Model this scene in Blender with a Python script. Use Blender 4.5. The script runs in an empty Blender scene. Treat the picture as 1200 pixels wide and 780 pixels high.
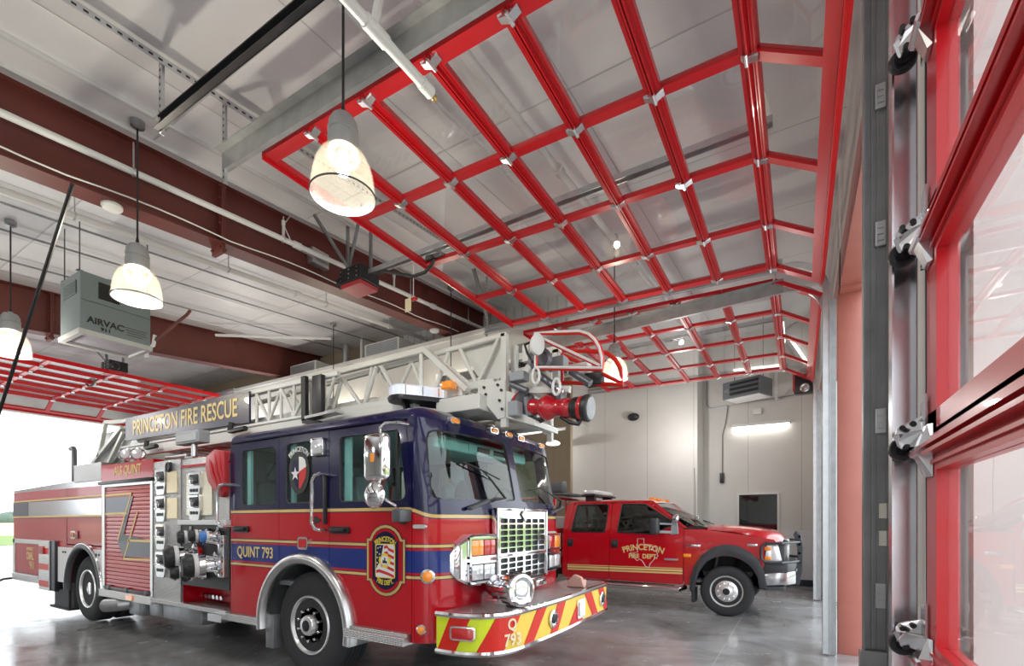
import bpy, bmesh, math, random
from mathutils import Vector as V, Matrix
from mathutils.geometry import delaunay_2d_cdt
random.seed(7)
SC = bpy.context.scene
COL = SC.collection
PI = math.pi
sin, cos = math.sin, math.cos


# ------------------------------------------------------------------ materials
def nodes_of(m):
    nt = m.node_tree
    return nt, nt.nodes['Principled BSDF']


def mat(name, col, rough=.5, metal=0., coat=0., bump=0., bscale=40., var=0., vscale=6., emit=None, es=1., spec=None, alpha=None):
    m = bpy.data.materials.new(name)
    m.use_nodes = True
    nt, p = nodes_of(m)
    p.inputs['Base Color'].default_value = (*col, 1)
    p.inputs['Roughness'].default_value = rough
    p.inputs['Metallic'].default_value = metal
    if coat:
        p.inputs['Coat Weight'].default_value = coat
        p.inputs['Coat Roughness'].default_value = .04
    if spec is not None:
        p.inputs['Specular IOR Level'].default_value = spec
    if emit:
        p.inputs['Emission Color'].default_value = (*emit, 1)
        p.inputs['Emission Strength'].default_value = es
    if bump or var:
        tc = nt.nodes.new('ShaderNodeTexCoord')
        if var:
            n = nt.nodes.new('ShaderNodeTexNoise')
            n.inputs['Scale'].default_value = vscale
            n.inputs['Detail'].default_value = 5
            nt.links.new(tc.outputs['Object'], n.inputs['Vector'])
            r = nt.nodes.new('ShaderNodeMixRGB')
            r.inputs[1].default_value = (*[max(0, c * (1 - var)) for c in col], 1)
            r.inputs[2].default_value = (*[min(1, c * (1 + var)) for c in col], 1)
            nt.links.new(n.outputs['Fac'], r.inputs[0])
            nt.links.new(r.outputs[0], p.inputs['Base Color'])
        if bump:
            n2 = nt.nodes.new('ShaderNodeTexNoise')
            n2.inputs['Scale'].default_value = bscale
            nt.links.new(tc.outputs['Object'], n2.inputs['Vector'])
            b = nt.nodes.new('ShaderNodeBump')
            b.inputs['Strength'].default_value = bump
            b.inputs['Distance'].default_value = .01
            nt.links.new(n2.outputs['Fac'], b.inputs['Height'])
            nt.links.new(b.outputs['Normal'], p.inputs['Normal'])
    return m


def glass_mat(name, tint=(1, 1, 1), refl=.0, rough=0., haze=0., hazecol=(1, 1, 1), ior=1.5):
    """thin pane: Fresnel mix of a mirror and a clear (tinted) film, with an optional dusty diffuse share"""
    m = bpy.data.materials.new(name)
    m.use_nodes = True
    nt = m.node_tree
    nt.nodes.clear()
    out = nt.nodes.new('ShaderNodeOutputMaterial')
    tr = nt.nodes.new('ShaderNodeBsdfTransparent')
    tr.inputs[0].default_value = (*tint, 1)
    gl = nt.nodes.new('ShaderNodeBsdfGlossy')
    gl.inputs['Roughness'].default_value = rough
    fr = nt.nodes.new('ShaderNodeFresnel')
    fr.inputs[0].default_value = ior
    ad = nt.nodes.new('ShaderNodeMath')
    ad.operation = 'ADD'
    ad.use_clamp = True
    ad.inputs[1].default_value = refl
    gm = nt.nodes.new('ShaderNodeNewGeometry')
    iv = nt.nodes.new('ShaderNodeMath')
    iv.operation = 'SUBTRACT'
    iv.inputs[0].default_value = 1
    nt.links.new(gm.outputs['Backfacing'], iv.inputs[1])
    ml = nt.nodes.new('ShaderNodeMath')
    ml.operation = 'MULTIPLY'
    nt.links.new(ad.outputs[0], ml.inputs[0])
    nt.links.new(iv.outputs[0], ml.inputs[1])
    nt.links.new(fr.outputs[0], ad.inputs[0])
    mx = nt.nodes.new('ShaderNodeMixShader')
    nt.links.new(ml.outputs[0], mx.inputs[0])
    src = tr
    if haze:
        df = nt.nodes.new('ShaderNodeBsdfDiffuse')
        df.inputs[0].default_value = (*hazecol, 1)
        tl = nt.nodes.new('ShaderNodeBsdfTranslucent')
        tl.inputs[0].default_value = (*hazecol, 1)
        a = nt.nodes.new('ShaderNodeMixShader')
        a.inputs[0].default_value = .5
        nt.links.new(df.outputs[0], a.inputs[1])
        nt.links.new(tl.outputs[0], a.inputs[2])
        hz = nt.nodes.new('ShaderNodeMixShader')
        hz.inputs[0].default_value = haze
        nt.links.new(tr.outputs[0], hz.inputs[1])
        nt.links.new(a.outputs[0], hz.inputs[2])
        src = hz
    nt.links.new(src.outputs[0], mx.inputs[1])
    nt.links.new(gl.outputs[0], mx.inputs[2])
    nt.links.new(mx.outputs[0], out.inputs[0])
    return m


# ------------------------------------------------------------------ mesh builder
class MB:
    def __init__(s):
        s.b = bmesh.new()

    def add(s, vs, fs):
        v = [s.b.verts.new(p) for p in vs]
        out = []
        for f in fs:
            try:
                out.append(s.b.faces.new([v[i] for i in f]))
            except ValueError:
                pass
        return v, out

    def bevel(s, faces, w, seg=2):
        if w <= 0:
            return
        es = {e for f in faces for e in f.edges}
        bmesh.ops.bevel(s.b, geom=list(es), offset=w, segments=seg, profile=.5, affect='EDGES', clamp_overlap=True)

    def box(s, x0, x1, y0, y1, z0, z1, bev=0, seg=2):
        x0, x1 = min(x0, x1), max(x0, x1)
        y0, y1 = min(y0, y1), max(y0, y1)
        z0, z1 = min(z0, z1), max(z0, z1)
        _, f = s.add([(x0, y0, z0), (x1, y0, z0), (x1, y1, z0), (x0, y1, z0), (x0, y0, z1), (x1, y0, z1), (x1, y1, z1), (x0, y1, z1)],
                     [(3, 2, 1, 0), (4, 5, 6, 7), (0, 1, 5, 4), (1, 2, 6, 5), (2, 3, 7, 6), (3, 0, 4, 7)])
        s.bevel(f, bev, seg)
        return s

    def bar(s, p, q, w, h, up=(0, 0, 1), bev=0):
        p, q = V(p), V(q)
        d = (q - p).normalized()
        u = V(up)
        sd = d.cross(u)
        if sd.length < 1e-4:
            sd = d.cross(V((1, 0, 0)))
        sd.normalize()
        u = sd.cross(d).normalized()
        a, b = sd * w / 2, u * h / 2
        _, f = s.add([p - a - b, p + a - b, p + a + b, p - a + b, q - a - b, q + a - b, q + a + b, q - a + b],
                     [(0, 1, 2, 3), (7, 6, 5, 4), (4, 5, 1, 0), (5, 6, 2, 1), (6, 7, 3, 2), (7, 4, 0, 3)])
        s.bevel(f, bev, 1)
        return s

    def rings(s, rs, closed=True, caps=True, loop=False):
        """rs: list of rings (lists of points with equal count)"""
        vr = [[s.b.verts.new(p) for p in r] for r in rs]
        n = len(vr[0])
        m = len(vr)
        for i in range(m if loop else m - 1):
            a, b = vr[i], vr[(i + 1) % m]
            for j in range(n if closed else n - 1):
                k = (j + 1) % n
                try:
                    s.b.faces.new((a[j], a[k], b[k], b[j]))
                except ValueError:
                    pass
        if caps and not loop and closed:
            for r in (vr[0][::-1], vr[-1]):
                try:
                    s.b.faces.new(r)
                except ValueError:
                    pass
        return s

    def sweep(s, prof, path, up=(0, 0, 1), loop=False, caps=True):
        """prof: closed 2D profile (side, up); path: 3D points"""
        P = [V(p) for p in path]
        n = len(P)
        rs = []
        for i in range(n):
            if loop:
                t = (P[(i + 1) % n] - P[i - 1])
            else:
                t = P[min(i + 1, n - 1)] - P[max(i - 1, 0)]
            t.normalize()
            u = V(up)
            sd = t.cross(u)
            if sd.length < 1e-4:
                sd = t.cross(V((0, 1, 0)))
            sd.normalize()
            u = sd.cross(t).normalized()
            k = 1.
            if 0 < i < n - 1 or loop:
                a = (P[i] - P[i - 1]).normalized()
                c = max(.35, abs(a.dot(t)))
                k = 1 / c
            rs.append([P[i] + sd * a_ + u * b_ * k for a_, b_ in prof])
        return s.rings(rs, True, caps, loop)

    def tube(s, pts, r, seg=8, loop=False, caps=True):
        P = [V(p) for p in pts]
        n = len(P)
        t0 = (P[1] - P[0]).normalized()
        nv = t0.orthogonal().normalized()
        rs = []
        pt = t0
        for i in range(n):
            if loop:
                t = (P[(i + 1) % n] - P[i - 1]).normalized()
            else:
                t = (P[min(i + 1, n - 1)] - P[max(i - 1, 0)]).normalized()
            ax = pt.cross(t)
            if ax.length > 1e-6:
                nv = Matrix.Rotation(pt.angle(t), 3, ax.normalized()) @ nv
            pt = t
            bn = t.cross(nv).normalized()
            rr = r[i] if isinstance(r, (list, tuple)) else r
            rs.append([P[i] + (nv * cos(2 * PI * j / seg) + bn * sin(2 * PI * j / seg)) * rr for j in range(seg)])
        return s.rings(rs, True, caps, loop)

    def cyl(s, p, q, r0, r1=None, seg=20, caps=True):
        return s.tube([p, q], [r0, r0 if r1 is None else r1], seg, False, caps)

    def lathe(s, prof, c, axis=(0, 0, 1), seg=28, loop=False):
        """prof: (radius, distance along axis)"""
        c = V(c)
        ax = V(axis).normalized()
        u = ax.orthogonal().normalized()
        w = ax.cross(u)
        rs = [[c + ax * h + (u * cos(2 * PI * j / seg) + w * sin(2 * PI * j / seg)) * max(r, 1e-4) for j in range(seg)] for r, h in prof]
        return s.rings(rs, True, True, loop)

    def prism(s, pts, vec, bev=0, seg=1):
        vec = V(vec)
        P = [V(p) for p in pts]
        n = len(P)
        fs = [tuple(range(n))[::-1], tuple(range(n, 2 * n))] + [(i, (i + 1) % n, n + (i + 1) % n, n + i) for i in range(n)]
        _, f = s.add(P + [p + vec for p in P], fs)
        bmesh.ops.recalc_face_normals(s.b, faces=f)
        s.bevel(f, bev, seg)
        return s

    def ball(s, c, r, sc=(1, 1, 1), u=16, v=10):
        c = V(c)
        rs = []
        for i in range(v + 1):
            th = -PI / 2 + PI * i / v
            rs.append([c + V((cos(th) * cos(2 * PI * j / u) * sc[0], cos(th) * sin(2 * PI * j / u) * sc[1], sin(th) * sc[2])) * r for j in range(u)])
        rs[0] = [p + V((0, 0, 0)) + (p - c) * 0 for p in rs[0]]
        s.rings(rs, True, True)
        bmesh.ops.remove_doubles(s.b, verts=s.b.verts[:], dist=1e-5)
        return s

    def xf(s, M):
        bmesh.ops.transform(s.b, matrix=M, verts=s.b.verts[:])
        return s


def W(o):
    p = V((0, 0, 0))
    while o is not None:
        p = p + o.location
        o = o.parent
    return p


def mark(o, label=None, cat=None, group=None, kind=None):
    if label:
        o['label'] = label
    if cat:
        o['category'] = cat
    if group:
        o['group'] = group
    if kind:
        o['kind'] = kind
    return o


def obj(name, mb, mt, parent=None, label=None, cat=None, group=None, kind=None, smooth=35, recalc=True, origin=None):
    me = bpy.data.meshes.new(name)
    if isinstance(mb, MB):
        loose = [v for v in mb.b.verts if not v.link_faces]
        if loose:
            bmesh.ops.delete(mb.b, geom=loose, context='VERTS')
        if recalc:
            bmesh.ops.recalc_face_normals(mb.b, faces=mb.b.faces[:])
        mb.b.to_mesh(me)
        mb.b.free()
    else:
        bpy.data.meshes.remove(me)
        me = mb
    for x in (mt if isinstance(mt, (list, tuple)) else [mt]):
        me.materials.append(x)
    if smooth:
        me.polygons.foreach_set('use_smooth', [True] * len(me.polygons))
        me.set_sharp_from_angle(angle=math.radians(smooth))
    o = bpy.data.objects.new(name, me)
    COL.objects.link(o)
    if parent is not None:
        o.parent = parent
        off = W(parent)
    else:
        if origin is None:
            co = [v.co for v in me.vertices]
            origin = ((min(c.x for c in co) + max(c.x for c in co)) / 2, (min(c.y for c in co) + max(c.y for c in co)) / 2, min(c.z for c in co))
        off = V(origin)
        o.location = off
    me.transform(Matrix.Translation(-off))
    return mark(o, label, cat, group, kind)


def thing(name, loc, label, cat, group=None, kind=None):
    o = bpy.data.objects.new(name, None)
    o.empty_display_size = .2
    COL.objects.link(o)
    o.location = loc
    return mark(o, label, cat, group, kind)


KIDS = {}


def copy_tree(o, parent=None, kids=None):
    if kids is None:
        kids = {}
        for x in bpy.data.objects:
            if x.parent:
                kids.setdefault(x.parent.name, []).append(x)
    c = o.copy()
    COL.objects.link(c)
    if parent is not None:
        c.parent = parent
    for ch in kids.get(o.name, []):
        copy_tree(ch, c, kids)
    return c


def struct(name, mb, mt, **k):
    return obj(name, mb, mt, kind='structure', **k)


def text_mesh(s, size, o, xd, ud, ext=.0015, align='CENTER', sx=1., bold=0., arc=None, shear=0., spacing=1.):
    """lettering as a thin raised mesh; o = anchor, xd = reading direction, ud = up; arc = radius (bends the line up)"""
    cu = bpy.data.curves.new('txt', 'FONT')
    cu.body = s
    cu.size = size
    cu.align_x = align
    cu.align_y = 'CENTER'
    cu.extrude = ext
    cu.offset = bold
    cu.shear = shear
    cu.space_character = spacing
    cu.resolution_u = 3
    t = bpy.data.objects.new('txt', cu)
    me = bpy.data.meshes.new_from_object(t)
    bpy.data.objects.remove(t)
    bpy.data.curves.remove(cu)
    xd, ud, o = V(xd).normalized(), V(ud).normalized(), V(o)
    nd = xd.cross(ud)
    for v in me.vertices:
        x, y, z = v.co.x * sx, v.co.y, v.co.z
        if arc:
            a = x / abs(arc)
            r = abs(arc) + (y if arc > 0 else -y)
            x, y = r * sin(a), (r * cos(a) - abs(arc)) * (1 if arc > 0 else -1)
        v.co = o + xd * x + ud * y + nd * z
    return me


def text(name, s, size, o, xd, ud, mt, parent, **k):
    lab = k.pop('label', None)
    return obj(name, text_mesh(s, size, o, xd, ud, **k), mt, parent, smooth=0, label=lab)


def rrect(w, h, r, n=5, cx=0, cy=0):
    """rounded rectangle outline, CCW, in 2D"""
    pts = []
    for (sx, sy, a0) in ((1, 1, 0), (-1, 1, 90), (-1, -1, 180), (1, -1, 270)):
        for i in range(n + 1):
            a = math.radians(a0 + 90 * i / n)
            pts.append((cx + sx * (w / 2 - r) + r * cos(a), cy + sy * (h / 2 - r) + r * sin(a)))
    return pts


def rounded(poly, r, n=4):
    """round the corners of a 2D polygon; r may be a list"""
    out = []
    m = len(poly)
    for i in range(m):
        p = V(poly[i])
        a = V(poly[i - 1]) - p
        b = V(poly[(i + 1) % m]) - p
        rr = r[i] if isinstance(r, (list, tuple)) else r
        if rr <= 0:
            out.append(tuple(p))
            continue
        ang = a.angle(b)
        t = min(rr / math.tan(ang / 2), a.length * .49, b.length * .49)
        p0, p1 = p + a.normalized() * t, p + b.normalized() * t
        for k in range(n + 1):
            f = k / n
            q = p0 * (1 - f) ** 2 + p * 2 * f * (1 - f) + p1 * f * f
            out.append(tuple(q))
    return out


def inside(pt, poly):
    x, y = pt
    c = False
    j = len(poly) - 1
    for i in range(len(poly)):
        xi, yi = poly[i][0], poly[i][1]
        xj, yj = poly[j][0], poly[j][1]
        if (yi > y) != (yj > y) and x < (xj - xi) * (y - yi) / (yj - yi) + xi:
            c = not c
        j = i
    return c


def panel(mb, outer, holes, fn, grid=None, thick=.025, seglen=None, out=None):
    """sheet with holes: 2D outline -> triangulated -> mapped to 3D by fn(a, b); thickened along -normal given by fn difference"""
    pts, edges = [], []

    def loop(L):
        if seglen:
            M = []
            for i in range(len(L)):
                a, b = V(L[i]), V(L[(i + 1) % len(L)])
                n = max(1, int((b - a).length / seglen + .5))
                M += [tuple(a.lerp(b, k / n)) for k in range(n)]
            L = M
        o = len(pts)
        pts.extend([V((p[0], p[1])) for p in L])
        edges.extend([(o + i, o + (i + 1) % len(L)) for i in range(len(L))])
        return L
    outer = loop(outer)
    holes = [loop(h) for h in holes]
    if grid:
        xs = [p[0] for p in outer]
        ys = [p[1] for p in outer]
        gx, gy = grid if isinstance(grid, tuple) else (grid, grid)
        nx, ny = max(1, int((max(xs) - min(xs)) / gx)), max(1, int((max(ys) - min(ys)) / gy))
        alls = outer + [p for h in holes for p in h]
        md = min(gx, gy) * .45
        for i in range(1, nx):
            for j in range(1, ny):
                q = (min(xs) + (max(xs) - min(xs)) * i / nx, min(ys) + (max(ys) - min(ys)) * j / ny)
                if inside(q, outer) and not any(inside(q, h) for h in holes) and all(abs(q[0] - p[0]) + abs(q[1] - p[1]) > md for p in alls):
                    pts.append(V(q))
    r = delaunay_2d_cdt(pts, edges, [], 0, 1e-5)
    vs, fs = r[0], r[2]
    vv = [fn(p.x, p.y) for p in vs]
    top = [mb.b.verts.new(p) for p in vv]
    keep = []
    for f in fs:
        c = (sum(vs[i].x for i in f) / len(f), sum(vs[i].y for i in f) / len(f))
        if inside(c, outer) and not any(inside(c, h) for h in holes):
            try:
                keep.append(mb.b.faces.new([top[i] for i in f]))
            except ValueError:
                pass
    if keep:
        bmesh.ops.recalc_face_normals(mb.b, faces=keep)
        if out is not None and sum(f.normal.dot(V(out)) * f.calc_area() for f in keep) < 0:
            bmesh.ops.reverse_faces(mb.b, faces=keep)
    if thick and keep:
        mb.b.normal_update()
        used = {v for f in keep for v in f.verts}
        new = {v: mb.b.verts.new(v.co - v.normal * thick) for v in used}
        ks = set(keep)
        rim = [e for e in {e for f in keep for e in f.edges} if sum(f in ks for f in e.link_faces) == 1]
        for f in keep:
            mb.b.faces.new([new[v] for v in reversed(f.verts)])
        for e in rim:
            v0, v1 = e.verts
            try:
                mb.b.faces.new((v0, v1, new[v1], new[v0]))
            except ValueError:
                pass
    return mb


def arc(c, r, a0, a1, n, plane='xz', k=0.):
    out = []
    for i in range(n + 1):
        a = math.radians(a0 + (a1 - a0) * i / n)
        p, q = r * cos(a), r * sin(a)
        out.append((c[0] + p, k, c[1] + q) if plane == 'xz' else ((k, c[0] + p, c[1] + q) if plane == 'yz' else (c[0] + p, c[1] + q, k)))
    return out
# ------------------------------------------------------------------ materials of the place
def line_mat(name, col, lines, dark=.55, rough=.6, var=.05, vscale=3., bump=0., metal=0., quilt=None, joint=None):
    """paint with joints: lines = [(axis, pitch, offset, half width)] in world units"""
    m = mat(name, col, rough, metal, var=var, vscale=vscale)
    nt, p = nodes_of(m)
    L = nt.links
    gm = nt.nodes.new('ShaderNodeNewGeometry')
    sp = nt.nodes.new('ShaderNodeSeparateXYZ')
    L.new(gm.outputs['Position'], sp.inputs[0])

    def M(op, a, b=None, c=None):
        n = nt.nodes.new('ShaderNodeMath')
        n.operation = op
        for i, q in enumerate((a, b, c)):
            if q is None:
                continue
            if isinstance(q, (int, float)):
                n.inputs[i].default_value = q
            else:
                L.new(q, n.inputs[i])
        return n.outputs[0]
    tot = None
    for ax, pitch, off, hw in lines:
        v = M('ADD', sp.outputs[ax], -off + pitch * 1000)
        f = M('PINGPONG', v, pitch / 2)
        q = M('LESS_THAN', f, hw)
        tot = q if tot is None else M('MAXIMUM', tot, q)
    src = p.inputs['Base Color'].links[0].from_socket if p.inputs['Base Color'].links else None
    mx = nt.nodes.new('ShaderNodeMixRGB')
    if src:
        L.new(src, mx.inputs[1])
    else:
        mx.inputs[1].default_value = (*col, 1)
    mx.inputs[2].default_value = (*(joint or [c * dark for c in col]), 1)
    if tot is not None:
        L.new(tot, mx.inputs[0])
    else:
        mx.inputs[0].default_value = 0
    L.new(mx.outputs[0], p.inputs['Base Color'])
    if quilt:
        (ax1, p1, o1), (ax2, p2, o2), st = quilt
        a = M('SINE', M('MULTIPLY', M('ADD', sp.outputs[ax1], -o1), PI / p1))
        b = M('SINE', M('MULTIPLY', M('ADD', sp.outputs[ax2], -o2), PI / p2))
        h = M('MULTIPLY', M('POWER', M('ABSOLUTE', a), .35), M('POWER', M('ABSOLUTE', b), .35))
        nz = nt.nodes.new('ShaderNodeTexNoise')
        nz.inputs['Scale'].default_value = 2.2
        nz.inputs['Detail'].default_value = 6
        L.new(gm.outputs['Position'], nz.inputs['Vector'])
        h = M('ADD', h, M('MULTIPLY', nz.outputs['Fac'], .45))
        bp = nt.nodes.new('ShaderNodeBump')
        bp.inputs['Strength'].default_value = st
        bp.inputs['Distance'].default_value = .06
        L.new(h, bp.inputs['Height'])
        L.new(bp.outputs['Normal'], p.inputs['Normal'])
    return m


def floor_material():
    m = mat('polished_concrete', (.15, .15, .15), .2)
    nt, p = nodes_of(m)
    L = nt.links
    gm = nt.nodes.new('ShaderNodeNewGeometry')
    sp = nt.nodes.new('ShaderNodeSeparateXYZ')
    L.new(gm.outputs['Position'], sp.inputs[0])
    n1 = nt.nodes.new('ShaderNodeTexNoise')
    n1.inputs['Scale'].default_value = .9
    n1.inputs['Detail'].default_value = 9
    n1.inputs['Roughness'].default_value = .62
    n1.inputs['Distortion'].default_value = .6
    L.new(gm.outputs['Position'], n1.inputs['Vector'])
    cr = nt.nodes.new('ShaderNodeValToRGB')
    e = cr.color_ramp.elements
    e[0].position, e[0].color = .3, (.15, .143, .133, 1)
    e[1].position, e[1].color = .72, (.42, .43, .445, 1)
    x = e.new(.5)
    x.color = (.27, .272, .27, 1)
    L.new(n1.outputs['Fac'], cr.inputs[0])

    def M(op, a, b):
        n = nt.nodes.new('ShaderNodeMath')
        n.operation = op
        for i, q in enumerate((a, b)):
            if isinstance(q, (int, float)):
                n.inputs[i].default_value = q
            else:
                L.new(q, n.inputs[i])
        return n.outputs[0]
    tot = None
    for ax, pitch, off in ((0, 3.66, -.85), (1, 3.66, 1.2)):
        q = M('LESS_THAN', M('PINGPONG', M('ADD', sp.outputs[ax], -off + pitch * 100), pitch / 2), .008)
        tot = q if tot is None else M('MAXIMUM', tot, q)
    mx = nt.nodes.new('ShaderNodeMixRGB')
    L.new(M('MULTIPLY', tot, .6), mx.inputs[0])
    L.new(cr.outputs[0], mx.inputs[1])
    mx.inputs[2].default_value = (.42, .42, .41, 1)
    L.new(mx.outputs[0], p.inputs['Base Color'])
    n2 = nt.nodes.new('ShaderNodeTexNoise')
    n2.inputs['Scale'].default_value = 2.
    n2.inputs['Detail'].default_value = 8
    L.new(gm.outputs['Position'], n2.inputs['Vector'])
    mr = nt.nodes.new('ShaderNodeMapRange')
    mr.inputs['From Min'].default_value = .35
    mr.inputs['From Max'].default_value = .7
    mr.inputs['To Min'].default_value = .1
    mr.inputs['To Max'].default_value = .3
    L.new(n2.outputs['Fac'], mr.inputs[0])
    L.new(mr.outputs[0], p.inputs['Roughness'])
    p.inputs['Specular IOR Level'].default_value = .7
    return m


def tread_material(name='diamond_plate', k=2 * PI / .06, col=(.7, .69, .68), st=.7, rough=.24):
    m = mat(name, col, rough, 1.)
    nt, p = nodes_of(m)
    L = nt.links
    tc = nt.nodes.new('ShaderNodeTexCoord')
    sp = nt.nodes.new('ShaderNodeSeparateXYZ')
    L.new(tc.outputs['Object'], sp.inputs[0])

    def M(op, a, b=None):
        n = nt.nodes.new('ShaderNodeMath')
        n.operation = op
        for i, q in enumerate((a, b)):
            if q is None:
                continue
            if isinstance(q, (int, float)):
                n.inputs[i].default_value = q
            else:
                L.new(q, n.inputs[i])
        return n.outputs[0]
    yz = M('ADD', sp.outputs[1], sp.outputs[2])
    a = M('SINE', M('MULTIPLY', M('ADD', sp.outputs[0], yz), k))
    b = M('SINE', M('MULTIPLY', M('SUBTRACT', sp.outputs[0], yz), k))
    h1 = M('MULTIPLY', M('POWER', M('ABSOLUTE', a), 3.), M('SUBTRACT', 1., M('POWER', M('ABSOLUTE', b), .5)))
    h2 = M('MULTIPLY', M('POWER', M('ABSOLUTE', b), 3.), M('SUBTRACT', 1., M('POWER', M('ABSOLUTE', a), .5)))
    h = M('MAXIMUM', h1, h2)
    bp = nt.nodes.new('ShaderNodeBump')
    bp.inputs['Strength'].default_value = st
    bp.inputs['Distance'].default_value = .012
    L.new(h, bp.inputs['Height'])
    L.new(bp.outputs['Normal'], p.inputs['Normal'])
    mx = nt.nodes.new('ShaderNodeMixRGB')
    L.new(h, mx.inputs[0])
    mx.inputs[1].default_value = (*[c * .6 for c in col], 1)
    mx.inputs[2].default_value = (*[min(1, c * 1.4) for c in col], 1)
    L.new(mx.outputs[0], p.inputs['Base Color'])
    return m


M_floor = floor_material()
M_apron = mat('pale_concrete', (.6, .59, .56), .8, var=.12, vscale=1.5, bump=.1)
M_wall = line_mat('white_wall_panel', (.66, .65, .62), [(0, 1.22, -2.39, .008)], dark=.72, rough=.55)
M_wainscot = mat('white_wainscot', (.68, .7, .72), .35, var=.03)
M_white = mat('white_paint', (.72, .72, .7), .5, var=.04)
M_rib = line_mat('ribbed_white_panel', (.68, .68, .66), [(0, .2, 0, .02)], dark=.75, rough=.5)
M_tan = line_mat('tan_wall_panel', (.48, .39, .28), [(0, 1.1, 0, .008)], dark=.8, rough=.6)
M_ceil = line_mat('vinyl_insulation', (.8, .8, .815), [(0, 1.5, -.4, .007), (1, 1.83, .6, .01)], dark=.72, rough=.42, var=.06,
                  quilt=((0, 1.5, -.4), (1, 1.83, .6), .55))
M_maroon = mat('maroon_primer_steel', (.135, .032, .026), .5, var=.25, vscale=2.5, bump=.05)
M_column = mat('red_oxide_steel', (.42, .14, .11), .38, var=.14, vscale=4, bump=.04)
M_galv = mat('galvanised_steel', (.6, .62, .64), .32, .85, var=.2, vscale=9)
M_galvd = mat('dull_galvanised_steel', (.3, .31, .32), .42, .8, var=.35, vscale=7)
M_galvm = mat('weathered_galvanised_steel', (.42, .43, .43), .4, .75, var=.35, vscale=7)
M_darktrack = mat('dark_oiled_steel', (.1, .1, .105), .35, .8, var=.3, vscale=6)
M_shiny = mat('bright_galvanised_steel', (.72, .72, .75), .22, .95, var=.08, vscale=5)
M_pipe = mat('white_pipe_paint', (.76, .77, .76), .4)
M_black = mat('black_plastic', (.018, .018, .02), .45)
M_blackm = mat('black_metal', (.03, .03, .035), .35, .4)
M_rubber = mat('rubber', (.03, .031, .034), .75, bump=.15, bscale=60)
M_doorred = mat('red_door_frame_coating', (.56, .008, .014), .3, coat=.25)
M_doorglass = glass_mat('door_glass', (.975, .985, .985), refl=.035, haze=.03, hazecol=(.8, .82, .85))
M_chrome = mat('chrome', (.82, .82, .84), .07, 1.)
M_alu = mat('brushed_aluminium', (.62, .62, .62), .28, 1., var=.08, vscale=12)
M_baseboard = mat('dark_baseboard', (.03, .032, .05), .4)
M_greybox = mat('grey_enamel', (.3, .33, .35), .4)
M_greyd = mat('dark_grey_enamel', (.085, .09, .1), .4)


def rz(y):
    return 5.40 + .0895 * y


# ------------------------------------------------------------------ shell of the building
XF, XR = .43, -17.6
b = MB()
b.box(XR, XF + .25, -13, 16.6, -.2, 0)
struct('floor', b, M_floor)
b = MB()
b.box(XF + .25, 13, -20, 24, -.22, -.012)
struct('floor_front_apron', b, M_apron)
b = MB()
b.box(-46, XR, -30, 40, -.22, -.012)
struct('floor_rear_apron', b, M_apron)
M_grass = mat('roadside_grass', (.16, .24, .06), .9, var=.4, vscale=2)
M_field = mat('dry_field', (.55, .44, .27), .95, var=.15, vscale=.3)
b = MB()
b.box(-75, -46, -200, 300, -.3, .03)
b.box(13, 60, -200, 300, -.3, -.02)
b.box(-46, 13, 24, 300, -.3, -.02)
struct('ground_grass_verge', b, M_grass)
b = MB()
b.box(-900, -75, -900, 900, -.5, -.05)
b.box(60, 900, -900, 900, -.5, -.05)
struct('ground_field', b, M_field)
b = MB()
for i in range(120):
    yy = -560 + i * 9 + random.uniform(-4, 4)
    b.ball((-560 + random.uniform(-12, 12), yy, 2), random.uniform(5, 8), (1, 1.2, random.uniform(.7, 1.)), 8, 5)
M_tree = mat('far_tree_foliage', (.12, .17, .14), .95, var=.3, vscale=.2)
for i in range(90):
    yy = -500 + i * 11 + random.uniform(-4, 4)
    b.ball((300 + random.uniform(-12, 12), yy, 2), random.uniform(6, 11), (1, 1.2, random.uniform(.8, 1.1)), 8, 5)
obj('treeline', b, M_tree, kind='stuff', label='low line of trees on the horizon beyond the dry fields', cat='trees', smooth=60)

# ceiling: one sloping sheet of vinyl faced insulation
b = MB()
b.prism([(XR, -13, rz(-13)), (XF + .3, -13, rz(-13)), (XF + .3, 16.6, rz(16.6)), (XR, 16.6, rz(16.6))], (0, 0, .15))
struct('ceiling', b, M_ceil)

# front wall: header and piers round the three overhead doors
BAYS = [(-2.5, 1.9), (2.55, 7.02), (7.33, 11.8)]
DH = 4.5
b = MB()
b.box(XF, XF + .25, -13, 16.6, DH, 4.9)
struct('wall_front_header', b, M_column)
b = MB()
b.prism([(XF, -13, 4.9), (XF, 16.6, 4.9), (XF, 16.6, rz(16.6)), (XF, -13, 4.9)], (.25, 0, 0))
struct('wall_front_upper', b, M_white)
b = MB()
b.box(XF, XF + .25, -3.1, -2.5, 0, DH)
b.box(XF, XF + .25, -8.1, -7.5, 0, DH)
b.box(XF, XF + .25, 1.87, 2.5, 0, DH)
b.box(.35, XF, 2.03, 2.36, 0, DH)
b.box(XF, XF + .25, 11.85, 16.6, 0, DH)
struct('wall_front', b, M_white)
b = MB()
b.box(.41, .70, 7.22, 7.34, 0, DH, .004)
b.box(.43, .68, 7.1, 7.3, 4.45, 5.0)
struct('trim_1', b, M_column)

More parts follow.
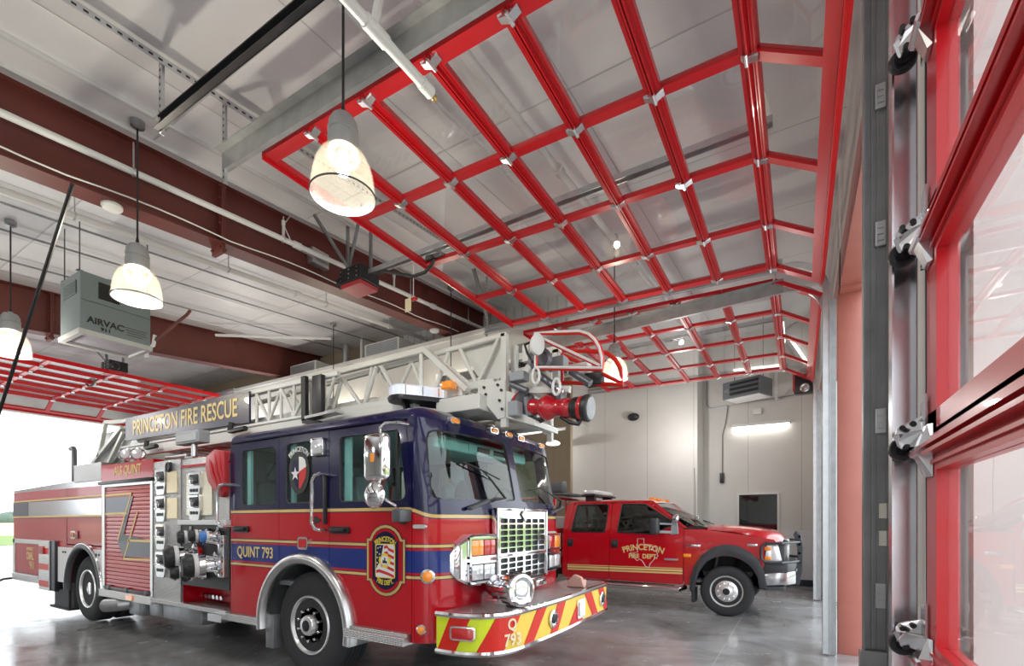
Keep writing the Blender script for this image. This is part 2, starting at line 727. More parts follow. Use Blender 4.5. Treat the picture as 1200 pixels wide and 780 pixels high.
# rear wall with one opening behind the engine
b = MB()
b.box(XR - .2, XR, -13, -2.6, 0, 6)
b.box(XR - .2, XR, .9, 2.5, 0, 6)
b.box(XR - .2, XR, -2.6, .9, 3.2, 6)
b.box(XR - .2, XR, 7.05, 16.6, 0, 6.8)
b.prism([(XR - .2, 2.5, DH), (XR - .2, 7.05, DH), (XR - .2, 7.05, rz(7.05)), (XR - .2, 2.5, rz(2.5))], (.2, 0, 0))
struct('wall_rear', b, M_white)
b = MB()
b.box(XR, XF, -13.2, -13, 0, 5.2)
struct('wall_near', b, M_white)

# partition behind the engine, with a ledge on top and an opening into the tan annex
b = MB()
b.box(XR, -6.3, 7.6, 7.75, 0, 4.6)
b.box(XR, -3.95, 7.6, 7.75, 4.6, 5.22)
b.box(XR, -3.95, 7.6, 8.9, 5.22, 5.3)
struct('wall_partition', b, M_white)
b = MB()
b.box(XR, -3.9, 7.54, 7.62, 5.2, 5.27)
struct('trim_2', b, M_white)
b = MB()
b.box(XR, -8.4, 8.85, 8.95, 5.3, rz(8.85))
struct('wall_upper_tan', b, M_tan)
b = MB()
b.box(-8.4, -3.95, 8.85, 8.95, 5.3, rz(8.85))
struct('wall_upper_ribbed', b, M_rib)
b = MB()
b.box(XR, -5.9, 15.9, 16.0, 0, 6.8)
b.box(-5.98, -5.84, 13.55, 16, 0, 6.8)
struct('wall_annex_tan', b, M_tan)

# far wall: the near slab on the left, the set-back slab on the right
b = MB()
b.prism([(-5.84, 13.4, 0), (-2.3, 13.4, 0), (-2.3, 14.4, 0), (-2.45, 14.4, 0), (-2.45, 13.55, 0), (-5.84, 13.55, 0)], (0, 0, 6.8))
struct('wall_far', b, M_wall)
b = MB()
b.box(-2.3, XF, 14.3, 14.45, 0, 6.8)
struct('wall_far_recess', b, M_wall)
b = MB()
b.box(-2.3, XF, 14.285, 14.3, .16, 1.41)
struct('wall_far_wainscot', b, M_wainscot)
b = MB()
b.box(-2.3, XF, 14.27, 14.3, 0, .16, .005)
struct('baseboard_far', b, M_baseboard)

# interior window in the far wall, dark glass in a white frame
b = MB()
for (x0, x1, z0, z1) in ((-1.44, -.44, 2.34, 2.39), (-1.44, -.44, 1.3, 1.35), (-1.44, -1.39, 1.35, 2.34), (-.49, -.44, 1.35, 2.34)):
    b.box(x0, x1, 14.25, 14.3, z0, z1, .004)
w1 = struct('window_1', b, M_white)
M_darkglass = mat('dark_window_glass', (.012, .012, .014), .03, spec=.9)
b = MB()
b.box(-1.39, -.49, 14.275, 14.299, 1.35, 2.34)
obj('window_pane', b, M_darkglass, w1)

# ------------------------------------------------------------------ overhead sectional doors
PATH = []      # centre line of the open door, interior side: vertical lift, bend, horizontal run


SECT = .64


def section_meshes(y0, y1, p, q, n, th=.05, strut=True, first=False):
    """one door section between edges p and q (x, z points); n = outward normal (x, z) toward the room"""
    P, Q = V((p[0], 0, p[1])), V((q[0], 0, q[1]))
    e = (Q - P).normalized()
    N = V((n[0], 0, n[1]))
    L = (Q - P).length

    def pt(s, t, y):
        r = P + e * s + N * t
        return V((r.x, y, r.z))

    def bx(m, s0, s1, ya, yb, t0, t1):
        _, f = m.add([pt(s0, t0, ya), pt(s1, t0, ya), pt(s1, t0, yb), pt(s0, t0, yb), pt(s0, t1, ya), pt(s1, t1, ya), pt(s1, t1, yb), pt(s0, t1, yb)],
                     [(3, 2, 1, 0), (4, 5, 6, 7), (0, 1, 5, 4), (1, 2, 6, 5), (2, 3, 7, 6), (3, 0, 4, 7)])
    rl, st = .058, .085
    fr, gl = MB(), MB()
    r0 = .13 if first else rl
    bx(fr, .003, r0, y0, y1, -th, 0)
    bx(fr, L - rl, L - .003, y0, y1, -th, 0)
    if strut:                                     # stiffening fins pressed into each rail
        bx(fr, .006, .016, y0, y1, 0, .03)
        bx(fr, L - .016, L - .006, y0, y1, 0, .03)
        bx(fr, .03, .04, y0, y1, 0, .008)
        bx(fr, L - .04, L - .03, y0, y1, 0, .008)
    ys = [y0 + (y1 - y0) * k / 4 for k in range(5)]
    for k, y in enumerate(ys):
        a, c = (y, y + st + .03) if k == 0 else ((y - st - .03, y) if k == 4 else (y - st / 2, y + st / 2))
        bx(fr, r0, L - rl, a, c, -th, 0)
    for k in range(4):
        a, c = ys[k] + (st + .03 if k == 0 else st / 2), ys[k + 1] - (st + .03 if k == 3 else st / 2)
        bx(gl, r0, L - rl, a, c, -th * .55, -th * .45)
    for k in range(4):                            # dark glazing beads
        pass
    return fr, gl, pt, L


def hinge_mesh(pt, L, y):
    h = MB()

    def q(s, t, dy):
        return pt(L + s, t, y + dy)
    for s0, s1 in ((-.075, -.012), (.012, .075)):
        vs = [q(s0, .002, -.035), q(s1, .002, -.035), q(s1, .002, .035), q(s0, .002, .035), q(s0, .012, -.022), q(s1, .034, -.03), q(s1, .034, .03), q(s0, .012, .022)]
        if s0 > 0:
            vs = [q(s0, .002, -.035), q(s1, .002, -.035), q(s1, .002, .035), q(s0, .002, .035), q(s0, .034, -.03), q(s1, .012, -.022), q(s1, .012, .022), q(s0, .034, .03)]
        h.add(vs, [(3, 2, 1, 0), (4, 5, 6, 7), (0, 1, 5, 4), (1, 2, 6, 5), (2, 3, 7, 6), (3, 0, 4, 7)])
    h.cyl(q(0, .03, -.05), q(0, .03, .05), .014, seg=8)
    return h


def build_door(name, label, y0, y1, edges, group=None):
    """edges: list of (x, z) section edges, interior side"""
    root = thing(name, (edges[0][0], (y0 + y1) / 2, 0 if edges[0][1] < 1 else edges[0][1]), label, 'garage door', group, 'structure')
    ys = [y0 + (y1 - y0) * k / 4 for k in range(5)]
    for i in range(len(edges) - 1):
        p, q = edges[i], edges[i + 1]
        e = V((q[0] - p[0], q[1] - p[1])).normalized()
        n = (-e.y, e.x)                            # rotate left: for an upward door this points to -x
        fr, gl, pt, L = section_meshes(y0, y1, p, q, n, first=i == 0)
        s = obj('door_section', fr, M_doorred, root, smooth=0)
        obj('glazing', gl, M_doorglass, s, smooth=0)
        if i < len(edges) - 2:
            for k, y in enumerate(ys):
                yy = min(max(y, y0 + .05), y1 - .05)
                obj('hinge', hinge_mesh(pt, L, yy), M_shiny, s, smooth=0)
    return root


e_open = [(.24, 4.52)]
e_open.append((-.30, 4.84))
for i in range(6):
    e_open.append((-.30 - .64 * (i + 1), 4.84 + .012 * (i + 1)))
d1 = build_door('door_1', 'open red glass overhead door hanging level above the big fire engine', 2.58, 6.98, e_open)
d2 = copy_tree(d1)
d2.name = 'door_2'
d2.location.y += 4.77
d2['label'] = 'open red glass overhead door hanging level above the red pickup'
d3 = copy_tree(d1)
d3.name = 'door_3'
d3.rotation_euler.z = PI
d3.location.x = XR - (.24 - XF) + 0
d3.location.y = 4.78
d3['label'] = 'open red glass overhead door at the back, above the rear exit'

e_closed = [(.325, .02 + .61 * i) for i in range(8)]
d4 = build_door('door_4', 'closed red glass overhead door close by on the right', -2.5, 1.86, [(x, z) for x, z in e_closed])
# protruding struts and end roller hinges of the closed door
for z in (1.91 - .05, 2.52 - .05):
    s = MB()
    s.sweep([(0, 0), (.07, 0), (.07, .018), (.03, .03), (.03, .07), (.07, .082), (.07, .1), (0, .1)], [(.325, -2.5, z), (.325, 1.9, z)])
    obj('strut', s, M_doorred, d4, smooth=0)


def roller_hinge(parent, x, y, z):
    h = MB()
    h.prism([(x - .004, y - .05, z - .11), (x - .004, y + .012, z - .11), (x - .004, y + .012, z + .09), (x - .004, y - .05, z + .11)], (-.006, 0, 0))
    h.prism([(x - .008, y - .01, z + .055), (x - .008, y + .014, z + .055), (x - .055, y + .04, z + .035), (x - .068, y + .035, z + .02), (x - .068, y + .035, z + .005), (x - .04, y + .02, z + .005), (x - .008, y + .01, z - .005)], (0, -.012, 0), .003, 1)
    h.prism([(x - .008, y - .03, z + .01), (x - .05, y - .0, z + .01), (x - .062, y + .02, z - .015), (x - .055, y + .02, z - .04), (x - .04, y + .005, z - .035), (x - .008, y - .02, z - .04)], (0, .008, 0), .003, 1)
    h.bar((x - .06, y + .03, z + .01), (x - .045, y + .045, z - .03), .018, .022)
    hh = obj('roller_hinge', h, M_shiny, parent, smooth=0)
    q = MB()
    for (a, c) in ((-.03, .035), (-.055, .024)):
        q.cyl((x + a, y + .017, z + c), (x + a, y - .004, z + c - .002), .008, seg=10)
    obj('bolt_holes', q, M_blackm, hh)
    w = MB()
    yy = y + .055
    w.lathe([(.016, -.012), (.02, -.014), (.02, -.006), (.033, -.008), (.037, .0), (.037, .012), (.03, .018), (.016, .018)], (x - .045, yy, z - .035), (0, 1, 0), 24)
    w.cyl((x - .045, y, z - .035), (x - .045, yy + .01, z - .035), .008, seg=8)
    obj('roller', w, M_blackm, hh)


for z in (.08, .69, 1.30, 1.91, 2.52, 3.13, 3.74):
    roller_hinge(d4, .325, 1.875, z)
s = MB()
s.tube([(.335, 1.905, .1), (.335, 1.905, 1.2), (.332, 1.905, 2.6), (.33, 1.905, 4.3)], .004, 6)
obj('lift_cable', s, M_blackm, d4)


# ------------------------------------------------------------------ tracks
def track(label, y, sgn, xv, ztop, xe, group, vert=True, rise=.012 / .64, name='door_track', mt=None, amt=None):
    """C channel with a back plate: upright, bend and level run; sgn = side on which the door is"""
    r = .42
    pts = []
    if vert:
        pts += [(xv, y, 0.02), (xv, y, ztop - r)]
    zc, xc = ztop - r, xv - r
    if vert:
        for i in range(1, 9):
            a = PI / 2 * i / 8
            pts.append((xc + r * cos(a), y, zc + r * sin(a)))
    else:
        pts.append((xc, y, ztop))
    pts.append((xe, y, ztop + (xc - xe) * rise))
    t = thing(name, (xv, y, 0 if vert else ztop), label, 'door track', group, 'thing')
    m = MB()
    w, d, k = .075, .045, .004
    up0 = (1, 0, 0) if False else None
    # profile (side = along y, up = away from the door plane)
    prof = [(0, -w / 2), (d, -w / 2), (d, -w / 2 + k), (k, -w / 2 + k), (k, w / 2 - k), (d, w / 2 - k), (d, w / 2), (0, w / 2)]
    P = [V(p) for p in pts]
    rs = []
    n = len(P)
    for i in range(n):
        tg = (P[min(i + 1, n - 1)] - P[max(i - 1, 0)]).normalized()
        nrm = V((-tg.z, 0, tg.x))
        rs.append([P[i] + V((0, sgn * a, 0)) + nrm * bb for a, bb in prof])
    m.rings(rs)
    obj('channel', m, mt or M_galv, t, smooth=30)
    m = MB()
    if vert:
        m.box(xv - .035, xv + .1, y - sgn * .006, y - sgn * .001, .02, ztop - r - .1)
        m.box(xv + .094, xv + .1, y - sgn * .006, y - sgn * .075, .02, ztop - r - .1)
        obj('wall_angle', m, M_galvd, t, smooth=0)
        m = MB()
    xs = xc - .05
    z0 = ztop + .02
    z1 = z0 + (xs - xe) * rise
    m.add([], [])
    for (ya, yb, za, zb) in ((-.006, -.001, -.06, .1), (-.075, -.001, .096, .1)):
        m.prism([(xs, y + sgn * ya, z0 + za), (xs, y + sgn * yb, z0 + za), (xs, y + sgn * yb, z0 + zb), (xs, y + sgn * ya, z0 + zb)], (xe - xs, 0, z1 - z0))
    obj('track_angle', m, amt or M_galvm, t, smooth=0)
    return t


track('galvanised door track along the near edge of the engine bay door', 2.5, 1, .285, 4.87, -4.62, None)
track('galvanised door track along the far edge of the engine bay door', 7.06, -1, .285, 4.87, -4.75, None)
track('galvanised door track beside the maroon column, first of the pickup bay', 7.37, 1, .29, 4.72, -4.3, None, rise=-.03)
track('galvanised door track against the far wall, last of the pickup bay', 11.8, -1, .285, 4.87, -4.72, None)
track('dark door track ending high at the upper left, for the closed door', 1.98, -1, .285, 4.87, -4.62, None, vert=False, mt=M_darktrack, amt=M_darktrack)
for yy, sg, lb in ((2.5, 1, 'door track of the rear exit, along the left edge of the rear door'), (7.06, -1, 'door track of the rear exit, along the partition')):
    t = track(lb, yy, sg, .285, 4.87, -4.62, None)
    t.rotation_euler.z = PI
    t.location = (XR + XF - .285, 9.56 - yy, 0)


# slotted jamb plate with photo eyes between the two near bays
t = thing('jamb_plate', (.28, 2.55, 0), 'grey steel jamb plate between closed door and open bay, with photo eyes', 'door jamb', kind='thing')
m = MB()
m.box(.222, .34, 2.43, 2.455, 0, 4.5)
m.box(.222, .228, 2.40, 2.43, 0, 4.5)
m.box(.25, .254, 2.42, 2.43, 0, 4.5)
m.box(.268, .272, 2.42, 2.43, 0, 4.5)
m.box(.30, .304, 2.42, 2.43, 0, 4.5)
m.box(.325, .345, 2.38, 2.43, 0, 4.5, .004)
obj('plate', m, M_galvd, t, smooth=0)
m = MB()
for z in (.5, 1.3, 2.0, 2.75, 3.3):
    m.box(.262, .298, 2.415, 2.43, z, z + .1, .003)
    for k in range(3):
        m.box(.27, .29, 2.41, 2.416, z + .02 + k * .025, z + .032 + k * .025)
obj('slotted_bracket', m, M_galv, t, smooth=0)
m = MB()
m.box(.21, .3, 2.39, 2.42, .97, 1.13, .004)
m.box(.208, .213, 2.36, 2.42, .97, 1.13, .002)
obj('bracket', m, M_galvd, t, smooth=0)
for z in (.70, .45):
    m = MB()
    m.box(.15, .3, 2.37, 2.40, z, z + .07, .004)
    m.box(.13, .2, 2.33, 2.40, z - .03, z + .085, .01)
    m.cyl((.165, 2.33, z + .03), (.165, 2.315, z + .03), .024, seg=14)
    obj('photo_eye', m, M_black, t)
m = MB()
m.box(.31, .34, 2.33, 2.36, .66, .87, .005)
obj('sensor_stick', m, M_pipe, t)
m = MB()
m.tube([(.215, 2.38, .98), (.225, 2.36, .9), (.26, 2.35, .78), (.3, 2.35, .66), (.325, 2.345, .56), (.325, 2.345, .66)], .006, 6)
obj('sensor_cable', m, M_blackm, t)
M_label = mat('pale_label', (.85, .85, .75), .6)
for z in (1.55, 1.66):
    m = MB()
    m.box(.275, .315, 2.423, 2.4275, z, z + .06)
    obj('paper_label', m, M_label, t, smooth=0)
# bright shaft guard: the open channel the end rollers of the closed door run in
t = thing('roller_channel', (.28, 2.0, 0), 'bright steel channel that the rollers of the closed red door run in', 'door track', kind='thing')
m = MB()
m.box(.262, .318, 2.02, 2.026, 0, 4.5)
m.box(.318, .322, 1.97, 2.026, 0, 4.5)
m.box(.256, .262, 1.96, 2.026, 0, 4.5)
obj('channel', m, M_shiny, t, smooth=0)
m = MB()
for z in (1.16, 1.9, 2.45):
    for k in range(4):
        m.box(.333, .352, 1.99, 2.0, z + k * .028, z + k * .028 + .014)
obj('slotted_bracket', m, M_blackm, t, smooth=0)
# ================================================================== FIRE ENGINE
def at(u, v, y):
    """the point on the upright plane y = const that stands at this spot of the 1200 x 780 frame"""
    A = math.radians(30.7)
    a = (u - 600) / 567
    r = (-sin(A) + a * cos(A), cos(A) + a * sin(A), -(v - 610) / 567)
    t = y / r[1]
    return V((r[0] * t, y, 1.65 + r[2] * t))


M_red = mat('engine_red_paint', (.5, .003, .012), .25, coat=.25, spec=.25)
M_navy = mat('navy_paint', (.007, .007, .045), .28, coat=.2, spec=.3)
M_gold = mat('gold_leaf', (.72, .5, .17), .4, .35)
M_goldt = mat('gold_lettering', (.78, .6, .24), .45, .1)
M_blue = mat('blue_stripe_paint', (.012, .03, .2), .25, coat=.6)
M_yel = mat('yellow_lettering', (.85, .66, .06), .45)
M_whited = mat('white_decal', (.8, .8, .78), .45)
M_redd = mat('red_decal', (.6, .02, .02), .4)
M_ladder = mat('pale_ladder_paint', (.66, .67, .63), .35, coat=.2)
M_ladderd = mat('ladder_metal', (.45, .46, .45), .4, .5)
M_tread = tread_material()
M_seal = mat('black_window_seal', (.012, .012, .014), .5)
M_cabglass = glass_mat('teal_tinted_glass', (.86, .97, .95), refl=.03)
M_seat = mat('grey_seat_cloth', (.17, .185, .2), .8)
M_trimteal = mat('teal_grey_cab_trim', (.42, .62, .62), .6)
M_amber = mat('amber_lens', (.85, .27, .02), .15, coat=1., emit=(.9, .3, .02), es=.12)
M_redlens = mat('red_lens', (.55, .01, .01), .12, coat=1.)
M_clear = mat('clear_lens', (.8, .82, .85), .12, .35, coat=1.)
M_lime = mat('lime_reflective', (.72, .85, .03), .4)
M_orange = mat('yellow_reflective', (.9, .62, .09), .4)
M_redrefl = mat('red_reflective', (.68, .02, .01), .35)
M_chassis = mat('chassis_black', (.02, .02, .022), .6)
M_tarp = mat('red_vinyl_cover', (.45, .02, .03), .4, bump=.25, bscale=9)
M_nozzle = mat('monitor_red', (.5, .004, .012), .18, coat=1.)
M_hub = mat('dark_hub', (.04, .04, .045), .4, .6)
M_rim = mat('polished_alloy', (.9, .9, .9), .34, .9)
M_silver = mat('polished_steel_panel', (.55, .55, .57), .16, 1., var=.05, vscale=3)

YN, YF, YC = 3.2, 5.8, 4.5
truck = thing('fire_engine', (-7.7, YC, 0), 'big red and navy ladder fire engine parked across the middle bay', 'fire engine')


def cab_paint():
    m = mat('cab_two_tone_paint', (.5, .003, .012), .22, coat=.7, spec=.3)
    nt, p = nodes_of(m)
    L = nt.links
    tc = nt.nodes.new('ShaderNodeTexCoord')
    sp = nt.nodes.new('ShaderNodeSeparateXYZ')
    L.new(tc.outputs['Object'], sp.inputs[0])
    X, Z = sp.outputs[0], sp.outputs[2]

    def M(op, a, b=None, c=None):
        n = nt.nodes.new('ShaderNodeMath')
        n.operation = op
        for i, q in enumerate((a, b, c)):
            if q is None:
                continue
            if isinstance(q, (int, float)):
                n.inputs[i].default_value = q
            else:
                L.new(q, n.inputs[i])
        return n.outputs[0]
    mr = nt.nodes.new('ShaderNodeMapRange')
    mr.interpolation_type = 'SMOOTHSTEP'
    L.new(X, mr.inputs[0])
    for k, v in (('From Min', -2.98 + 7.7), ('From Max', -2.72 + 7.7), ('To Min', 1.755), ('To Max', 1.69)):
        mr.inputs[k].default_value = v
    belt = mr.outputs[0]

    def near(c, hw):
        return M('LESS_THAN', M('ABSOLUTE', M('SUBTRACT', Z, c)), hw)

    def mix(f, a, col):
        n = nt.nodes.new('ShaderNodeMixRGB')
        L.new(f, n.inputs[0])
        if isinstance(a, tuple):
            n.inputs[1].default_value = (*a, 1)
        else:
            L.new(a, n.inputs[1])
        n.inputs[2].default_value = (*col, 1)
        return n.outputs[0]
    c = mix(M('GREATER_THAN', Z, belt), (.5, .003, .012), (.006, .006, .05))
    c = mix(near(1.29, .098), c, (.012, .03, .2))
    for z in (1.428, 1.152):
        c = mix(near(z, .02), c, (.012, .012, .075))
        c = mix(near(z, .012), c, (.72, .5, .17))
    c = mix(near(belt, .024), c, (.012, .012, .075))
    c = mix(near(belt, .015), c, (.72, .5, .17))
    L.new(c, p.inputs['Base Color'])
    return m


M_cab = cab_paint()

# ---------------------------------------------------------------- cab shell
FRONT = []                                   # plan curve of the nose, near side to far side
for i in range(11):
    t = i / 10
    p0, p1, p2, p3 = V((-3.0, 3.2)), V((-2.73, 3.2)), V((-2.645, 3.34)), V((-2.625, 3.66))
    FRONT.append(p0 * (1 - t) ** 3 + p1 * 3 * t * (1 - t) ** 2 + p2 * 3 * t * t * (1 - t) + p3 * t ** 3)
for i in range(1, 9):
    y = 3.66 + .84 * i / 8
    FRONT.append(V((-2.575 - .05 * ((4.5 - y) / .84) ** 2, y)))
FRONT = FRONT + [V((p.x, 9 - p.y)) for p in FRONT[-2::-1]]
FS = [0]
for i in range(1, len(FRONT)):
    FS.append(FS[-1] + (FRONT[i] - FRONT[i - 1]).length)
FTOT = FS[-1]


def plan(s, off=0.):
    s = min(max(s, 0), FTOT)
    for i in range(1, len(FS)):
        if s <= FS[i] + 1e-9:
            f = (s - FS[i - 1]) / (FS[i] - FS[i - 1])
            p = FRONT[i - 1].lerp(FRONT[i], f)
            t0 = (FRONT[min(i + 1, len(FS) - 1)] - FRONT[max(i - 1, 0)])
            t1 = (FRONT[i] - FRONT[max(i - 2, 0)])
            t = t1.lerp(t0, f).normalized()
            n = V((t.y, -t.x))
            return p + n * off
    return FRONT[-1]


def s_of_y(y):
    for i in range(1, len(FRONT)):
        if FRONT[i].y >= y:
            f = (y - FRONT[i - 1].y) / max(1e-9, FRONT[i].y - FRONT[i - 1].y)
            return FS[i - 1] + f * (FS[i] - FS[i - 1])
    return FTOT


def rake(z):
    return max(0, z - 1.78) * .2


def nose(s, z, off=0.):
    p = plan(s, off)
    w = min(1, max(0, (p.x + 3.0) / .3))
    return V((p.x - rake(z) * w, p.y, z))


ZT = 2.57
WHEELF, WHEELR = (-4.40, .56), (-9.97, .545)


def wheel_cut(c, r):
    return [(c[0] + r * cos(2 * PI * i / 48), c[1] + r * sin(2 * PI * i / 48)) for i in range(48)]


win = {  # near side windows (x, z)
    'rear': rounded([(-5.52, 1.82), (-4.87, 1.82), (-4.87, 2.46), (-5.52, 2.46)], .07),
    'middle': rounded([(-4.70, 1.83), (-4.27, 1.83), (-4.27, 2.47), (-4.70, 2.47)], .07),
    'front': rounded([(-3.86, 1.83), (-2.985, 1.83), (-3.07, 2.47), (-3.86, 2.47)], [.06, .08, .08, .06]),
}
arch_hole = wheel_cut(WHEELF, .69)


def side_parts(far):
    y = YF if far else YN
    o = (0, 1, 0) if far else (0, -1, 0)

    def fn(x, z):
        return V((x, y, z))
    b = MB()
    if not far:
        # cab wall: rear corner post, then the doors as their own parts
        panel(b, [(-5.74, .58), (-5.715, .58), (-5.715, ZT), (-5.74, ZT)], [], fn, None, .05, out=o)
        panel(b, [(-4.815, .58), (-4.01, .58), (-4.01, ZT), (-4.815, ZT)], [win['middle'], arch_hole], fn, (.2, .2), .05, .1, o)
        panel(b, [(-5.715, 2.545), (-3.0, 2.545), (-3.0, ZT), (-5.715, ZT)], [], fn, None, .05, out=o)
        d = MB()
        panel(d, [(-5.71, .58), (-4.822, .58), (-4.822, 2.54), (-5.71, 2.54)], [win['rear'], arch_hole], fn, (.2, .2), .05, .1, o)
        rd = obj('cab_door', d, M_cab, truck, label='rear cab door')
        d = MB()
        panel(d, [(-4.003, .58), (-2.925, .58), (-2.925, 2.0), (-3.0, 2.54), (-4.003, 2.54)], [win['front'], arch_hole], fn, (.2, .2), .05, .1, o)
        fd = obj('cab_door', d, M_cab, truck, label='front cab door with the fire department crest')
        panel(b, [(-2.918, .58), (-2.9, .58), (-2.9, ZT), (-3.0, ZT), (-2.993, 2.54), (-2.918, 2.0)], [], fn, None, .05, out=o)
        # dark backing seen through the door gaps
        g = MB()
        for x in (-5.712, -4.818, -4.007):
            g.box(x - .01, x + .01, y + .03, y + .045, 1.3 if x > -5 else .6, 2.54)
        obj('door_gap_seal', g, M_seal, truck, smooth=0)
        return b, rd, fd
    panel(b, [(-5.74, .58), (-2.9, .58), (-2.9, ZT), (-5.74, ZT)], [win['rear'], win['middle'], win['front'], arch_hole], fn, (.3, .3), .05, .12, o)
    return b, None, None


shell, rdoor, fdoor = side_parts(False)
b2, _, _ = side_parts(True)
obj('cab_far_side', b2, M_cab, truck, smooth=40)
obj('cab_wall', shell, M_cab, truck, smooth=40)
shell = MB()
# nose with the two windscreen openings
sL, sM0, sM1, sR = s_of_y(3.27), s_of_y(4.44), s_of_y(4.56), s_of_y(5.73)
ws1 = rounded([(sL, 1.84), (sM0, 1.86), (sM0, 2.49), (sL + .03, 2.47)], [.07, .05, .06, .16])
ws2 = [(FTOT - a, z) for a, z in ws1][::-1]
nose_out = [(.1, .58), (.36, .58), (.36, .72), (FTOT - .1, .72), (FTOT - .1, ZT), (.1, ZT)]
panel(shell, nose_out, [ws1, ws2], nose, (.05, .1), .04, .05, (1, 0, 0))


def outline(z, inset):
    P = [(-5.74, YF - inset, z), (-5.74, YN + inset, z)]
    n = 40
    for i in range(n + 1):
        q = nose(FTOT * i / n, min(z, 2.7), -inset)
        P.append((q.x, q.y, z))
    return P


cab = obj('cab_nose', shell, M_cab, truck, smooth=40)
shell = MB()
shell.rings([outline(ZT - .002, 0), outline(2.62, .02), outline(2.655, .06), outline(2.685, .14), outline(2.705, .3), outline(2.715, .6)], True, True)
obj('cab_roof', shell, M_cab, truck, smooth=40)
shell = MB()
shell.box(-5.735, -5.70, YN + .02, YF - .02, .6, ZT)
obj('cab_back', shell, M_cab, truck, smooth=0)

# roof drip rail
m = MB()
m.tube([(-5.72, 3.185, 2.56), (-3.1, 3.185, 2.56), (-2.99, 3.19, 2.545)], .012, 6)
obj('drip_rail', m, M_navy, truck)


def pane(nm, poly, fn, par, mt=M_cabglass, seal=True, inset=.012, out=(0, -1, 0), grid=None, sl=None):
    m = MB()
    panel(m, poly, [], fn, grid, .006, sl, out)
    g = obj(nm, m, mt, par, smooth=60)
    if seal:
        r = MB()
        r.tube([fn(a, c) for a, c in poly], .013, 6, True)
        obj('window_seal', r, M_seal, par)
    return g


for k, par in (('rear', rdoor), ('middle', cab), ('front', fdoor)):
    pane('side_window', win[k], lambda x, z: V((x, YN + .012, z)), par)
    pane('side_window', win[k], lambda x, z: V((x, YF - .012, z)), cab, out=(0, 1, 0))
m = MB()
m.box(-3.115, -3.09, YN + .0, YN + .03, 1.83, 2.47)
obj('window_divider', m, M_seal, fdoor)
m = MB()
m.prism([(x, YN + .004, z) for x, z in rounded([(-5.51, 1.83), (-5.2, 1.83), (-5.2, 2.1), (-5.51, 2.1)], .03)], (0, .01, 0))
for w_ in (ws1, ws2):
    pane('windscreen', w_, lambda s, z: nose(s, z, -.012), cab, grid=(.06, .2), sl=.06, out=(1, 0, 0))

# cab interior
m = MB()
m.box(-5.7, -2.85, YN + .08, YF - .08, .95, 1.0)
m.box(-5.7, -5.66, YN + .06, YF - .06, 1.0, 2.5)
obj('cab_floor', m, M_seat, truck, smooth=0)
m = MB()
m.prism([(-2.8, YN + .22, 1.0), (-2.78, YN + .22, 1.72), (-2.98, YN + .22, 1.8), (-3.14, YN + .22, 1.66), (-3.12, YN + .22, 1.0)], (0, 2.16, 0))
m.box(-3.95, -3.1, 4.2, 4.8, 1.0, 1.75, .05)
obj('dashboard', m, M_trimteal, truck, smooth=0)
m = MB()
m.box(-3.3, -3.0, 3.6, 5.4, 2.36, 2.48, .03)
m.box(-3.02, -2.99, 4.15, 4.85, 2.38, 2.46)
m.box(-5.65, -3.2, YN + .08, YF - .08, 2.5, 2.54)
obj('overhead_console', m, M_trimteal, truck, smooth=0)
m = MB()
for y in (4.3, 4.62):
    m.box(-2.995, -2.98, y, y + .24, 2.39, 2.45, .01)
obj('air_vent', m, M_black, truck)
for (x, y, f) in ((-3.75, 3.75, 1), (-3.75, 5.25, 1), (-5.35, 3.7, 1), (-5.35, 4.5, 1), (-5.35, 5.3, 1), (-4.35, 4.5, -1)):
    m = MB()
    m.box(x - .25, x + .25, y - .25, y + .25, 1.2, 1.38, .06, 3)
    m.prism([(x - .25, y - .24, 1.36), (x - .12, y - .24, 1.36), (x - .24, y - .24, 2.12), (x - .36, y - .24, 2.12)], (0, .48, 0), .04, 2)
    m.prism([(x - .27, y - .15, 2.14), (x - .19, y - .15, 2.14), (x - .22, y - .15, 2.36), (x - .3, y - .15, 2.36)], (0, .3, 0), .03, 2)
    st = obj('seat', m, M_seat, truck)
    s = MB()
    s.bar((x - .2, y + .12, 2.1), (x - .08, y - .12, 1.4), .012, .05)
    obj('seat_belt', s, M_redd, st, smooth=0)
m = MB()
m.tube([(-3.28 + .06 * sin(a) * 1.2, 5.25 + .22 * cos(a), 1.85 + .2 * sin(a)) for a in [2 * PI * i / 24 for i in range(24)]], .014, 6, True)
m.cyl((-3.1, 5.25, 1.7), (-3.28, 5.25, 1.85), .02)
m.bar((-3.28, 5.04, 1.85), (-3.28, 5.46, 1.85), .03, .02)
obj('steering_wheel', m, M_black, truck)

m = MB()
for x0, x1 in ((-5.5, -5.43), (-4.69, -4.64), (-3.85, -3.77)):
    m.box(x0, x1, YN + .055, YN + .085, 1.82, 2.47)
obj('window_trim', m, M_trimteal, truck, smooth=0)
m = MB()
m.box(-5.46, -5.06, 4.3, 4.75, 1.5, 2.36, .02)
obj('blue_reflection_box', m, mat('pale_blue_reflection', (.5, .62, .74), .4), truck)  # added box; its pale blue stands in for a reflection in the rear window
m = MB()
m.ball((-4.98, 3.62, 2.0), .2, (.55, .6, 1.7), 14, 10)
m.ball((-3.3, 4.45, 1.85), .2, (.5, .5, 1.3), 14, 10)
obj('turnout_gear', m, mat('dark_turnout_cloth', (.035, .04, .045), .9), truck)
m = MB()
m.cyl((-4.98, 3.49, 2.18), (-4.98, 3.52, 2.26), .045, seg=10)
obj('gear_tag', m, mat('hi_vis_yellow', (.6, .8, .05), .5), truck)

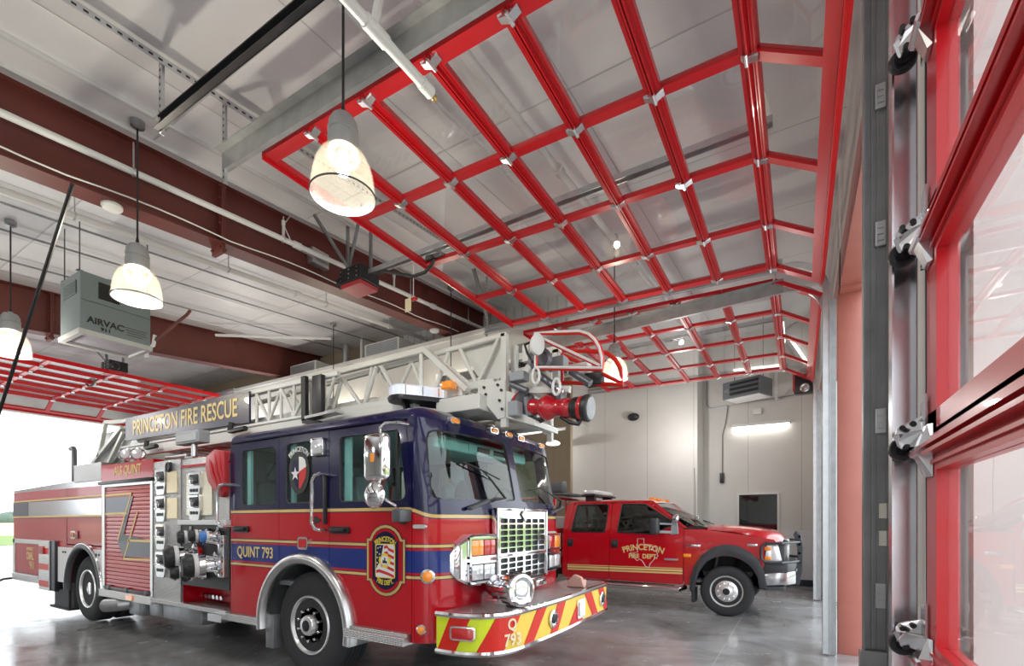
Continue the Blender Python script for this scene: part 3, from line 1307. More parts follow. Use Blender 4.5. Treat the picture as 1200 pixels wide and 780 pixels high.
# ---------------------------------------------------------------- wheels
def make_wheel(parent, c, y, out, rt=.545, w=.34, rear=False):
    """c = (x, z); y = outer side wall, out = -1 toward the camera side"""
    k = 1 if out < 0 else -1
    ctr = (c[0], y, c[1])
    ax = (0, k, 0)                            # h grows inward
    t = MB()
    pr = [(.30, .02), (.315, .0), (.36, -.012), (.43, -.014), (.49, -.002), (.525, .022), (.545, .05)]
    pr = [(r * rt / .545 if r > .32 else r, h) for r, h in pr]
    tr = []
    n = 5
    for i in range(n):
        h0 = .055 + (w - .11) * i / n
        h1 = .055 + (w - .11) * (i + 1) / n
        tr += [(rt, h0 + .006), (rt, h1 - .006), (rt - .012, h1 - .004), (rt - .012, h1 + .004)]
    pr = pr + tr[:-2] + [(rt, w - .05), (.525 * rt / .545, w - .022), (.43, w), (.3, w - .02)]
    t.lathe(pr, ctr, ax, 56)
    tire = obj('tire', t, M_rubber, parent, smooth=25)
    r = MB()
    if not rear:
        prof = [(.302, w * .5), (.302, .02), (.312, .0), (.305, -.012), (.29, -.01), (.283, .005), (.274, .03), (.262, .045), (.24, .048), (.215, .035), (.2, .025), (.185, .02), (.12, .02), (.11, .02), (.105, -.03), (.095, -.045), (.06, -.05), (.055, -.03), (.0, -.03)]
    else:
        prof = [(.302, w * .5), (.302, .02), (.312, .0), (.305, -.012), (.29, -.01), (.283, .01), (.275, .09), (.26, .13), (.24, .15), (.2, .16), (.16, .16), (.15, .1), (.12, .04), (.11, .03), (.0, .03)]
    r.lathe(prof, ctr, ax, 48)
    rim = obj('rim', r, M_rim, tire, smooth=40)
    q = MB()
    for i in range(10):
        a = 2 * PI * (i + .5) / 10
        R = .165 if not rear else .18
        h = .02 if not rear else .155
        p = V((c[0] + R * cos(a), y + k * (h - .0), c[1] + R * sin(a)))
        q.lathe([(.019, 0), (.019, -.022), (.015, -.045), (.006, -.052), (0, -.052)], p, ax, 10)
    obj('lug_nuts', q, M_chrome, tire, smooth=40)
    q = MB()
    for i in range(10):
        a = 2 * PI * i / 10
        R = .238
        h = .044 if not rear else .148
        p = V((c[0] + R * cos(a), y + k * h, c[1] + R * sin(a)))
        q.lathe([(.017, -.004), (.017, -.0065), (0, -.0065)], p, ax, 12)
    obj('hand_holes', q, M_hub, tire, smooth=40)
    q = MB()
    q.lathe([(.052, -.02), (.056, -.052), (.03, -.056), (0, -.056)] if not rear else [(.1, .04), (.1, .02), (.07, .01), (0, .01)], ctr, ax, 20)
    obj('hub', q, M_hub if not rear else M_chrome, tire, smooth=40)
    return tire


make_wheel(truck, WHEELF, YN + .07, -1, .55, .36)
make_wheel(truck, WHEELF, YF - .07, 1, .55, .36)
make_wheel(truck, WHEELR, YN + .05, -1, .535, .3, True)
make_wheel(truck, (WHEELR[0], WHEELR[1]), YN + .37, -1, .535, .3, True)
make_wheel(truck, WHEELR, YF - .05, 1, .535, .3, True)


def fender(c, rad, wid, a0, a1, mt, y, prot=.07, name='fender'):
    m = MB()
    path = [V((c[0] + rad * cos(math.radians(a0 + (a1 - a0) * i / 36)), y, c[1] + rad * sin(math.radians(a0 + (a1 - a0) * i / 36)))) for i in range(37)]
    rs = []
    for i, p in enumerate(path):
        a = math.radians(a0 + (a1 - a0) * i / 36)
        rd = V((cos(a), 0, sin(a)))
        ring = []
        for j in range(9):
            th = PI * j / 8
            ring.append(p + rd * (wid / 2 * cos(th)) + V((0, -prot * sin(th) ** .7 if 0 < j < 8 else 0, 0)))
        ring += [p - rd * wid / 2 + V((0, .03, 0)), p + rd * wid / 2 + V((0, .03, 0))]
        rs.append(ring)
    m.rings(rs)
    return obj(name, m, mt, truck, smooth=50)


fender(WHEELF, .70, .115, -8, 188, M_alu, YN, .075)
m = MB()
rs = []
for i in range(25):
    a = math.radians(-12 + 204 * i / 24)
    rs.append([(WHEELF[0] + .665 * cos(a), yy, WHEELF[1] + .665 * sin(a)) for yy in (YN + .01, YN + .9)])
m.rings(rs, False, False)
m.box(-5.1, -3.7, YN + .9, YN + .95, .6, 1.25)
obj('wheel_well', m, M_galvd, truck, smooth=40)
m = MB()
m.box(-5.09, -4.95, YN + .02, YN + .5, .25, .62, .005)
obj('mud_flap', m, M_galvd, truck)

# ---------------------------------------------------------------- under the cab
m = MB()
m.box(-13.2, -2.6, 3.95, 4.2, .62, .9)
m.box(-13.2, -2.6, 4.8, 5.05, .62, .9)
m.box(-9.0, -5.9, 3.5, 5.5, .36, .6)
m.cyl((WHEELF[0], YN + .3, .5), (WHEELF[0], YF - .3, .5), .09)
m.cyl((WHEELR[0], YN + .3, .55), (WHEELR[0], YF - .3, .55), .12)
m.ball((WHEELR[0], YC, .55), .28)
m.box(-3.7, -2.8, YN + .3, YF - .3, .55, .8)
obj('chassis', m, M_chassis, truck)
m = MB()
m.box(-3.69, -2.93, 3.1, 3.3, .56, .64, .008)
m.box(-3.69, -2.93, 3.15, 3.3, .64, .66)
obj('cab_step', m, M_tread, truck, smooth=0)
m = MB()
m.box(-5.74, -5.12, 3.12, 3.3, .5, .585, .008)
obj('cab_step', m, M_tread, truck, smooth=0)

# ---------------------------------------------------------------- hardware on the near side of the cab
def grab_bar(x, z0, z1, y=YN, st=.1, r=.018):
    m = MB()
    m.tube([(x, y, z0), (x - .0, y - st * .6, z0), (x, y - st, z0 + .05), (x, y - st, (z0 + z1) / 2), (x, y - st, z1 - .05), (x, y - st * .6, z1), (x, y, z1)], r, 10)
    for z in (z0, z1):
        m.lathe([(.035, 0), (.035, -.012), (.02, -.02)], (x, y, z), (0, 1, 0), 14)
    return obj('grab_handle', m, M_chrome, truck)


def grab_c(xa, xb, z0, z1, r=.019, st=.09):
    m = MB()
    y = YN
    m.tube([(xb, y, z0), (xb, y - st, z0), (xa + .05, y - st, z0 + .01), (xa, y - st, z0 + .07), (xa, y - st, (z0 + z1) / 2), (xa, y - st, z1 - .07), (xa + .05, y - st, z1 - .01), (xb, y - st, z1), (xb, y, z1)], r, 10)
    return obj('grab_handle', m, M_chrome, truck)


grab_c(-5.86, -5.73, 1.58, 2.07)
grab_c(-4.15, -4.03, 1.56, 2.11)
m = MB()
m.box(-4.07, -4.03, YN - .03, YN, 1.62, 2.13, .006)
obj('door_post_trim', m, M_black, truck)
for (x0, x1, z, par) in ((-5.66, -5.36, 1.555, rdoor), (-3.98, -3.7, 1.56, fdoor)):
    m = MB()
    m.prism([(p[0], YN - .002, p[1]) for p in rrect(x1 - x0, .07, .03, 4, (x0 + x1) / 2, z)], (0, -.02, 0))
    m.box(x0 + .03, x1 - .04, YN - .06, YN - .02, z - .015, z + .018, .008)
    obj('door_handle', m, M_black, par)
# scene light at the top of the middle panel, red marker by the door
m = MB()
m.box(-4.235, -4.05, YN - .05, YN, 2.3, 2.48, .012)
q = obj('side_light', m, M_chrome, truck)
m = MB()
m.box(-4.22, -4.065, YN - .056, YN - .045, 2.32, 2.46, .004)
obj('lens', m, M_clear, q)
m = MB()
m.prism([(p[0], YN, p[1]) for p in rrect(.16, .13, .03, 4, -4.385, 1.42)], (0, -.03, 0))
q = obj('side_marker', m, M_chrome, truck)
m = MB()
m.prism([(p[0], YN - .03, p[1]) for p in rrect(.11, .09, .02, 4, -4.385, 1.42)], (0, -.008, 0))
obj('lens', m, M_redlens, q)
m = MB()
m.prism([(-4.32, YN - .002, 1.66), (-4.22, YN - .002, 1.7), (-4.12, YN - .002, 1.66), (-4.22, YN - .002, 1.62)], (0, -.006, 0))
obj('diamond_badge', m, M_black, truck)
m = MB()
m.prism([(p[0], YN - .002, p[1]) for p in rounded([(-3.09, 1.68), (-2.95, 1.68), (-2.96, 1.64), (-3.02, 1.615), (-3.08, 1.64)], .012)], (0, -.008, 0))
obj('maker_badge', m, M_black, truck)
m = MB()
m.prism([tuple(nose(.16 + a, 1.6 + c)) for a, c in rrect(.12, .035, .015)], (.0, -.02, 0))
obj('door_lock', m, M_chrome, truck)
for (s, z, r, mt) in ((.225, 1.165, .05, M_amber), (.17, .70, .035, M_amber)):
    p = nose(s, z)
    n = (nose(s, z, .1) - p).normalized()
    m = MB()
    m.lathe([(r * 1.3, 0), (r * 1.3, .01), (r * 1.05, .018)], p, n, 20)
    q = obj('round_marker', m, M_chrome, truck)
    m = MB()
    m.lathe([(r, .012), (r * .9, .025), (r * .5, .034), (0, .036)], p, n, 20)
    obj('lens', m, mt, q)

# mirror
m = MB()
m.prism([(-3.24, 2.92, 1.99), (-2.98, 2.92, 1.99), (-2.98, 2.92, 2.40), (-3.24, 2.92, 2.40)], (0, .12, 0), .05, 4)
mh = obj('mirror_head', m, M_chrome, truck, smooth=60)
m = MB()
m.tube([(-3.1, 3.0, 2.39), (-3.1, 3.0, 2.45), (-3.06, 3.02, 2.49), (-2.98, 3.1, 2.5), (-2.95, 3.2, 2.5)], .014, 8)
obj('mirror_arm', m, M_chrome, mh)
m = MB()
m.tube([(-3.1, 3.0, 2.0), (-3.1, 2.96, 1.9), (-3.04, 2.98, 1.84), (-2.97, 3.05, 1.78), (-2.97, 3.1, 1.72)], .013, 8)
obj('mirror_arm', m, M_chrome, mh)
m = MB()
m.box(-3.02, -2.92, 3.05, 3.2, 1.64, 1.75, .012)
obj('mirror_base', m, M_greyd, mh)
m = MB()
m.lathe([(0, -.05), (.06, -.045), (.105, -.02), (.118, .0), (.115, .015), (0, .02)], (-3.1, 2.93, 1.87), (0, 1, 0), 24)
obj('convex_mirror', m, M_chrome, mh, smooth=60)
m = MB()
m.prism([(-3.13, 2.919, 2.15), (-3.09, 2.919, 2.15), (-3.09, 2.919, 2.22), (-3.13, 2.919, 2.22)], (0, -.006, 0))
obj('turn_lamp', m, M_amber, mh)

# ---------------------------------------------------------------- crest, lettering
YD = YN - .003
cx, cz = -3.235, 1.29


def crest_outline(w, h, sh, r=.0):
    """straight sides, arched top and bottom"""
    P = []
    for i in range(13):
        a = PI * i / 12
        P.append((cx + w / 2 * cos(a) * 1., cz + h / 2 - sh + sh * sin(a)))
    for i in range(13):
        a = PI + PI * i / 12
        P.append((cx + w / 2 * cos(a), cz - h / 2 + sh + sh * sin(a)))
    return P


def decal(name, poly, y, mt, par, th=.0012):
    m = MB()
    m.prism([(p[0], y, p[1]) for p in poly], (0, -th, 0))
    return obj(name, m, mt, par, smooth=0)


def shoulder(w, h, c, k):
    x0, x1, z0, z1 = cx - w / 2, cx + w / 2, cz - h / 2, cz + h / 2
    P = []
    for i in range(9):
        a = math.radians(20 + 140 * i / 8)
        P.append((cx + w * .42 * cos(a) / cos(math.radians(20)), z1 - k * (1 - sin(a)) / (1 - sin(math.radians(20))) ))
    P += [(x0, z1 - k), (x0, z0 + k)]
    for i in range(9):
        a = math.radians(200 + 140 * i / 8)
        P.append((cx + w * .42 * cos(a) / cos(math.radians(20)), z0 + k * (1 + sin(a)) / (1 - sin(math.radians(20)))))
    P += [(x1, z0 + k), (x1, z1 - k)]
    return P


crest = decal('crest', shoulder(.49, .66, 0, .13), YD, M_navy, truck, .0015)
decal('crest_gold_edge', shoulder(.475, .645, 0, .128), YD - .0015, M_gold, crest)
decal('crest_inner_edge', shoulder(.425, .595, 0, .122), YD - .0027, M_navy, crest)
decal('crest_field', shoulder(.41, .58, 0, .12), YD - .0039, M_red, crest)
decal('crest_plate', shoulder(.325, .53, 0, .085), YD - .005, M_navy, crest)
decal('crest_flag_edge', rounded([(cx - .13, cz - .2), (cx + .13, cz - .2), (cx + .13, cz + .19), (cx - .13, cz + .19)], .03), YD - .0062, M_yel, crest)
decal('crest_flag', rounded([(cx - .12, cz - .19), (cx + .12, cz - .19), (cx + .12, cz + .18), (cx - .12, cz + .18)], .026), YD - .0074, M_whited, crest)
decal('crest_canton', [(cx - .118, cz - .1), (cx - .06, cz + .0), (cx - .02, cz + .175), (cx - .1, cz + .176), (cx - .118, cz + .16)], YD - .0086, M_navy, crest)
for i in range(5):
    zz = cz + .165 - i * .07
    x0 = cx - .01 if i < 2 else (cx - .05 if i < 4 else cx - .115)
    decal('crest_stripe', [(x0, zz), (x0 + .04, zz + .012), (cx + .05, zz - .02), (cx + .118, zz - .045), (cx + .118, zz - .078), (cx + .05, zz - .053), (x0 + .04, zz - .022), (x0, zz - .034)], YD - .0086, M_redd, crest)
for (a, c) in ((-.09, .14), (-.06, .15), (-.1, .09), (-.07, .07), (-.1, .03), (-.1, -.03), (-.095, -.07)):
    st = []
    for i in range(10):
        R = .013 if i % 2 == 0 else .005
        st.append((cx + a + R * sin(2 * PI * i / 10), cz + c + R * cos(2 * PI * i / 10)))
    decal('crest_star', st, YD - .0098, M_whited, crest)
mc = []
for k in range(4):
    for (a, R) in ((-30, .085), (-12, .075), (0, .08), (12, .075), (30, .085), (45, .045)):
        an = math.radians(90 * k + a)
        mc.append((cx + R * cos(an), cz + R * 1.05 * sin(an)))
decal('crest_cross', mc, YD - .011, M_yel, crest)
decal('crest_disc', [(cx + .05 * cos(2 * PI * i / 24), cz + .052 * sin(2 * PI * i / 24)) for i in range(24)], YD - .0122, M_whited, crest)
decal('crest_tower', [(cx - .03, cz - .03), (cx + .035, cz - .03), (cx + .03, cz - .005), (cx + .012, cz - .005), (cx + .012, cz + .03), (cx - .004, cz + .034), (cx - .004, cz - .005), (cx - .02, cz + .012), (cx - .024, cz - .005)], YD - .0134, M_black, crest)
for q in list(crest.children):
    if q.name.split('.')[0] in ('crest_flag_edge', 'crest_flag', 'crest_canton', 'crest_stripe', 'crest_star', 'crest_cross', 'crest_disc', 'crest_tower'):
        q.data.transform(Matrix.Translation((cx + 7.7, 0, cz)) @ Matrix.Diagonal((.95, 1, .8, 1)) @ Matrix.Translation((-cx - 7.7, 0, -cz)))
text('lettering', 'PRINCETON', .066, (cx, YD - .0068, cz + .193), (1, 0, 0), (0, 0, 1), M_yel, crest, arc=.2, bold=.0012, sx=.74)
text('lettering', 'FIRE DEPT.', .062, (cx, YD - .0068, cz - .203), (1, 0, 0), (0, 0, 1), M_yel, crest, arc=-.24, bold=.0012, sx=.72)
text('lettering', 'QUINT 793', .17, (-5.26, YN - .004, 1.292), (1, 0, 0), (0, 0, 1), M_goldt, rdoor, sx=.82, bold=.002)

# crest on the middle window
q = -4.485
wc = 2.16
yw = YN + .004


def ringpoly(r0, r1, n=40):
    m = MB()
    for i in range(n):
        a, c = 2 * PI * i / n, 2 * PI * (i + 1) / n
        m.prism([(q + r0 * cos(a), yw, wc + 1.15 * r0 * sin(a)), (q + r1 * cos(a), yw, wc + 1.15 * r1 * sin(a)), (q + r1 * cos(c), yw, wc + 1.15 * r1 * sin(c)), (q + r0 * cos(c), yw, wc + 1.15 * r0 * sin(c))], (0, -.001, 0))
    return m


sh = [(q - .12, wc + .05), (q - .1, wc + .13), (q - .03, wc + .12), (q + .0, wc + .16), (q + .06, wc + .15), (q + .12, wc + .05), (q + .11, wc - .06), (q + .03, wc - .17), (q - .03, wc - .17), (q - .11, wc - .06)]
wcst = decal('window_crest', [(q + .165 * cos(2 * PI * i / 32), wc + .23 * sin(2 * PI * i / 32)) for i in range(32)], yw + .001, M_black, truck)
decal('crest_shield', sh, yw, M_navy, wcst)
decal('crest_red_field', [(q, wc - .0), (q + .12, wc + .05), (q + .11, wc - .06), (q + .03, wc - .17), (q, wc - .17)], yw - .0012, M_redd, wcst)
decal('crest_white_field', [(q, wc), (q + .12, wc + .05), (q + .1, wc + .12), (q + .06, wc + .15), (q, wc + .16)], yw - .0012, M_whited, wcst)
st = []
for i in range(10):
    R = .075 if i % 2 == 0 else .03
    st.append((q - .06 + R * sin(2 * PI * i / 10), wc - .02 + R * cos(2 * PI * i / 10)))
decal('crest_star', st, yw - .0024, M_whited, wcst)
text('lettering', 'PRINCETON', .075, (q, yw - .002, wc + .235), (1, 0, 0), (0, 0, 1), M_whited, wcst, arc=.2, bold=.001, sx=.85)

# ---------------------------------------------------------------- front of the cab
def front(y, z, off=0.):
    return nose(s_of_y(y), z, off)


# grille plate
GX = -2.52
gy0, gy1, gz0, gz1 = 3.97, 5.03, 1.03, 1.765
holes = []
rows = [(1.65 - .06 * i) for i in range(6)] + [(1.255 - .058 * i) for i in range(4)]
for z in rows:
    for k in range(6):
        yc = 4.5 + (k - 2.5) * .158 + (.01 if k > 2 else -.01)
        holes.append(rrect(.134, .046, .016, 3, yc, z))
m = MB()
panel(m, rounded([(gy0, gz0 + .02), (gy1, gz0 + .02), (gy1, gz1), (gy0, gz1)], .02), holes, lambda y, z: V((GX, y, z)), None, .02, out=(1, 0, 0))
m.box(GX - .06, GX + .012, gy0 - .012, gy0 + .02, gz0, gz1 + .01, .006)
m.box(GX - .06, GX + .012, gy1 - .02, gy1 + .012, gz0, gz1 + .01, .006)
m.box(GX - .06, GX + .012, gy0, gy1, gz1 - .015, gz1 + .012, .006)
m.box(GX - .02, GX + .012, gy0 + .02, gy1 - .02, 1.292, 1.318, .006)
m.box(GX - .1, GX + .03, 4.2, 4.95, .99, 1.03, .01)
m.box(GX - .1, GX + .02, 4.75, 5.0, .92, .99, .01)
gr = obj('grille', m, M_chrome, truck, smooth=30)
m = MB()
m.box(GX - .05, GX - .025, gy0 + .02, gy1 - .02, gz0, gz1 - .02)
obj('grille_backing', m, M_black, gr)
m = MB()
m.prism([(GX + .004, 4.5, 1.79), (GX + .004, 4.42, 1.715), (GX + .004, 4.5, 1.64), (GX + .004, 4.58, 1.715)], (.014, 0, 0))
obj('grille_badge', m, M_alu, gr)


# headlight housings wrap round the corners
def headlight(mir):
    m = MB()
    rs = []
    ya = [(.07, 1.33, 1.22, .0), (.1, 1.42, 1.15, .035), (.2, 1.475, 1.1, .05), (.3, 1.5, 1.075, .055), (.4, 1.515, 1.06, .06), (.5, 1.52, 1.055, .062), (.6, 1.52, 1.05, .062), (.7, 1.52, 1.05, .062), (.8, 1.52, 1.05, .062), (.9, 1.52, 1.05, .062)]
    s0 = .43
    s1 = s_of_y(3.955)
    for i in range(14):
        t = i / 13
        s = s0 + (s1 - s0) * t
        k = min(1, t / .4)
        zt = 1.36 + (.165) * math.sqrt(k)
        zb = 1.19 - (.14) * math.sqrt(k)
        off = .075 * min(1, t / .2) ** .5
        c = []
        for (o, z) in ((-.02, zb), (off * .75, zb), (off, zb + .02), (off, zt - .02), (off * .75, zt), (-.02, zt)):
            p = nose(s, 1.3, o)
            c.append(V((p.x, 9 - p.y if mir else p.y, z)))
        rs.append(c)
    m.rings(rs)
    h = obj('headlight_housing', m, M_chrome, truck, smooth=30)
    y0, y1 = 3.57, 3.93

    def Y(y):
        return 9 - y if mir else y

    def q(y, z, o):
        p = nose(s_of_y(y), 1.3, o + .075)
        return V((p.x, Y(p.y), z))

    def lens(nm, ya, yb, za, zb, mt, th=.018):
        m = MB()
        m.prism([q(ya, za, .0), q(yb, za, .0), q(yb, zb, .0), q(ya, zb, .0)], (th, 0, 0), .008, 2)
        obj(nm, m, mt, h)
    for (za, zb) in ((1.305, 1.5), (1.075, 1.275)):
        m = MB()
        for (a, c, d, e) in ((y0 - .02, y1 + .02, zb - .02, zb), (y0 - .02, y1 + .02, za, za + .02), (y0 - .02, y0, za, zb), (y1, y1 + .02, za, zb)):
            m.prism([q(a, d, 0), q(c, d, 0), q(c, e, 0), q(a, e, 0)], (.022, 0, 0))
        obj('lamp_bezel', m, M_chrome, h, smooth=0)
        m = MB()
        m.prism([q(y0, za + .02, .001), q(y1, za + .02, .001), q(y1, zb - .02, .001), q(y0, zb - .02, .001)], (.004, 0, 0))
        obj('lamp_backing', m, M_hub, h, smooth=0)
    lens('turn_lamp', y0 + .01, (y0 + y1) / 2 - .005, 1.33, 1.475, M_amber)
    lens('warning_lamp', (y0 + y1) / 2 + .005, y1 - .01, 1.33, 1.475, M_redlens)
    lens('headlamp', y0 + .015, (y0 + y1) / 2 - .008, 1.105, 1.245, M_clear)
    lens('headlamp', (y0 + y1) / 2 + .008, y1 - .015, 1.105, 1.245, M_clear)


headlight(False)
headlight(True)

# wipers and washer cowl
for (base, mid, tip, b0, b1) in ((front(3.92, 1.84, .05), front(4.1, 1.87, .1), front(3.95, 2.08, .05), front(3.62, 2.2, .03), front(4.15, 2.07, .03)),
                                 (front(5.45, 1.80, .05), front(5.5, 1.9, .1), front(5.05, 2.03, .05), front(4.75, 2.0, .03), front(5.35, 2.08, .03))):
    m = MB()
    m.tube([base, base + V((.03, .02, .02)), mid, tip], [.018, .02, .014, .008], 8)
    m.tube([b0, (b0 + b1) / 2 + V((.015, 0, 0)), b1], .008, 6)
    m.tube([tip, (b0 + b1) / 2 + V((.01, 0, 0))], .007, 6)
    obj('wiper', m, M_black, truck)
for (y, z) in ((3.72, 1.79), (5.4, 1.77)):
    m = MB()
    p = front(y, z, .03)
    m.bar(p + V((0, -.12, -.03)), p + V((.0, .22, .06)), .06, .035, bev=.012)
    obj('wiper_arm_cover', m, M_greyd, truck)

# five amber roof markers
for (u, v) in ((532, 491), (573, 502), (588, 507), (602, 511), (630, 518)):
    y = {532: 3.62, 573: 4.22, 588: 4.5, 602: 4.78, 630: 5.38}[u]
    p = front(y, 2.57, .0)
    m = MB()
    m.prism([(p.x - .02, y + a, 2.585 + c) for a, c in rrect(.15, .06, .025)], (.045, 0, 0))
    k = obj('marker_light', m, M_chrome, truck)
    m = MB()
    m.prism([(p.x + .0, y + a, 2.585 + c) for a, c in rrect(.11, .042, .018)], (.035, 0, 0), .01, 2)
    obj('lens', m, M_amber, k)

# ---------------------------------------------------------------- bumper extension
BP = [V((-2.62, 3.17))]
for i in range(13):
    t = i / 12
    p0, p1, p2, p3 = V((-2.52, 3.17)), V((-2.25, 3.17)), V((-2.06, 3.28)), V((-2.045, 3.62))
    BP.append(p0 * (1 - t) ** 3 + p1 * 3 * t * (1 - t) ** 2 + p2 * 3 * t * t * (1 - t) + p3 * t ** 3)
for i in range(1, 9):
    BP.append(V((-2.045 + .03 * sin(PI / 2 * i / 8), 3.62 + .88 * i / 8)))
for i in range(1, 9):
    BP.append(V((-2.015 - .02 * sin(PI / 2 * i / 8), 4.5 + 1.16 * i / 8)))
for i in range(1, 9):
    t = i / 8
    BP.append(V((-2.035, 5.66)) * (1 - t) ** 3 + V((-2.045, 5.78)) * 3 * t * (1 - t) ** 2 + V((-2.1, 5.83)) * 3 * t * t * (1 - t) + V((-2.22, 5.83)) * t ** 3)
BP.append(V((-2.62, 5.83)))
BS = [0]
for i in range(1, len(BP)):
    BS.append(BS[-1] + (BP[i] - BP[i - 1]).length)


def bump(s, z, off=0.):
    s = min(max(s, 0), BS[-1])
    for i in range(1, len(BS)):
        if s <= BS[i] + 1e-9:
            f = (s - BS[i - 1]) / (BS[i] - BS[i - 1])
            p = BP[i - 1].lerp(BP[i], f)
            t = (BP[min(i + 1, len(BP) - 1)] - BP[i - 1]).lerp(BP[i] - BP[max(i - 2, 0)], 1 - f).normalized()
            return V((p.x + t.y * off, p.y - t.x * off, z))


def bs_of_y(y):
    for i in range(1, len(BP)):
        if BP[i].y >= y - 1e-9 and BP[i].x > -2.3:
            f = (y - BP[i - 1].y) / max(1e-9, BP[i].y - BP[i - 1].y)
            return BS[i - 1] + f * (BS[i] - BS[i - 1])
    return BS[-1]


ZB0, ZB1 = .575, .865
m = MB()
N = 60
ring = [bump(BS[-1] * i / N, 0) for i in range(N + 1)]
m.prism([(p.x, p.y, ZB1) for p in ring], (0, 0, .012))
obj('bumper_deck', m, M_tread, truck, smooth=0)
m = MB()
rs = []
for i in range(N + 1):
    s = BS[-1] * i / N
    rs.append([bump(s, ZB0, 0), bump(s, ZB1, 0), bump(s, ZB1, -.04), bump(s, ZB0, -.04)])
m.rings(rs)
bumper = obj('bumper', m, M_orange, truck, smooth=50)
for (z0, z1, nm) in ((ZB1 - .01, ZB1 + .03, 'bumper_top_trim'), (ZB0 - .03, ZB0 + .01, 'bumper_bottom_trim')):
    m = MB()
    rs = []
    for i in range(N + 1):
        s = BS[-1] * i / N
        rs.append([bump(s, z0, -.02), bump(s, z0, .014), bump(s, (z0 + z1) / 2, .024), bump(s, z1, .014), bump(s, z1, -.02)])
    m.rings(rs)
    obj(nm, m, M_chrome, bumper, smooth=50)
# chevrons: (s of the lower edge, width, lean)
H = ZB1 - ZB0 - .02
zl, zh = ZB0 + .01, ZB1 - .01


def stripe(nm, b0, b1, t0, t1, mt, off=.006):
    m = MB()
    P = [(b0, zl), (b1, zl), (t1, zh), (t0, zh)]
    panel(m, P, [], lambda s, z: bump(s, z, off), (.03, .1), .002, .03, (1, -1, 0))
    obj(nm, m, mt, bumper, smooth=0)


stripe('lime_panel', .004, .42, .004, .58, M_lime, .003)
for q in ((.018, .2, .143, .327), (.376, .612, .534, .813), (.869, 1.029, 1.091, 1.267), (1.338, 1.487, 1.487, 1.674), (2.43, 2.602, 2.193, 2.4), (2.83, 2.99, 2.62, 2.8)):
    stripe('chevron', *q, M_redrefl)
m = MB()
panel(m, [(1.753, zl), (2.134, zl), (1.99, zh - .06)], [], lambda s, z: bump(s, z, .006), (.04, .1), .0015, .04, (1, 0, 0))
obj('chevron', m, M_redrefl, bumper, smooth=0)
# lettering on the bumper
M_cream = mat('cream_lettering', (.85, .74, .5), .4)


def bump_text(s, size, y, z):
    p = bump(bs_of_y(y), z, .012)
    return text('lettering', s, size, p, (.35, .94, 0), (0, 0, 1), M_cream, bumper, bold=.003, sx=.9)


bump_text('Q', .13, 3.47, .785)
bump_text('793', .14, 3.48, .655)
# lamps on the bumper
s_ = .27
m = MB()
m.prism([bump(s_ + a, .735 + c, .003) for a, c in rrect(.22, .12, .03)], (0, -.03, 0), .008, 2)
k = obj('bumper_lamp', m, M_chrome, bumper)
m = MB()
m.prism([bump(s_ + a, .735 + c, .03) for a, c in rrect(.18, .09, .02)], (0, -.012, 0), .005, 2)
obj('lens', m, M_redlens, k)
for y in (4.16, 5.52):
    p = bump(bs_of_y(y), .72, .004)
    m = MB()
    m.lathe([(.085, 0), (.085, .014), (.07, .022), (.066, .01), (0, .008)], p, (1, 0, 0), 24)
    k = obj('bumper_horn', m, M_chrome, bumper)
    m = MB()
    m.lathe([(.045, .009), (.045, .02), (.02, .03), (0, .03)], p, (1, 0, 0), 20)
    obj('horn_mesh', m, M_hub, k)
p = bump(bs_of_y(4.83), .715, .003)
m = MB()
m.prism([(p.x, p.y + a, p.z + c) for a, c in rrect(.2, .2, .015)], (.02, 0, 0))
k = obj('bumper_lamp', m, M_chrome, bumper)
m = MB()
m.prism([(p.x + .02, p.y + a, p.z + c) for a, c in rrect(.14, .14, .015)], (.008, 0, 0))
obj('lens', m, M_clear, k)

# mechanical siren on the deck
c = V((-2.2, 3.78, 1.03))
ax = V((.93, -.36, 0)).normalized()
m = MB()
m.lathe([(0, -.42), (.05, -.41), (.1, -.36), (.115, -.28), (.115, -.16), (.1, -.1), (.1, -.06)], c, ax, 28)
sr = obj('siren', m, M_chrome, truck, smooth=40)
m = MB()
pr = [(.1, -.08), (.15, -.07)]
pr += [(.158, -.06), (.158, .06), (.145, .085), (.12, .092), (.1, .08), (.085, .075), (.07, .085), (.03, .088), (0, .088)]
m.lathe(pr, c, ax, 36)
obj('siren_rotor_housing', m, M_chrome, sr, smooth=35)
m = MB()
u = ax.orthogonal().normalized()
w_ = ax.cross(u)
for i in range(18):
    a = 2 * PI * i / 18
    r = u * cos(a) + w_ * sin(a)
    m.bar(c + r * .16 - ax * .055, c + r * .16 + ax * .055, .008, .012, r)
obj('siren_slots', m, M_hub, sr, smooth=0)
m = MB()
m.box(c.x - .3, c.x - .02, c.y - .02, c.y + .16, .875, .93, .01)
obj('siren_mount', m, M_chrome, sr)
# folded hose bracket at the far end
m = MB()
m.prism([(-2.35, 5.2, .877), (-2.12, 5.2, .877), (-2.16, 5.2, 1.0), (-2.25, 5.2, 1.03), (-2.32, 5.2, .96)], (0, .05, 0), .01, 1)
m.box(-2.32, -2.16, 5.25, 5.38, .88, .96, .02)
obj('deck_bracket', m, mat('pale_pink_rubber', (.7, .4, .33), .5), truck)
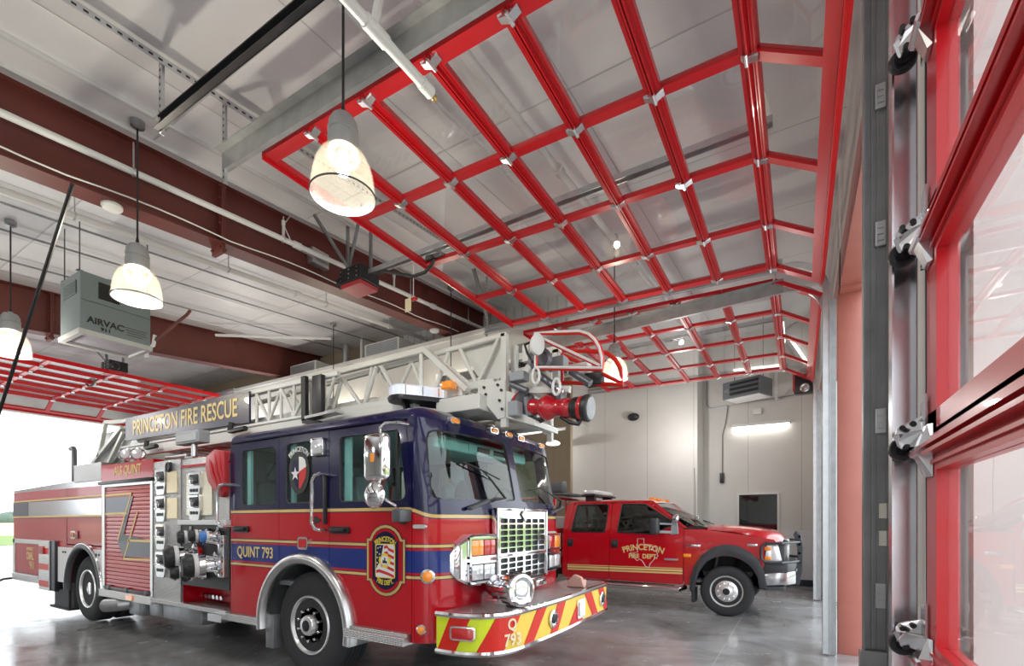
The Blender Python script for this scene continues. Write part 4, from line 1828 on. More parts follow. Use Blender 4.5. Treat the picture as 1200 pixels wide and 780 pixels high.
# ---------------------------------------------------------------- pump house and rear body
XB0, XP0, XP1, XC = -13.42, -7.6, -6.87, -5.76     # tail, pump panel, recess, cab back
b = MB()
b.box(XB0, -9.25, YN + .8, YF - .012, .62, 2.2)
b.box(XB0, -10.7, YN + .012, YN + .82, .62, 2.2)
b.box(-10.72, -9.25, YN + .012, YN + .82, 1.24, 2.2)
panel(b, [(-10.72, .6), (-9.25, .6), (-9.25, 1.26), (-10.72, 1.26)], [[(WHEELR[0] + .66 * cos(2 * PI * i / 48), WHEELR[1] + .66 * sin(2 * PI * i / 48)) for i in range(48)]], lambda x, z: V((x, YN + .012, z)), (.2, .2), .03, .1, (0, -1, 0))
b.box(-9.3, XP0, YN + .012, YF - .012, .6, 2.5)
b.box(XP0, XC, YN + .3, YF - .012, .6, 2.44)
b.box(XP0, XP1, YN + .02, YN + .6, .6, 2.44)
body = obj('body', b, M_red, truck, smooth=0)
# wheel opening
m = MB()
m.rings([[(WHEELR[0] + .675 * cos(math.radians(-10 + 200 * i / 30)), yy, WHEELR[1] + .675 * sin(math.radians(-10 + 200 * i / 30))) for yy in (YN + .02, YN + .79)] for i in range(31)], False, False)
m.box(-10.68, -9.27, YN + .76, YN + .79, .6, 1.23)
obj('wheel_well', m, M_chassis, truck)
fender(WHEELR, .69, .09, -5, 185, M_greyd, YN, .05)
fender(WHEELR, .735, .03, 0, 180, M_chrome, YN, .04, 'fender_trim')
# white side plates round the wheel
for x0, x1 in ((-11.05, -10.45), (-9.72, -9.3)):
    P = []
    if x0 < -10.2:
        P = [(x0, .6), (-10.70, .6), (-10.68, .75), (-10.62, .9), (-10.5, 1.05), (-10.42, 1.12), (-10.42, 1.2), (x0, 1.2)]
    else:
        P = [(-9.6, 1.2), (-9.6, 1.18), (-9.45, 1.05), (-9.33, .9), (-9.26, .72), (-9.25, .6), (-9.2, .6), (-9.2, 1.2)]
    m = MB()
    m.prism([(a, YN + .01, c) for a, c in P], (0, -.018, 0))
    obj('wheel_side_plate', m, M_pipe, truck, smooth=0)
    m = MB()
    for k in (-.05, .05):
        xm = (x0 + x1) / 2 + (0 if x0 < -10 else .1)
        m.cyl((xm + k, YN - .008, 1.12), (xm + k, YN - .02, 1.12), .018, seg=10)
    obj('plate_bolts', m, M_hub, truck)
m = MB()
m.prism([(p[0], YN - .0, p[1]) for p in rrect(.2, .13, .03, 4, -10.32, 1.42)], (0, -.035, 0))
k = obj('side_marker', m, M_chrome, truck)
m = MB()
m.prism([(p[0], YN - .034, p[1]) for p in rrect(.13, .08, .02, 4, -10.32, 1.42)], (0, -.01, 0))
obj('lens', m, M_redlens, k)
# bright metal facing over the wheel and bright top edge
m = MB()
m.prism([(-13.42, YN + .012, 2.2), (-9.3, YN + .012, 2.2), (-9.3, YN + .012, 2.34), (-13.42, YN + .012, 2.24)], (0, 2.57, 0))
obj('body_top_rail', m, M_silver, truck, smooth=0)
m = MB()
m.box(-12.55, -9.3, YN + .0, YN + .014, 1.74, 2.0)
obj('polished_side_panel', m, M_silver, truck, smooth=0)
m = MB()
m.box(-10.32, -9.26, YN - .02, YN + .5, 2.28, 2.56, .006)
obj('upper_step_box', m, M_tread, truck, smooth=0)


def strip(name, P, mt, par, y=YN + .004, th=.006):
    m = MB()
    m.prism([(p[0], y, p[1]) for p in P], (0, -th, 0))
    return obj(name, m, mt, par, smooth=0)


strip('navy_band', [(-13.41, 1.74), (-12.55, 1.74), (-12.55, 2.0), (-13.41, 2.0)], M_navy, body)
strip('gold_line', [(-13.41, 2.005), (-9.26, 2.03), (-9.26, 2.055), (-13.41, 2.03)], M_gold, body, YN - .002)
strip('gold_line', [(-13.41, 1.71), (-9.26, 1.72), (-9.26, 1.745), (-13.41, 1.735)], M_gold, body, YN - .002)
# tail compartment with the roll-up shutter
strip('compartment_shutter', [(-13.25, .66), (-11.9, .66), (-11.9, 1.22), (-13.25, 1.22)], M_red, truck, YN + .006, .012)
for i in range(14):
    pass
m = MB()
for (x0, x1, z0, z1) in ((-13.36, -13.26, .55, 1.3), (-11.92, -11.84, .55, 1.3), (-13.36, -11.84, 1.22, 1.3)):
    m.box(x0, x1, YN - .016, YN + .02, z0, z1, .005)
obj('compartment_frame', m, M_alu, truck, smooth=0)
m = MB()
m.box(-13.36, -11.86, YN - .03, YN + .05, .5, .64, .01)
m.box(-13.3, -11.9, YN - .05, YN - .03, .6, .63)
obj('compartment_sill', m, M_alu, truck, smooth=0)
text('lettering', 'EMERGENCY', .075, (-12.42, YN - .008, 1.12), (1, 0, 0), (0, 0, 1), M_goldt, truck, bold=.002, sx=.85)
text('lettering', 'DIAL', .2, (-12.42, YN - .008, .985), (1, 0, 0), (0, 0, 1), M_goldt, truck, bold=.004, sx=.85)
text('lettering', '911', .2, (-12.32, YN - .008, .81), (1, 0, 0), (0, 0, 1), M_goldt, truck, bold=.004, sx=.85)
# tow hook arm sticking out at the tail
m = MB()
m.tube([(-13.4, YN - .0, .52), (-13.55, YN - .1, .5), (-13.7, YN - .2, .42)], .022, 8)
m.ball((-13.73, YN - .22, .40), .06, (1, 1, .8), 12, 8)
obj('tail_arm', m, M_black, truck)
# outrigger: reflective plate, black post
m = MB()
m.box(-11.82, -11.32, YN - .05, YN + .1, .42, 1.3, .006)
k = obj('outrigger', m, M_alu, truck, smooth=0)
for z in (.48, .78, 1.06):
    for i, mt in enumerate((M_redrefl, M_whited)):
        strip('reflective_stripe', [(-11.8, z + .11 * i), (-11.34, z + .11 * i), (-11.34, z + .11 * (i + 1)), (-11.8, z + .11 * (i + 1))], mt, k, YN - .05, .003)
m = MB()
m.prism([(p[0], YN - .052, p[1]) for p in rrect(.2, .14, .02, 4, -11.6, 1.13)], (0, -.03, 0))
obj('lens', m, M_redlens, k)
m = MB()
m.box(-11.3, -11.12, YN - .03, YN + .1, .42, 1.3, .006)
obj('outrigger_post', m, M_blackm, truck)
m = MB()
m.box(-11.3, -10.66, YN + .02, YN + .5, .16, .46, .01)
m.box(-11.45, -10.6, YN + .0, YN + .52, .13, .165)
obj('jack_foot', m, M_chassis, truck, smooth=0)
m = MB()
m.box(-10.62, -10.5, YN + .04, YN + .4, .17, .6, .005)
obj('mud_flap', m, M_rubber, truck)

# ---------------------------------------------------------------- roll-up door with the lightning stripe
x0, x1, z0, z1 = -9.14, -7.68, .66, 2.16
m = MB()
n = 26
for i in range(n):
    a = z0 + (z1 - z0) * i / n
    c = z0 + (z1 - z0) * (i + 1) / n
    m.prism([(x0, YN + .012, a), (x0, YN - .001, a + .004), (x0, YN - .003, (a + c) / 2), (x0, YN - .001, c - .006), (x0, YN + .006, c - .002), (x0, YN + .012, c)], (x1 - x0, 0, 0))
roll = obj('roll_up_door', m, M_red, truck, smooth=0)
m = MB()
for (a, c, d, e) in ((x0 - .09, x0, .55, 2.24), (x1, x1 + .07, .55, 2.24), (x0, x1, z1, 2.23)):
    m.box(a, c, YN - .02, YN + .03, d, e, .004)
obj('roll_up_frame', m, M_alu, truck, smooth=0)
m = MB()
m.box(-9.26, XP0, YN - .05, YN + .06, .5, .61, .008)
obj('compartment_sill', m, M_pipe, truck, smooth=0)
m = MB()
m.box(x0, x1, YN - .035, YN - .01, .625, .665, .006)
for x in (-9.0, -8.4, -7.8):
    m.box(x, x + .08, YN - .045, YN - .01, .615, .68, .008)
obj('lift_bar', m, M_greyd, truck)
# (x, z) of the stripe as on the door
Z = lambda u, v: tuple(at(u, v, YN)[i] for i in (0, 2))
yl = YN - .008
strip('navy_band', [Z(124, 583.5), Z(157, 581), Z(152, 600), Z(146, 626), Z(181, 634), Z(181, 652), Z(145, 652), Z(139, 635), Z(149, 601), Z(124, 602)], M_navy, roll, yl, .0015)


def goldpath(P, w=.03):
    m = MB()
    for i in range(len(P) - 1):
        a, c = V((P[i][0], P[i][1])), V((P[i + 1][0], P[i + 1][1]))
        d = (c - a).normalized()
        nn = V((-d.y, d.x)) * w / 2
        q = [a + nn - d * w / 2, a - nn - d * w / 2, c - nn + d * w / 2, c + nn + d * w / 2]
        m.prism([(p.x, yl - .002 - .0002 * i, p.y) for p in q], (0, -.0015, 0))
    return obj('gold_line', m, M_gold, roll, smooth=0)


goldpath([Z(124, 580.5), Z(154.5, 578), Z(139, 632)])
goldpath([Z(124, 602), Z(149, 601)])
goldpath([Z(161.5, 601), Z(146, 654.5), Z(181, 656)])
goldpath([Z(151, 633), Z(181, 634)])
strip('header_panel', [(-9.26, 2.24), (XP0, 2.24), (XP0, 2.5), (-9.26, 2.5)], M_red, truck, YN + .01, .025)
m = MB()
m.box(-9.3, XP0 + .02, YN - .05, YN + .05, 2.2, 2.25, .008)
obj('header_trim', m, M_blackm, truck)
text('lettering', 'ALS QUINT', .19, (-8.38, YN - .017, 2.385), (1, 0, 0), (0, 0, 1), M_goldt, truck, bold=.003, sx=.9)
m = MB()
m.prism([(p[0], YN - .05, p[1]) for p in rrect(.2, .07, .02, 4, -8.2, .555)], (0, -.02, 0))
obj('side_marker', m, M_amber, truck)
# tail pipe and tanks under the body
m = MB()
m.tube([(-8.95, 3.14, .38), (-8.65, 3.22, .41), (-8.5, 3.5, .44)], [.1, .095, .09], 20, caps=False)
m.tube([(-8.93, 3.145, .38), (-8.65, 3.22, .41), (-8.5, 3.5, .44)], [.088, .085, .08], 20)
obj('exhaust_pipe', m, M_galvm, truck)
m = MB()
m.box(-8.5, -8.1, 3.25, 3.6, .28, .5, .02)
m.box(-8.0, -7.6, 3.3, 3.7, .3, .5, .02)
obj('underbody_tank', m, M_galvd, truck)
m = MB()
m.box(-7.6, -6.6, 3.3, 3.9, .3, .5, .02)
obj('battery_box', m, M_galvd, truck)

# ---------------------------------------------------------------- pump panel with folding steps
m = MB()
m.box(XP0, XP1, YN - .012, YN + .02, .58, 2.45)
pp = obj('pump_panel', m, M_tread, truck, smooth=0)


def folding_step(x, z, y, par, w=.27, h=.34):
    m = MB()
    m.prism([(p[0], y, p[1]) for p in rounded([(x - w / 2, z + h / 2), (x - w / 2, z - h * .12), (x - w * .36, z - h / 2), (x + w * .36, z - h / 2), (x + w / 2, z - h * .12), (x + w / 2, z + h / 2)], .03)], (0, -.018, 0))
    s = obj('folding_step', m, M_alu, truck, smooth=0)
    m = MB()
    m.prism([(p[0], y - .018, p[1]) for p in rrect(w * .74, h * .42, .02, 3, x, z + h * .2)], (0, -.005, 0))
    for k in (-1, 0, 1):
        m.prism([(p[0], y - .018, p[1]) for p in rrect(w * .17, h * .13, .012, 3, x + k * w * .24, z - h * .22)], (0, -.005, 0))
    obj('step_openings', m, M_hub, s, smooth=0)
    m = MB()
    m.lathe([(.03, 0), (.03, -.025), (.045, -.03), (.045, -.04), (.02, -.045), (0, -.045)], (x, y - .02, z + h * .16), (0, 1, 0), 14)
    m.box(x - w * .36, x + w * .36, y - .03, y - .016, z + h * .4, z + h * .46)
    m.box(x - w * .5, x + w * .5, y - .034, y - .01, z - h * .03, z + h * .03, .006)
    obj('step_tread', m, M_chrome, s)
    return s


for z in (2.17, 1.81, 1.437, 1.065):
    folding_step(-7.375, z, YN - .012, pp)
for (za, zb) in ((1.68, 1.95), (2.02, 2.3)):
    m = MB()
    m.box(-7.22, -6.95, YN - .018, YN - .012, za, zb)
    obj('brass_panel', m, mat('brushed_brass_tint', (.72, .6, .4), .35, .9), pp, smooth=0)
m = MB()
m.lathe([(.07, 0), (.07, -.02), (.055, -.028), (.05, -.02), (0, -.02)], (-7.16, YN - .012, 2.36), (0, 1, 0), 20)
obj('gauge', m, M_blackm, pp)

# recess between pump panel and cab
YR = YN + .42
m = MB()
m.box(XP1, XC, YN - .05, YN + .3, 1.6, 1.66, .006)
obj('recess_shelf', m, M_pipe, truck, smooth=0)
m = MB()
m.box(XP1 - .01, XC, YN - .004, YN + .3, 1.66, 2.44)
up = obj('upper_recess_panel', m, M_tread, truck, smooth=0)
m = MB()
m.box(-6.72, -6.12, YN - .015, YN - .003, 1.72, 2.25, .003)
obj('inner_plate', m, mat('champagne_plate', (.7, .64, .5), .3, .9), up, smooth=0)
folding_step(-6.5, 2.1, YN - .015, up, .28, .32)
folding_step(-6.5, 1.82, YN - .015, up, .28, .32)
m = MB()
m.box(XP1, XC, YN - .012, YN + .3, 2.33, 2.36)
m.box(XP1, XC, YN - .0, YN + .3, 2.42, 2.45)
obj('upper_hose_tray', m, M_red, truck, smooth=0)
m = MB()
m.box(XP1 - .01, XC, YN - .004, YN + .3, .83, 1.6)
bp = obj('valve_panel', m, M_black, truck, smooth=0)
m = MB()
m.box(XP1, XC, YN + .25, YN + .32, .62, .83)
obj('lower_red_strip', m, M_red, truck, smooth=0)
m = MB()
m.box(XP0, XC, YN - .05, YN + .5, .545, .6, .006)
obj('running_board', m, M_tread, truck, smooth=0)
m = MB()
m.box(-6.02, -5.74, 3.08, 3.24, .47, .56, .006)
obj('cab_step', m, M_alu, truck, smooth=0)


def intake(x, z, r, ln, par, tilt=-.35, cap=M_black):
    """large suction or discharge valve: flange, chrome body, strap band, black long-handled cap"""
    y = YN
    ax = V((tilt, -1, -.06)).normalized()
    m = MB()
    m.lathe([(r * 1.25, 0), (r * 1.25, .03), (r * .9, .05), (r * .85, ln * .35), (r * 1.05, ln * .38), (r * 1.05, ln * .55)], (x, y, z), ax, 24)
    v = obj('valve', m, M_chrome, truck)
    m = MB()
    m.lathe([(r * 1.06, ln * .55), (r * 1.15, ln * .57), (r * 1.15, ln * .68), (r * 1.04, ln * .7)], (x, y, z), ax, 24)
    obj('valve_collar', m, M_pipe, v)
    m = MB()
    m.lathe([(r * 1.05, ln * .69), (r * 1.15, ln * .72), (r * 1.12, ln * .9), (r * .9, ln), (0, ln)], (x, y, z), ax, 24)
    u = ax.orthogonal().normalized()
    w2 = ax.cross(u)
    for i in range(3):
        a = 2 * PI * i / 3 + .5
        d = u * cos(a) + w2 * sin(a)
        p = V((x, y, z)) + ax * ln * .82
        m.bar(p + d * r, p + d * r * 1.4, r * .35, r * .3, ax)
    obj('valve_cap', m, cap, v)
    return v


intake(-6.5, 1.22, .12, .34, bp)
intake(-6.02, 1.14, .12, .36, bp)
intake(-6.45, 1.04, .075, .3, bp)
intake(-6.3, 1.0, .06, .25, bp)
intake(-6.42, 1.46, .07, .24, bp)
intake(-6.2, 1.48, .065, .22, bp)
M_bluecap = mat('blue_cap', (.05, .22, .6), .4)
intake(-5.98, 1.47, .06, .2, bp, cap=M_bluecap)
m = MB()
m.lathe([(.13, 0), (.13, .04), (.1, .06), (0, .06)], (-6.47, YN, 1.22), (0, -1, 0), 20)
obj('red_ring', m, M_redlens, bp)
# lever bank at the right edge
m = MB()
m.box(-5.92, -5.8, YN - .06, YN + .07, .98, 1.48, .01)
lv = obj('lever_bank', m, M_alu, truck, smooth=0)
for z in (1.05, 1.2, 1.38):
    m = MB()
    m.tube([(-5.86, YN - .06, z), (-5.92, YN - .12, z + .02), (-5.97, YN - .15, z + .03)], [.02, .016, .022], 10)
    m.lathe([(.05, 0), (.05, -.02), (0, -.025)], (-5.84, YN - .06, z), (0, 1, 0), 14)
    obj('lever', m, M_chrome, lv)
for (x, z0, z1) in ((-6.62, 1.5, 1.42), (-6.35, 1.36, 1.12), (-5.98, 1.58, 1.5)):
    m = MB()
    m.tube([(x, YN + .05, z0), (x + .03, YN + .0, (z0 + z1) / 2), (x + .1, YN - .02, z1)], .006, 6)
    obj('chain', m, M_chrome, bp)
for x in (-6.62, -6.0):
    m = MB()
    m.box(x - .012, x + .012, YN - .02, YN - .005, 1.48, 1.58)
    obj('tag_plate', m, M_pipe, bp, smooth=0)
for i in range(6):
    m = MB()
    m.cyl((-6.72 + i * .09, YN + .25, .68), (-6.72 + i * .09, YN + .17, .675), .028, seg=12)
    obj('drain_valve', m, M_chrome, truck)
# red vinyl hose cover hanging by the cab
m = MB()
P = [(-6.16, 2.42), (-5.98, 2.5), (-5.77, 2.46), (-5.765, 1.98), (-5.84, 1.92), (-5.98, 2.0), (-6.12, 2.12), (-6.18, 2.28)]
m.prism([(p[0], YN - .06, p[1]) for p in rounded(P, .04)], (0, .2, 0), .03, 2)
for (a, c) in (((-6.1, 2.4), (-5.9, 2.02)), ((-5.98, 2.46), (-5.82, 1.98)), ((-5.88, 2.46), (-5.79, 2.05))):
    m.tube([(a[0], YN - .05, a[1]), ((a[0] + c[0]) / 2 - .01, YN - .07, (a[1] + c[1]) / 2), (c[0], YN - .05, c[1])], [.01, .022, .01], 8)
obj('hose_cover', m, M_tarp, truck, smooth=50)

# ---------------------------------------------------------------- deck furniture: scene light, spotlights, rails, stack
m = MB()
m.cyl((-6.72, 3.28, 2.45), (-6.72, 3.28, 2.66), .035)
m.box(-6.8, -6.6, 3.2, 3.36, 2.44, 2.47)
sl = obj('scene_light_pole', m, M_alu, truck)
m = MB()
m.box(-7.04, -6.46, 3.2, 3.34, 2.64, 2.8, .012)
q = obj('scene_light', m, M_greybox, truck, smooth=0)
m = MB()
m.box(-6.98, -6.52, 3.19, 3.2, 2.67, 2.765)
obj('lens', m, M_clear, q, smooth=0)
for (u, v) in ((148, 532), (162, 532)):
    p = at(u, v, 3.5)
    m = MB()
    m.lathe([(.0, -.12), (.06, -.1), (.1, -.02), (.105, .02), (.09, .03)], p, (.6, -.8, 0), 20)
    q = obj('spotlight', m, M_chrome, truck)
    m = MB()
    m.lathe([(.088, .02), (.07, .04), (0, .045)], p, (.6, -.8, 0), 20)
    obj('lens', m, M_clear, q)
    m = MB()
    m.cyl(p - V((0, 0, .1)), p - V((0, 0, .26)), .02, seg=8)
    obj('spotlight_post', m, M_blackm, q)
m = MB()
m.tube([(-12.62, 3.9, 2.3), (-12.62, 3.9, 3.08), (-12.66, 3.9, 3.12), (-12.8, 3.9, 3.12)], .045, 10)
obj('exhaust_stack', m, M_greyd, truck)
m = MB()
m.tube([(-7.5, 3.3, 2.45), (-7.5, 3.3, 2.52), (-6.95, 3.3, 2.52), (-6.95, 3.3, 2.45)], .018, 8)
obj('deck_rail', m, M_alu, truck)
m = MB()
m.box(-6.5, -6.1, 3.6, 3.9, 2.45, 2.56, .02)
obj('green_valve_box', m, mat('green_enamel', (.03, .2, .13), .4), truck)
m = MB()
m.box(-5.25, -5.12, 3.75, 3.9, 2.71, 2.82, .02)
obj('beacon', m, M_redlens, truck)

# ================================================================ LADDER
ladder = truck


def L3(u, v, y=3.75):
    return at(u, v, y)


YL0, YL1 = 3.75, 5.2


def rail(name, xa, xb, za, zb, y, w=.07, h=.07, mt=M_ladder, par=None):
    m = MB()
    m.bar((xa, y, za), (xb, y, zb), w, h, bev=.008)
    return obj(name, m, mt, par or ladder, smooth=0)


def truss(y, P, par, r=.022, sq=None):
    for (a, c) in P:
        m = MB()
        if sq:
            m.bar((a[0], y, a[1]), (c[0], y, c[1]), sq[0], sq[1], (0, 1, 0), .006)
        else:
            m.cyl((a[0], y, a[1]), (c[0], y, c[1]), r, seg=10)
        obj('ladder_brace', m, M_ladder, par, smooth=40)


# turntable and cradle at the tail
for y in (3.85, 5.05):
    m = MB()
    P = [L3(100, 549), L3(108, 538), L3(142, 494), L3(150, 492), L3(153, 505), L3(160, 548), L3(146, 548), L3(140, 520), L3(118, 549)]
    m.prism([(p.x, y, p.z) for p in P], (0, .04, 0), .004, 1)
    tt = obj('turntable_plate', m, M_ladderd, ladder, smooth=0)
m = MB()
for (a, c) in (((100, 549), (139, 500)), ((121, 548), (141, 506)), ((155, 498), (168, 545)), ((142, 493), (120, 494)), ((120, 494), (112, 535))):
    p, q = L3(*a), L3(*c)
    m.bar((p.x, 3.8, p.z), (q.x, 3.8, q.z), .06, .06)
m.box(-11.9, -9.4, 3.9, 5.1, 2.3, 2.62)
obj('turntable_frame', m, M_ladder, ladder, smooth=0)
m = MB()
m.cyl((-10.6, 4.5, 2.2), (-10.6, 4.5, 2.45), .75, seg=36)
obj('turntable', m, M_ladderd, ladder)
m = MB()
m.box(-11.4, -10.4, 3.9, 5.1, 2.62, 3.3, .03)
obj('ladder_pedestal', m, M_ladderd, ladder)

# base section
for y in (YL0, YL1):
    base = rail('ladder_beam', -10.1, -3.35, 2.80, 2.80, y, .08, .15)
    rail('ladder_rail', -10.0, -4.53, 2.905, 2.905, y - .02 if y < 4 else y + .02, .05, .035, M_pipe, base)
    rail('ladder_rail', -10.0, -4.53, 3.36, 3.335, y, .06, .06, M_pipe, base)
    V1 = []
    xs = [-6.12, -5.85, -5.6, -5.34, -5.02, -4.78]
    for i, x in enumerate(xs):
        V1.append(((x, 2.9), (x, 3.33)))
    for i in range(len(xs) - 1):
        V1.append(((xs[i], 3.31), (xs[i + 1], 2.93)) if i % 2 == 0 else ((xs[i], 2.93), (xs[i + 1], 3.31)))
    V1.append(((-4.78, 2.93), (-4.6, 3.31)))
    truss(y, V1, base, .02)
# middle section
YM0, YM1 = 3.87, 5.08
for y in (YM0, YM1):
    sec = rail('ladder_beam', -9.2, -2.85, 2.93, 2.93, y, .06, .1)
    rail('ladder_rail', -9.2, -3.32, 3.34, 3.43, y, .06, .07, M_ladder, sec)
    P = [((-4.62, 3.33), (-4.3, 2.97)), ((-4.12, 3.37), (-4.24, 2.97)), ((-4.05, 3.37), (-4.24, 2.97)), ((-3.98, 3.36), (-3.72, 2.98)), ((-3.4, 3.4), (-3.4, 2.97)), ((-4.62, 3.33), (-4.78, 2.97)), ((-5.2, 3.3), (-4.95, 2.97)), ((-5.6, 3.3), (-5.3, 2.97))]
    truss(y, P, sec, .024)
    truss(y, [((-3.36, 3.44), (-2.8, 2.93))], sec, sq=(.06, .085))
# fly section
YF0, YF1 = 3.97, 4.96
for y in (YF0, YF1):
    sec = rail('ladder_beam', -6.5, -2.55, 3.03, 3.0, y, .05, .08)
    rail('ladder_rail', -6.5, -2.42, 3.28, 3.44, y, .05, .05, M_ladder, sec)
    P = [((-3.32, 3.4), (-2.86, 3.03)), ((-3.12, 3.4), (-3.3, 3.02)), ((-2.98, 3.42), (-2.78, 3.04)), ((-2.5, 3.43), (-2.74, 3.04)), ((-3.62, 3.38), (-3.45, 3.02)), ((-3.62, 3.38), (-3.85, 3.03)), ((-4.1, 3.36), (-3.85, 3.03)), ((-3.5, 3.38), (-3.5, 3.02))]
    truss(y, P, sec, .022)
    m = MB()
    m.bar((-2.44, y, 2.55), (-2.44, y, 3.45), .05, .06, (1, 0, 0))
    obj('ladder_end_post', m, M_ladder, sec, smooth=0)
    m = MB()
    Pg = [L3(562, 450, 3.97), L3(594, 446, 3.97), L3(594, 489, 3.97), L3(586, 492, 3.97), L3(562, 463, 3.97)]
    m.prism([(p.x, y - .035, p.z) for p in Pg], (0, .02, 0), .003, 1)
    gp = obj('gusset_plate', m, M_ladder, sec, smooth=0)
    m = MB()
    for (a, c) in ((570, 455), (590, 458), (572, 463), (588, 470), (591, 480), (586, 452)):
        p = L3(a, c, 3.97)
        m.cyl((p.x, y - .036, p.z), (p.x, y - .05, p.z), .014, seg=8)
    obj('gusset_bolts', m, M_hub, sec)
    m = MB()
    Pg = [(-3.0, 3.42), (-2.46, 3.44), (-2.46, 3.05), (-2.75, 3.05)]
    m.prism([(p[0], y + .05, p[1]) for p in Pg], (0, .015, 0))
    obj('side_plate', m, M_ladder, sec, smooth=0)
for i in range(26):
    x = -9.5 + i * .36
    m = MB()
    if x < -3.4:
        m.cyl((x, YL0, 2.86), (x, YL1, 2.86), .018, seg=8)
    else:
        continue
    obj('rung', m, M_ladderd, ladder)
for i in range(5):
    x = -3.4 + i * .22
    m = MB()
    m.cyl((x, YF0, 3.02), (x, YF1, 3.02), .018, seg=8)
    obj('rung', m, M_ladderd, ladder)
# slide box and water pipe under the tip
m = MB()
m.box(-3.15, -2.62, YL0 + .05, YL0 + .3, 2.72, 2.87, .01)
obj('slide_box', m, M_ladder, ladder, smooth=0)
m = MB()
m.box(-3.15, -2.62, YL1 - .3, YL1 - .05, 2.72, 2.87, .01)
obj('slide_box', m, M_ladder, ladder, smooth=0)
m = MB()
m.tube([(-9.5, 4.5, 2.93), (-3.0, 4.5, 2.86), (-2.5, 4.5, 2.76)], .085, 16)
obj('waterway_pipe', m, M_ladder, ladder)
m = MB()
m.cyl((-8.5, 4.2, 3.1), (-4.4, 4.2, 3.1), .05, seg=14)
m.cyl((-8.5, 4.75, 3.18), (-3.9, 4.75, 3.18), .06, seg=14)
obj('hydraulic_pipe', m, M_alu, ladder)
m = MB()
m.box(-6.0, -4.3, 4.1, 4.85, 2.98, 3.04)
obj('ladder_tray', m, M_hub, ladder, smooth=0)

# navy name board on the side of the ladder
m = MB()
m.prism([(p.x, 3.69, p.z) for p in (L3(152, 517), L3(297, 496), L3(297, 459), L3(152, 490.5))], (0, .03, 0), .004, 1)
bd = obj('name_board', m, mat('name_board_navy', (.012, .013, .05), .35, coat=.3), ladder, smooth=0)
text('lettering', 'PRINCETON FIRE RESCUE', .345, (-7.98, 3.687, 3.165), (1, 0, -.004), (0, 0, 1), M_goldt, bd, bold=.005, sx=.775)
# black hooks and brackets
for (u0, v0) in ((176, 523), (276, 503)):
    p = L3(u0, v0, 3.66)
    m = MB()
    m.tube([p + V((-.1, 0, .1)), p + V((-.1, -.02, -.02)), p + V((.0, -.04, -.03)), p + V((.3, -.04, -.02))], .035, 8)
    obj('black_hook', m, M_black, ladder)
m = MB()
p0, p1, p2 = L3(357, 441, 3.66), L3(357.5, 493, 3.66), L3(376, 496, 3.66)
m.bar(p0, p1, .05, .075, (1, 0, 0))
m.bar(p1 + V((-.02, 0, 0)), p2, .05, .06)
k = obj('black_bracket', m, M_black, ladder, smooth=0)
m = MB()
p3 = L3(372, 450, 3.66)
m.box(p3.x - .1, p3.x + .06, 3.66, 3.72, 2.86, 3.34, .006)
obj('black_post', m, M_black, ladder)
m = MB()
p = L3(362, 490, 3.6)
m.bar(p, L3(398, 482, 3.6), .12, .03)
obj('step_ledge', m, M_alu, ladder, smooth=0)

# light bar on the cab roof
A0, A1 = V((-3.5, 3.5, 2.92)), V((-3.06, 4.13, 2.92))
d = (A1 - A0).normalized()
sd = V((-d.y, d.x, 0))
m = MB()


def rr3(w, h, r, z):
    c = (A0 + A1) / 2
    return [V((c.x, c.y, z)) + d * a + sd * e for a, e in rrect(w, h, r, 5)]


Lb = (A1 - A0).length
m.rings([rr3(Lb, .3, .14, 2.84), rr3(Lb + .02, .31, .145, 2.87), rr3(Lb, .3, .14, 2.885)])
lb = obj('light_bar', m, M_hub, truck)
m = MB()
m.rings([rr3(Lb, .3, .14, 2.886), rr3(Lb + .0, .3, .14, 2.97), rr3(Lb - .04, .26, .12, 2.99)])
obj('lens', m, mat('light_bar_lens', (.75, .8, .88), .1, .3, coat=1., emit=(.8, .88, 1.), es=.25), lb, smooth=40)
m = MB()
for t in (-.25, -.08, .08, .25):
    c = (A0 + A1) / 2 + d * t
    m.bar(c + sd * .153 + V((0, 0, -.03)), c + sd * .153 + V((0, 0, .055)), .012, .01, d)
    m.bar(c - sd * .153 + V((0, 0, -.03)), c - sd * .153 + V((0, 0, .055)), .012, .01, d)
obj('lens_ribs', m, M_chrome, lb, smooth=0)
for t in (-.22, .22):
    c = (A0 + A1) / 2 + d * t
    m = MB()
    m.bar(c + V((0, 0, -.08)), c + V((.05, 0, -.22)), .08, .03)
    obj('light_bar_foot', m, M_blackm, lb)
p = L3(529, 454, 3.8)
m = MB()
m.box(p.x - .06, p.x + .07, 3.7, 3.8, p.z - .035, p.z + .045, .015)
obj('amber_beacon', m, M_amber, ladder)

# ---------------------------------------------------------------- tip: red and white guard frames, lights, monitor
def guard(y, pts, diag, white):
    m = MB()
    P = [at(u, v, y) for u, v in pts]
    m.tube(P, .022, 8, True)
    m.tube([at(*diag[0], y), at(*diag[1], y)], .018, 8)
    g = obj('tip_guard', m, M_redrefl, ladder)
    if white:
        m = MB()
        m.tube([p + V((.0, -.016, .004)) for p in P], .0125, 6, True)
        m.tube([at(*diag[0], y) + V((0, -.014, .003)), at(*diag[1], y) + V((0, -.014, .003))], .0115, 6)
        obj('white_strip', m, M_pipe, g)  # thinner white tube along the outer side of the red one
    return g


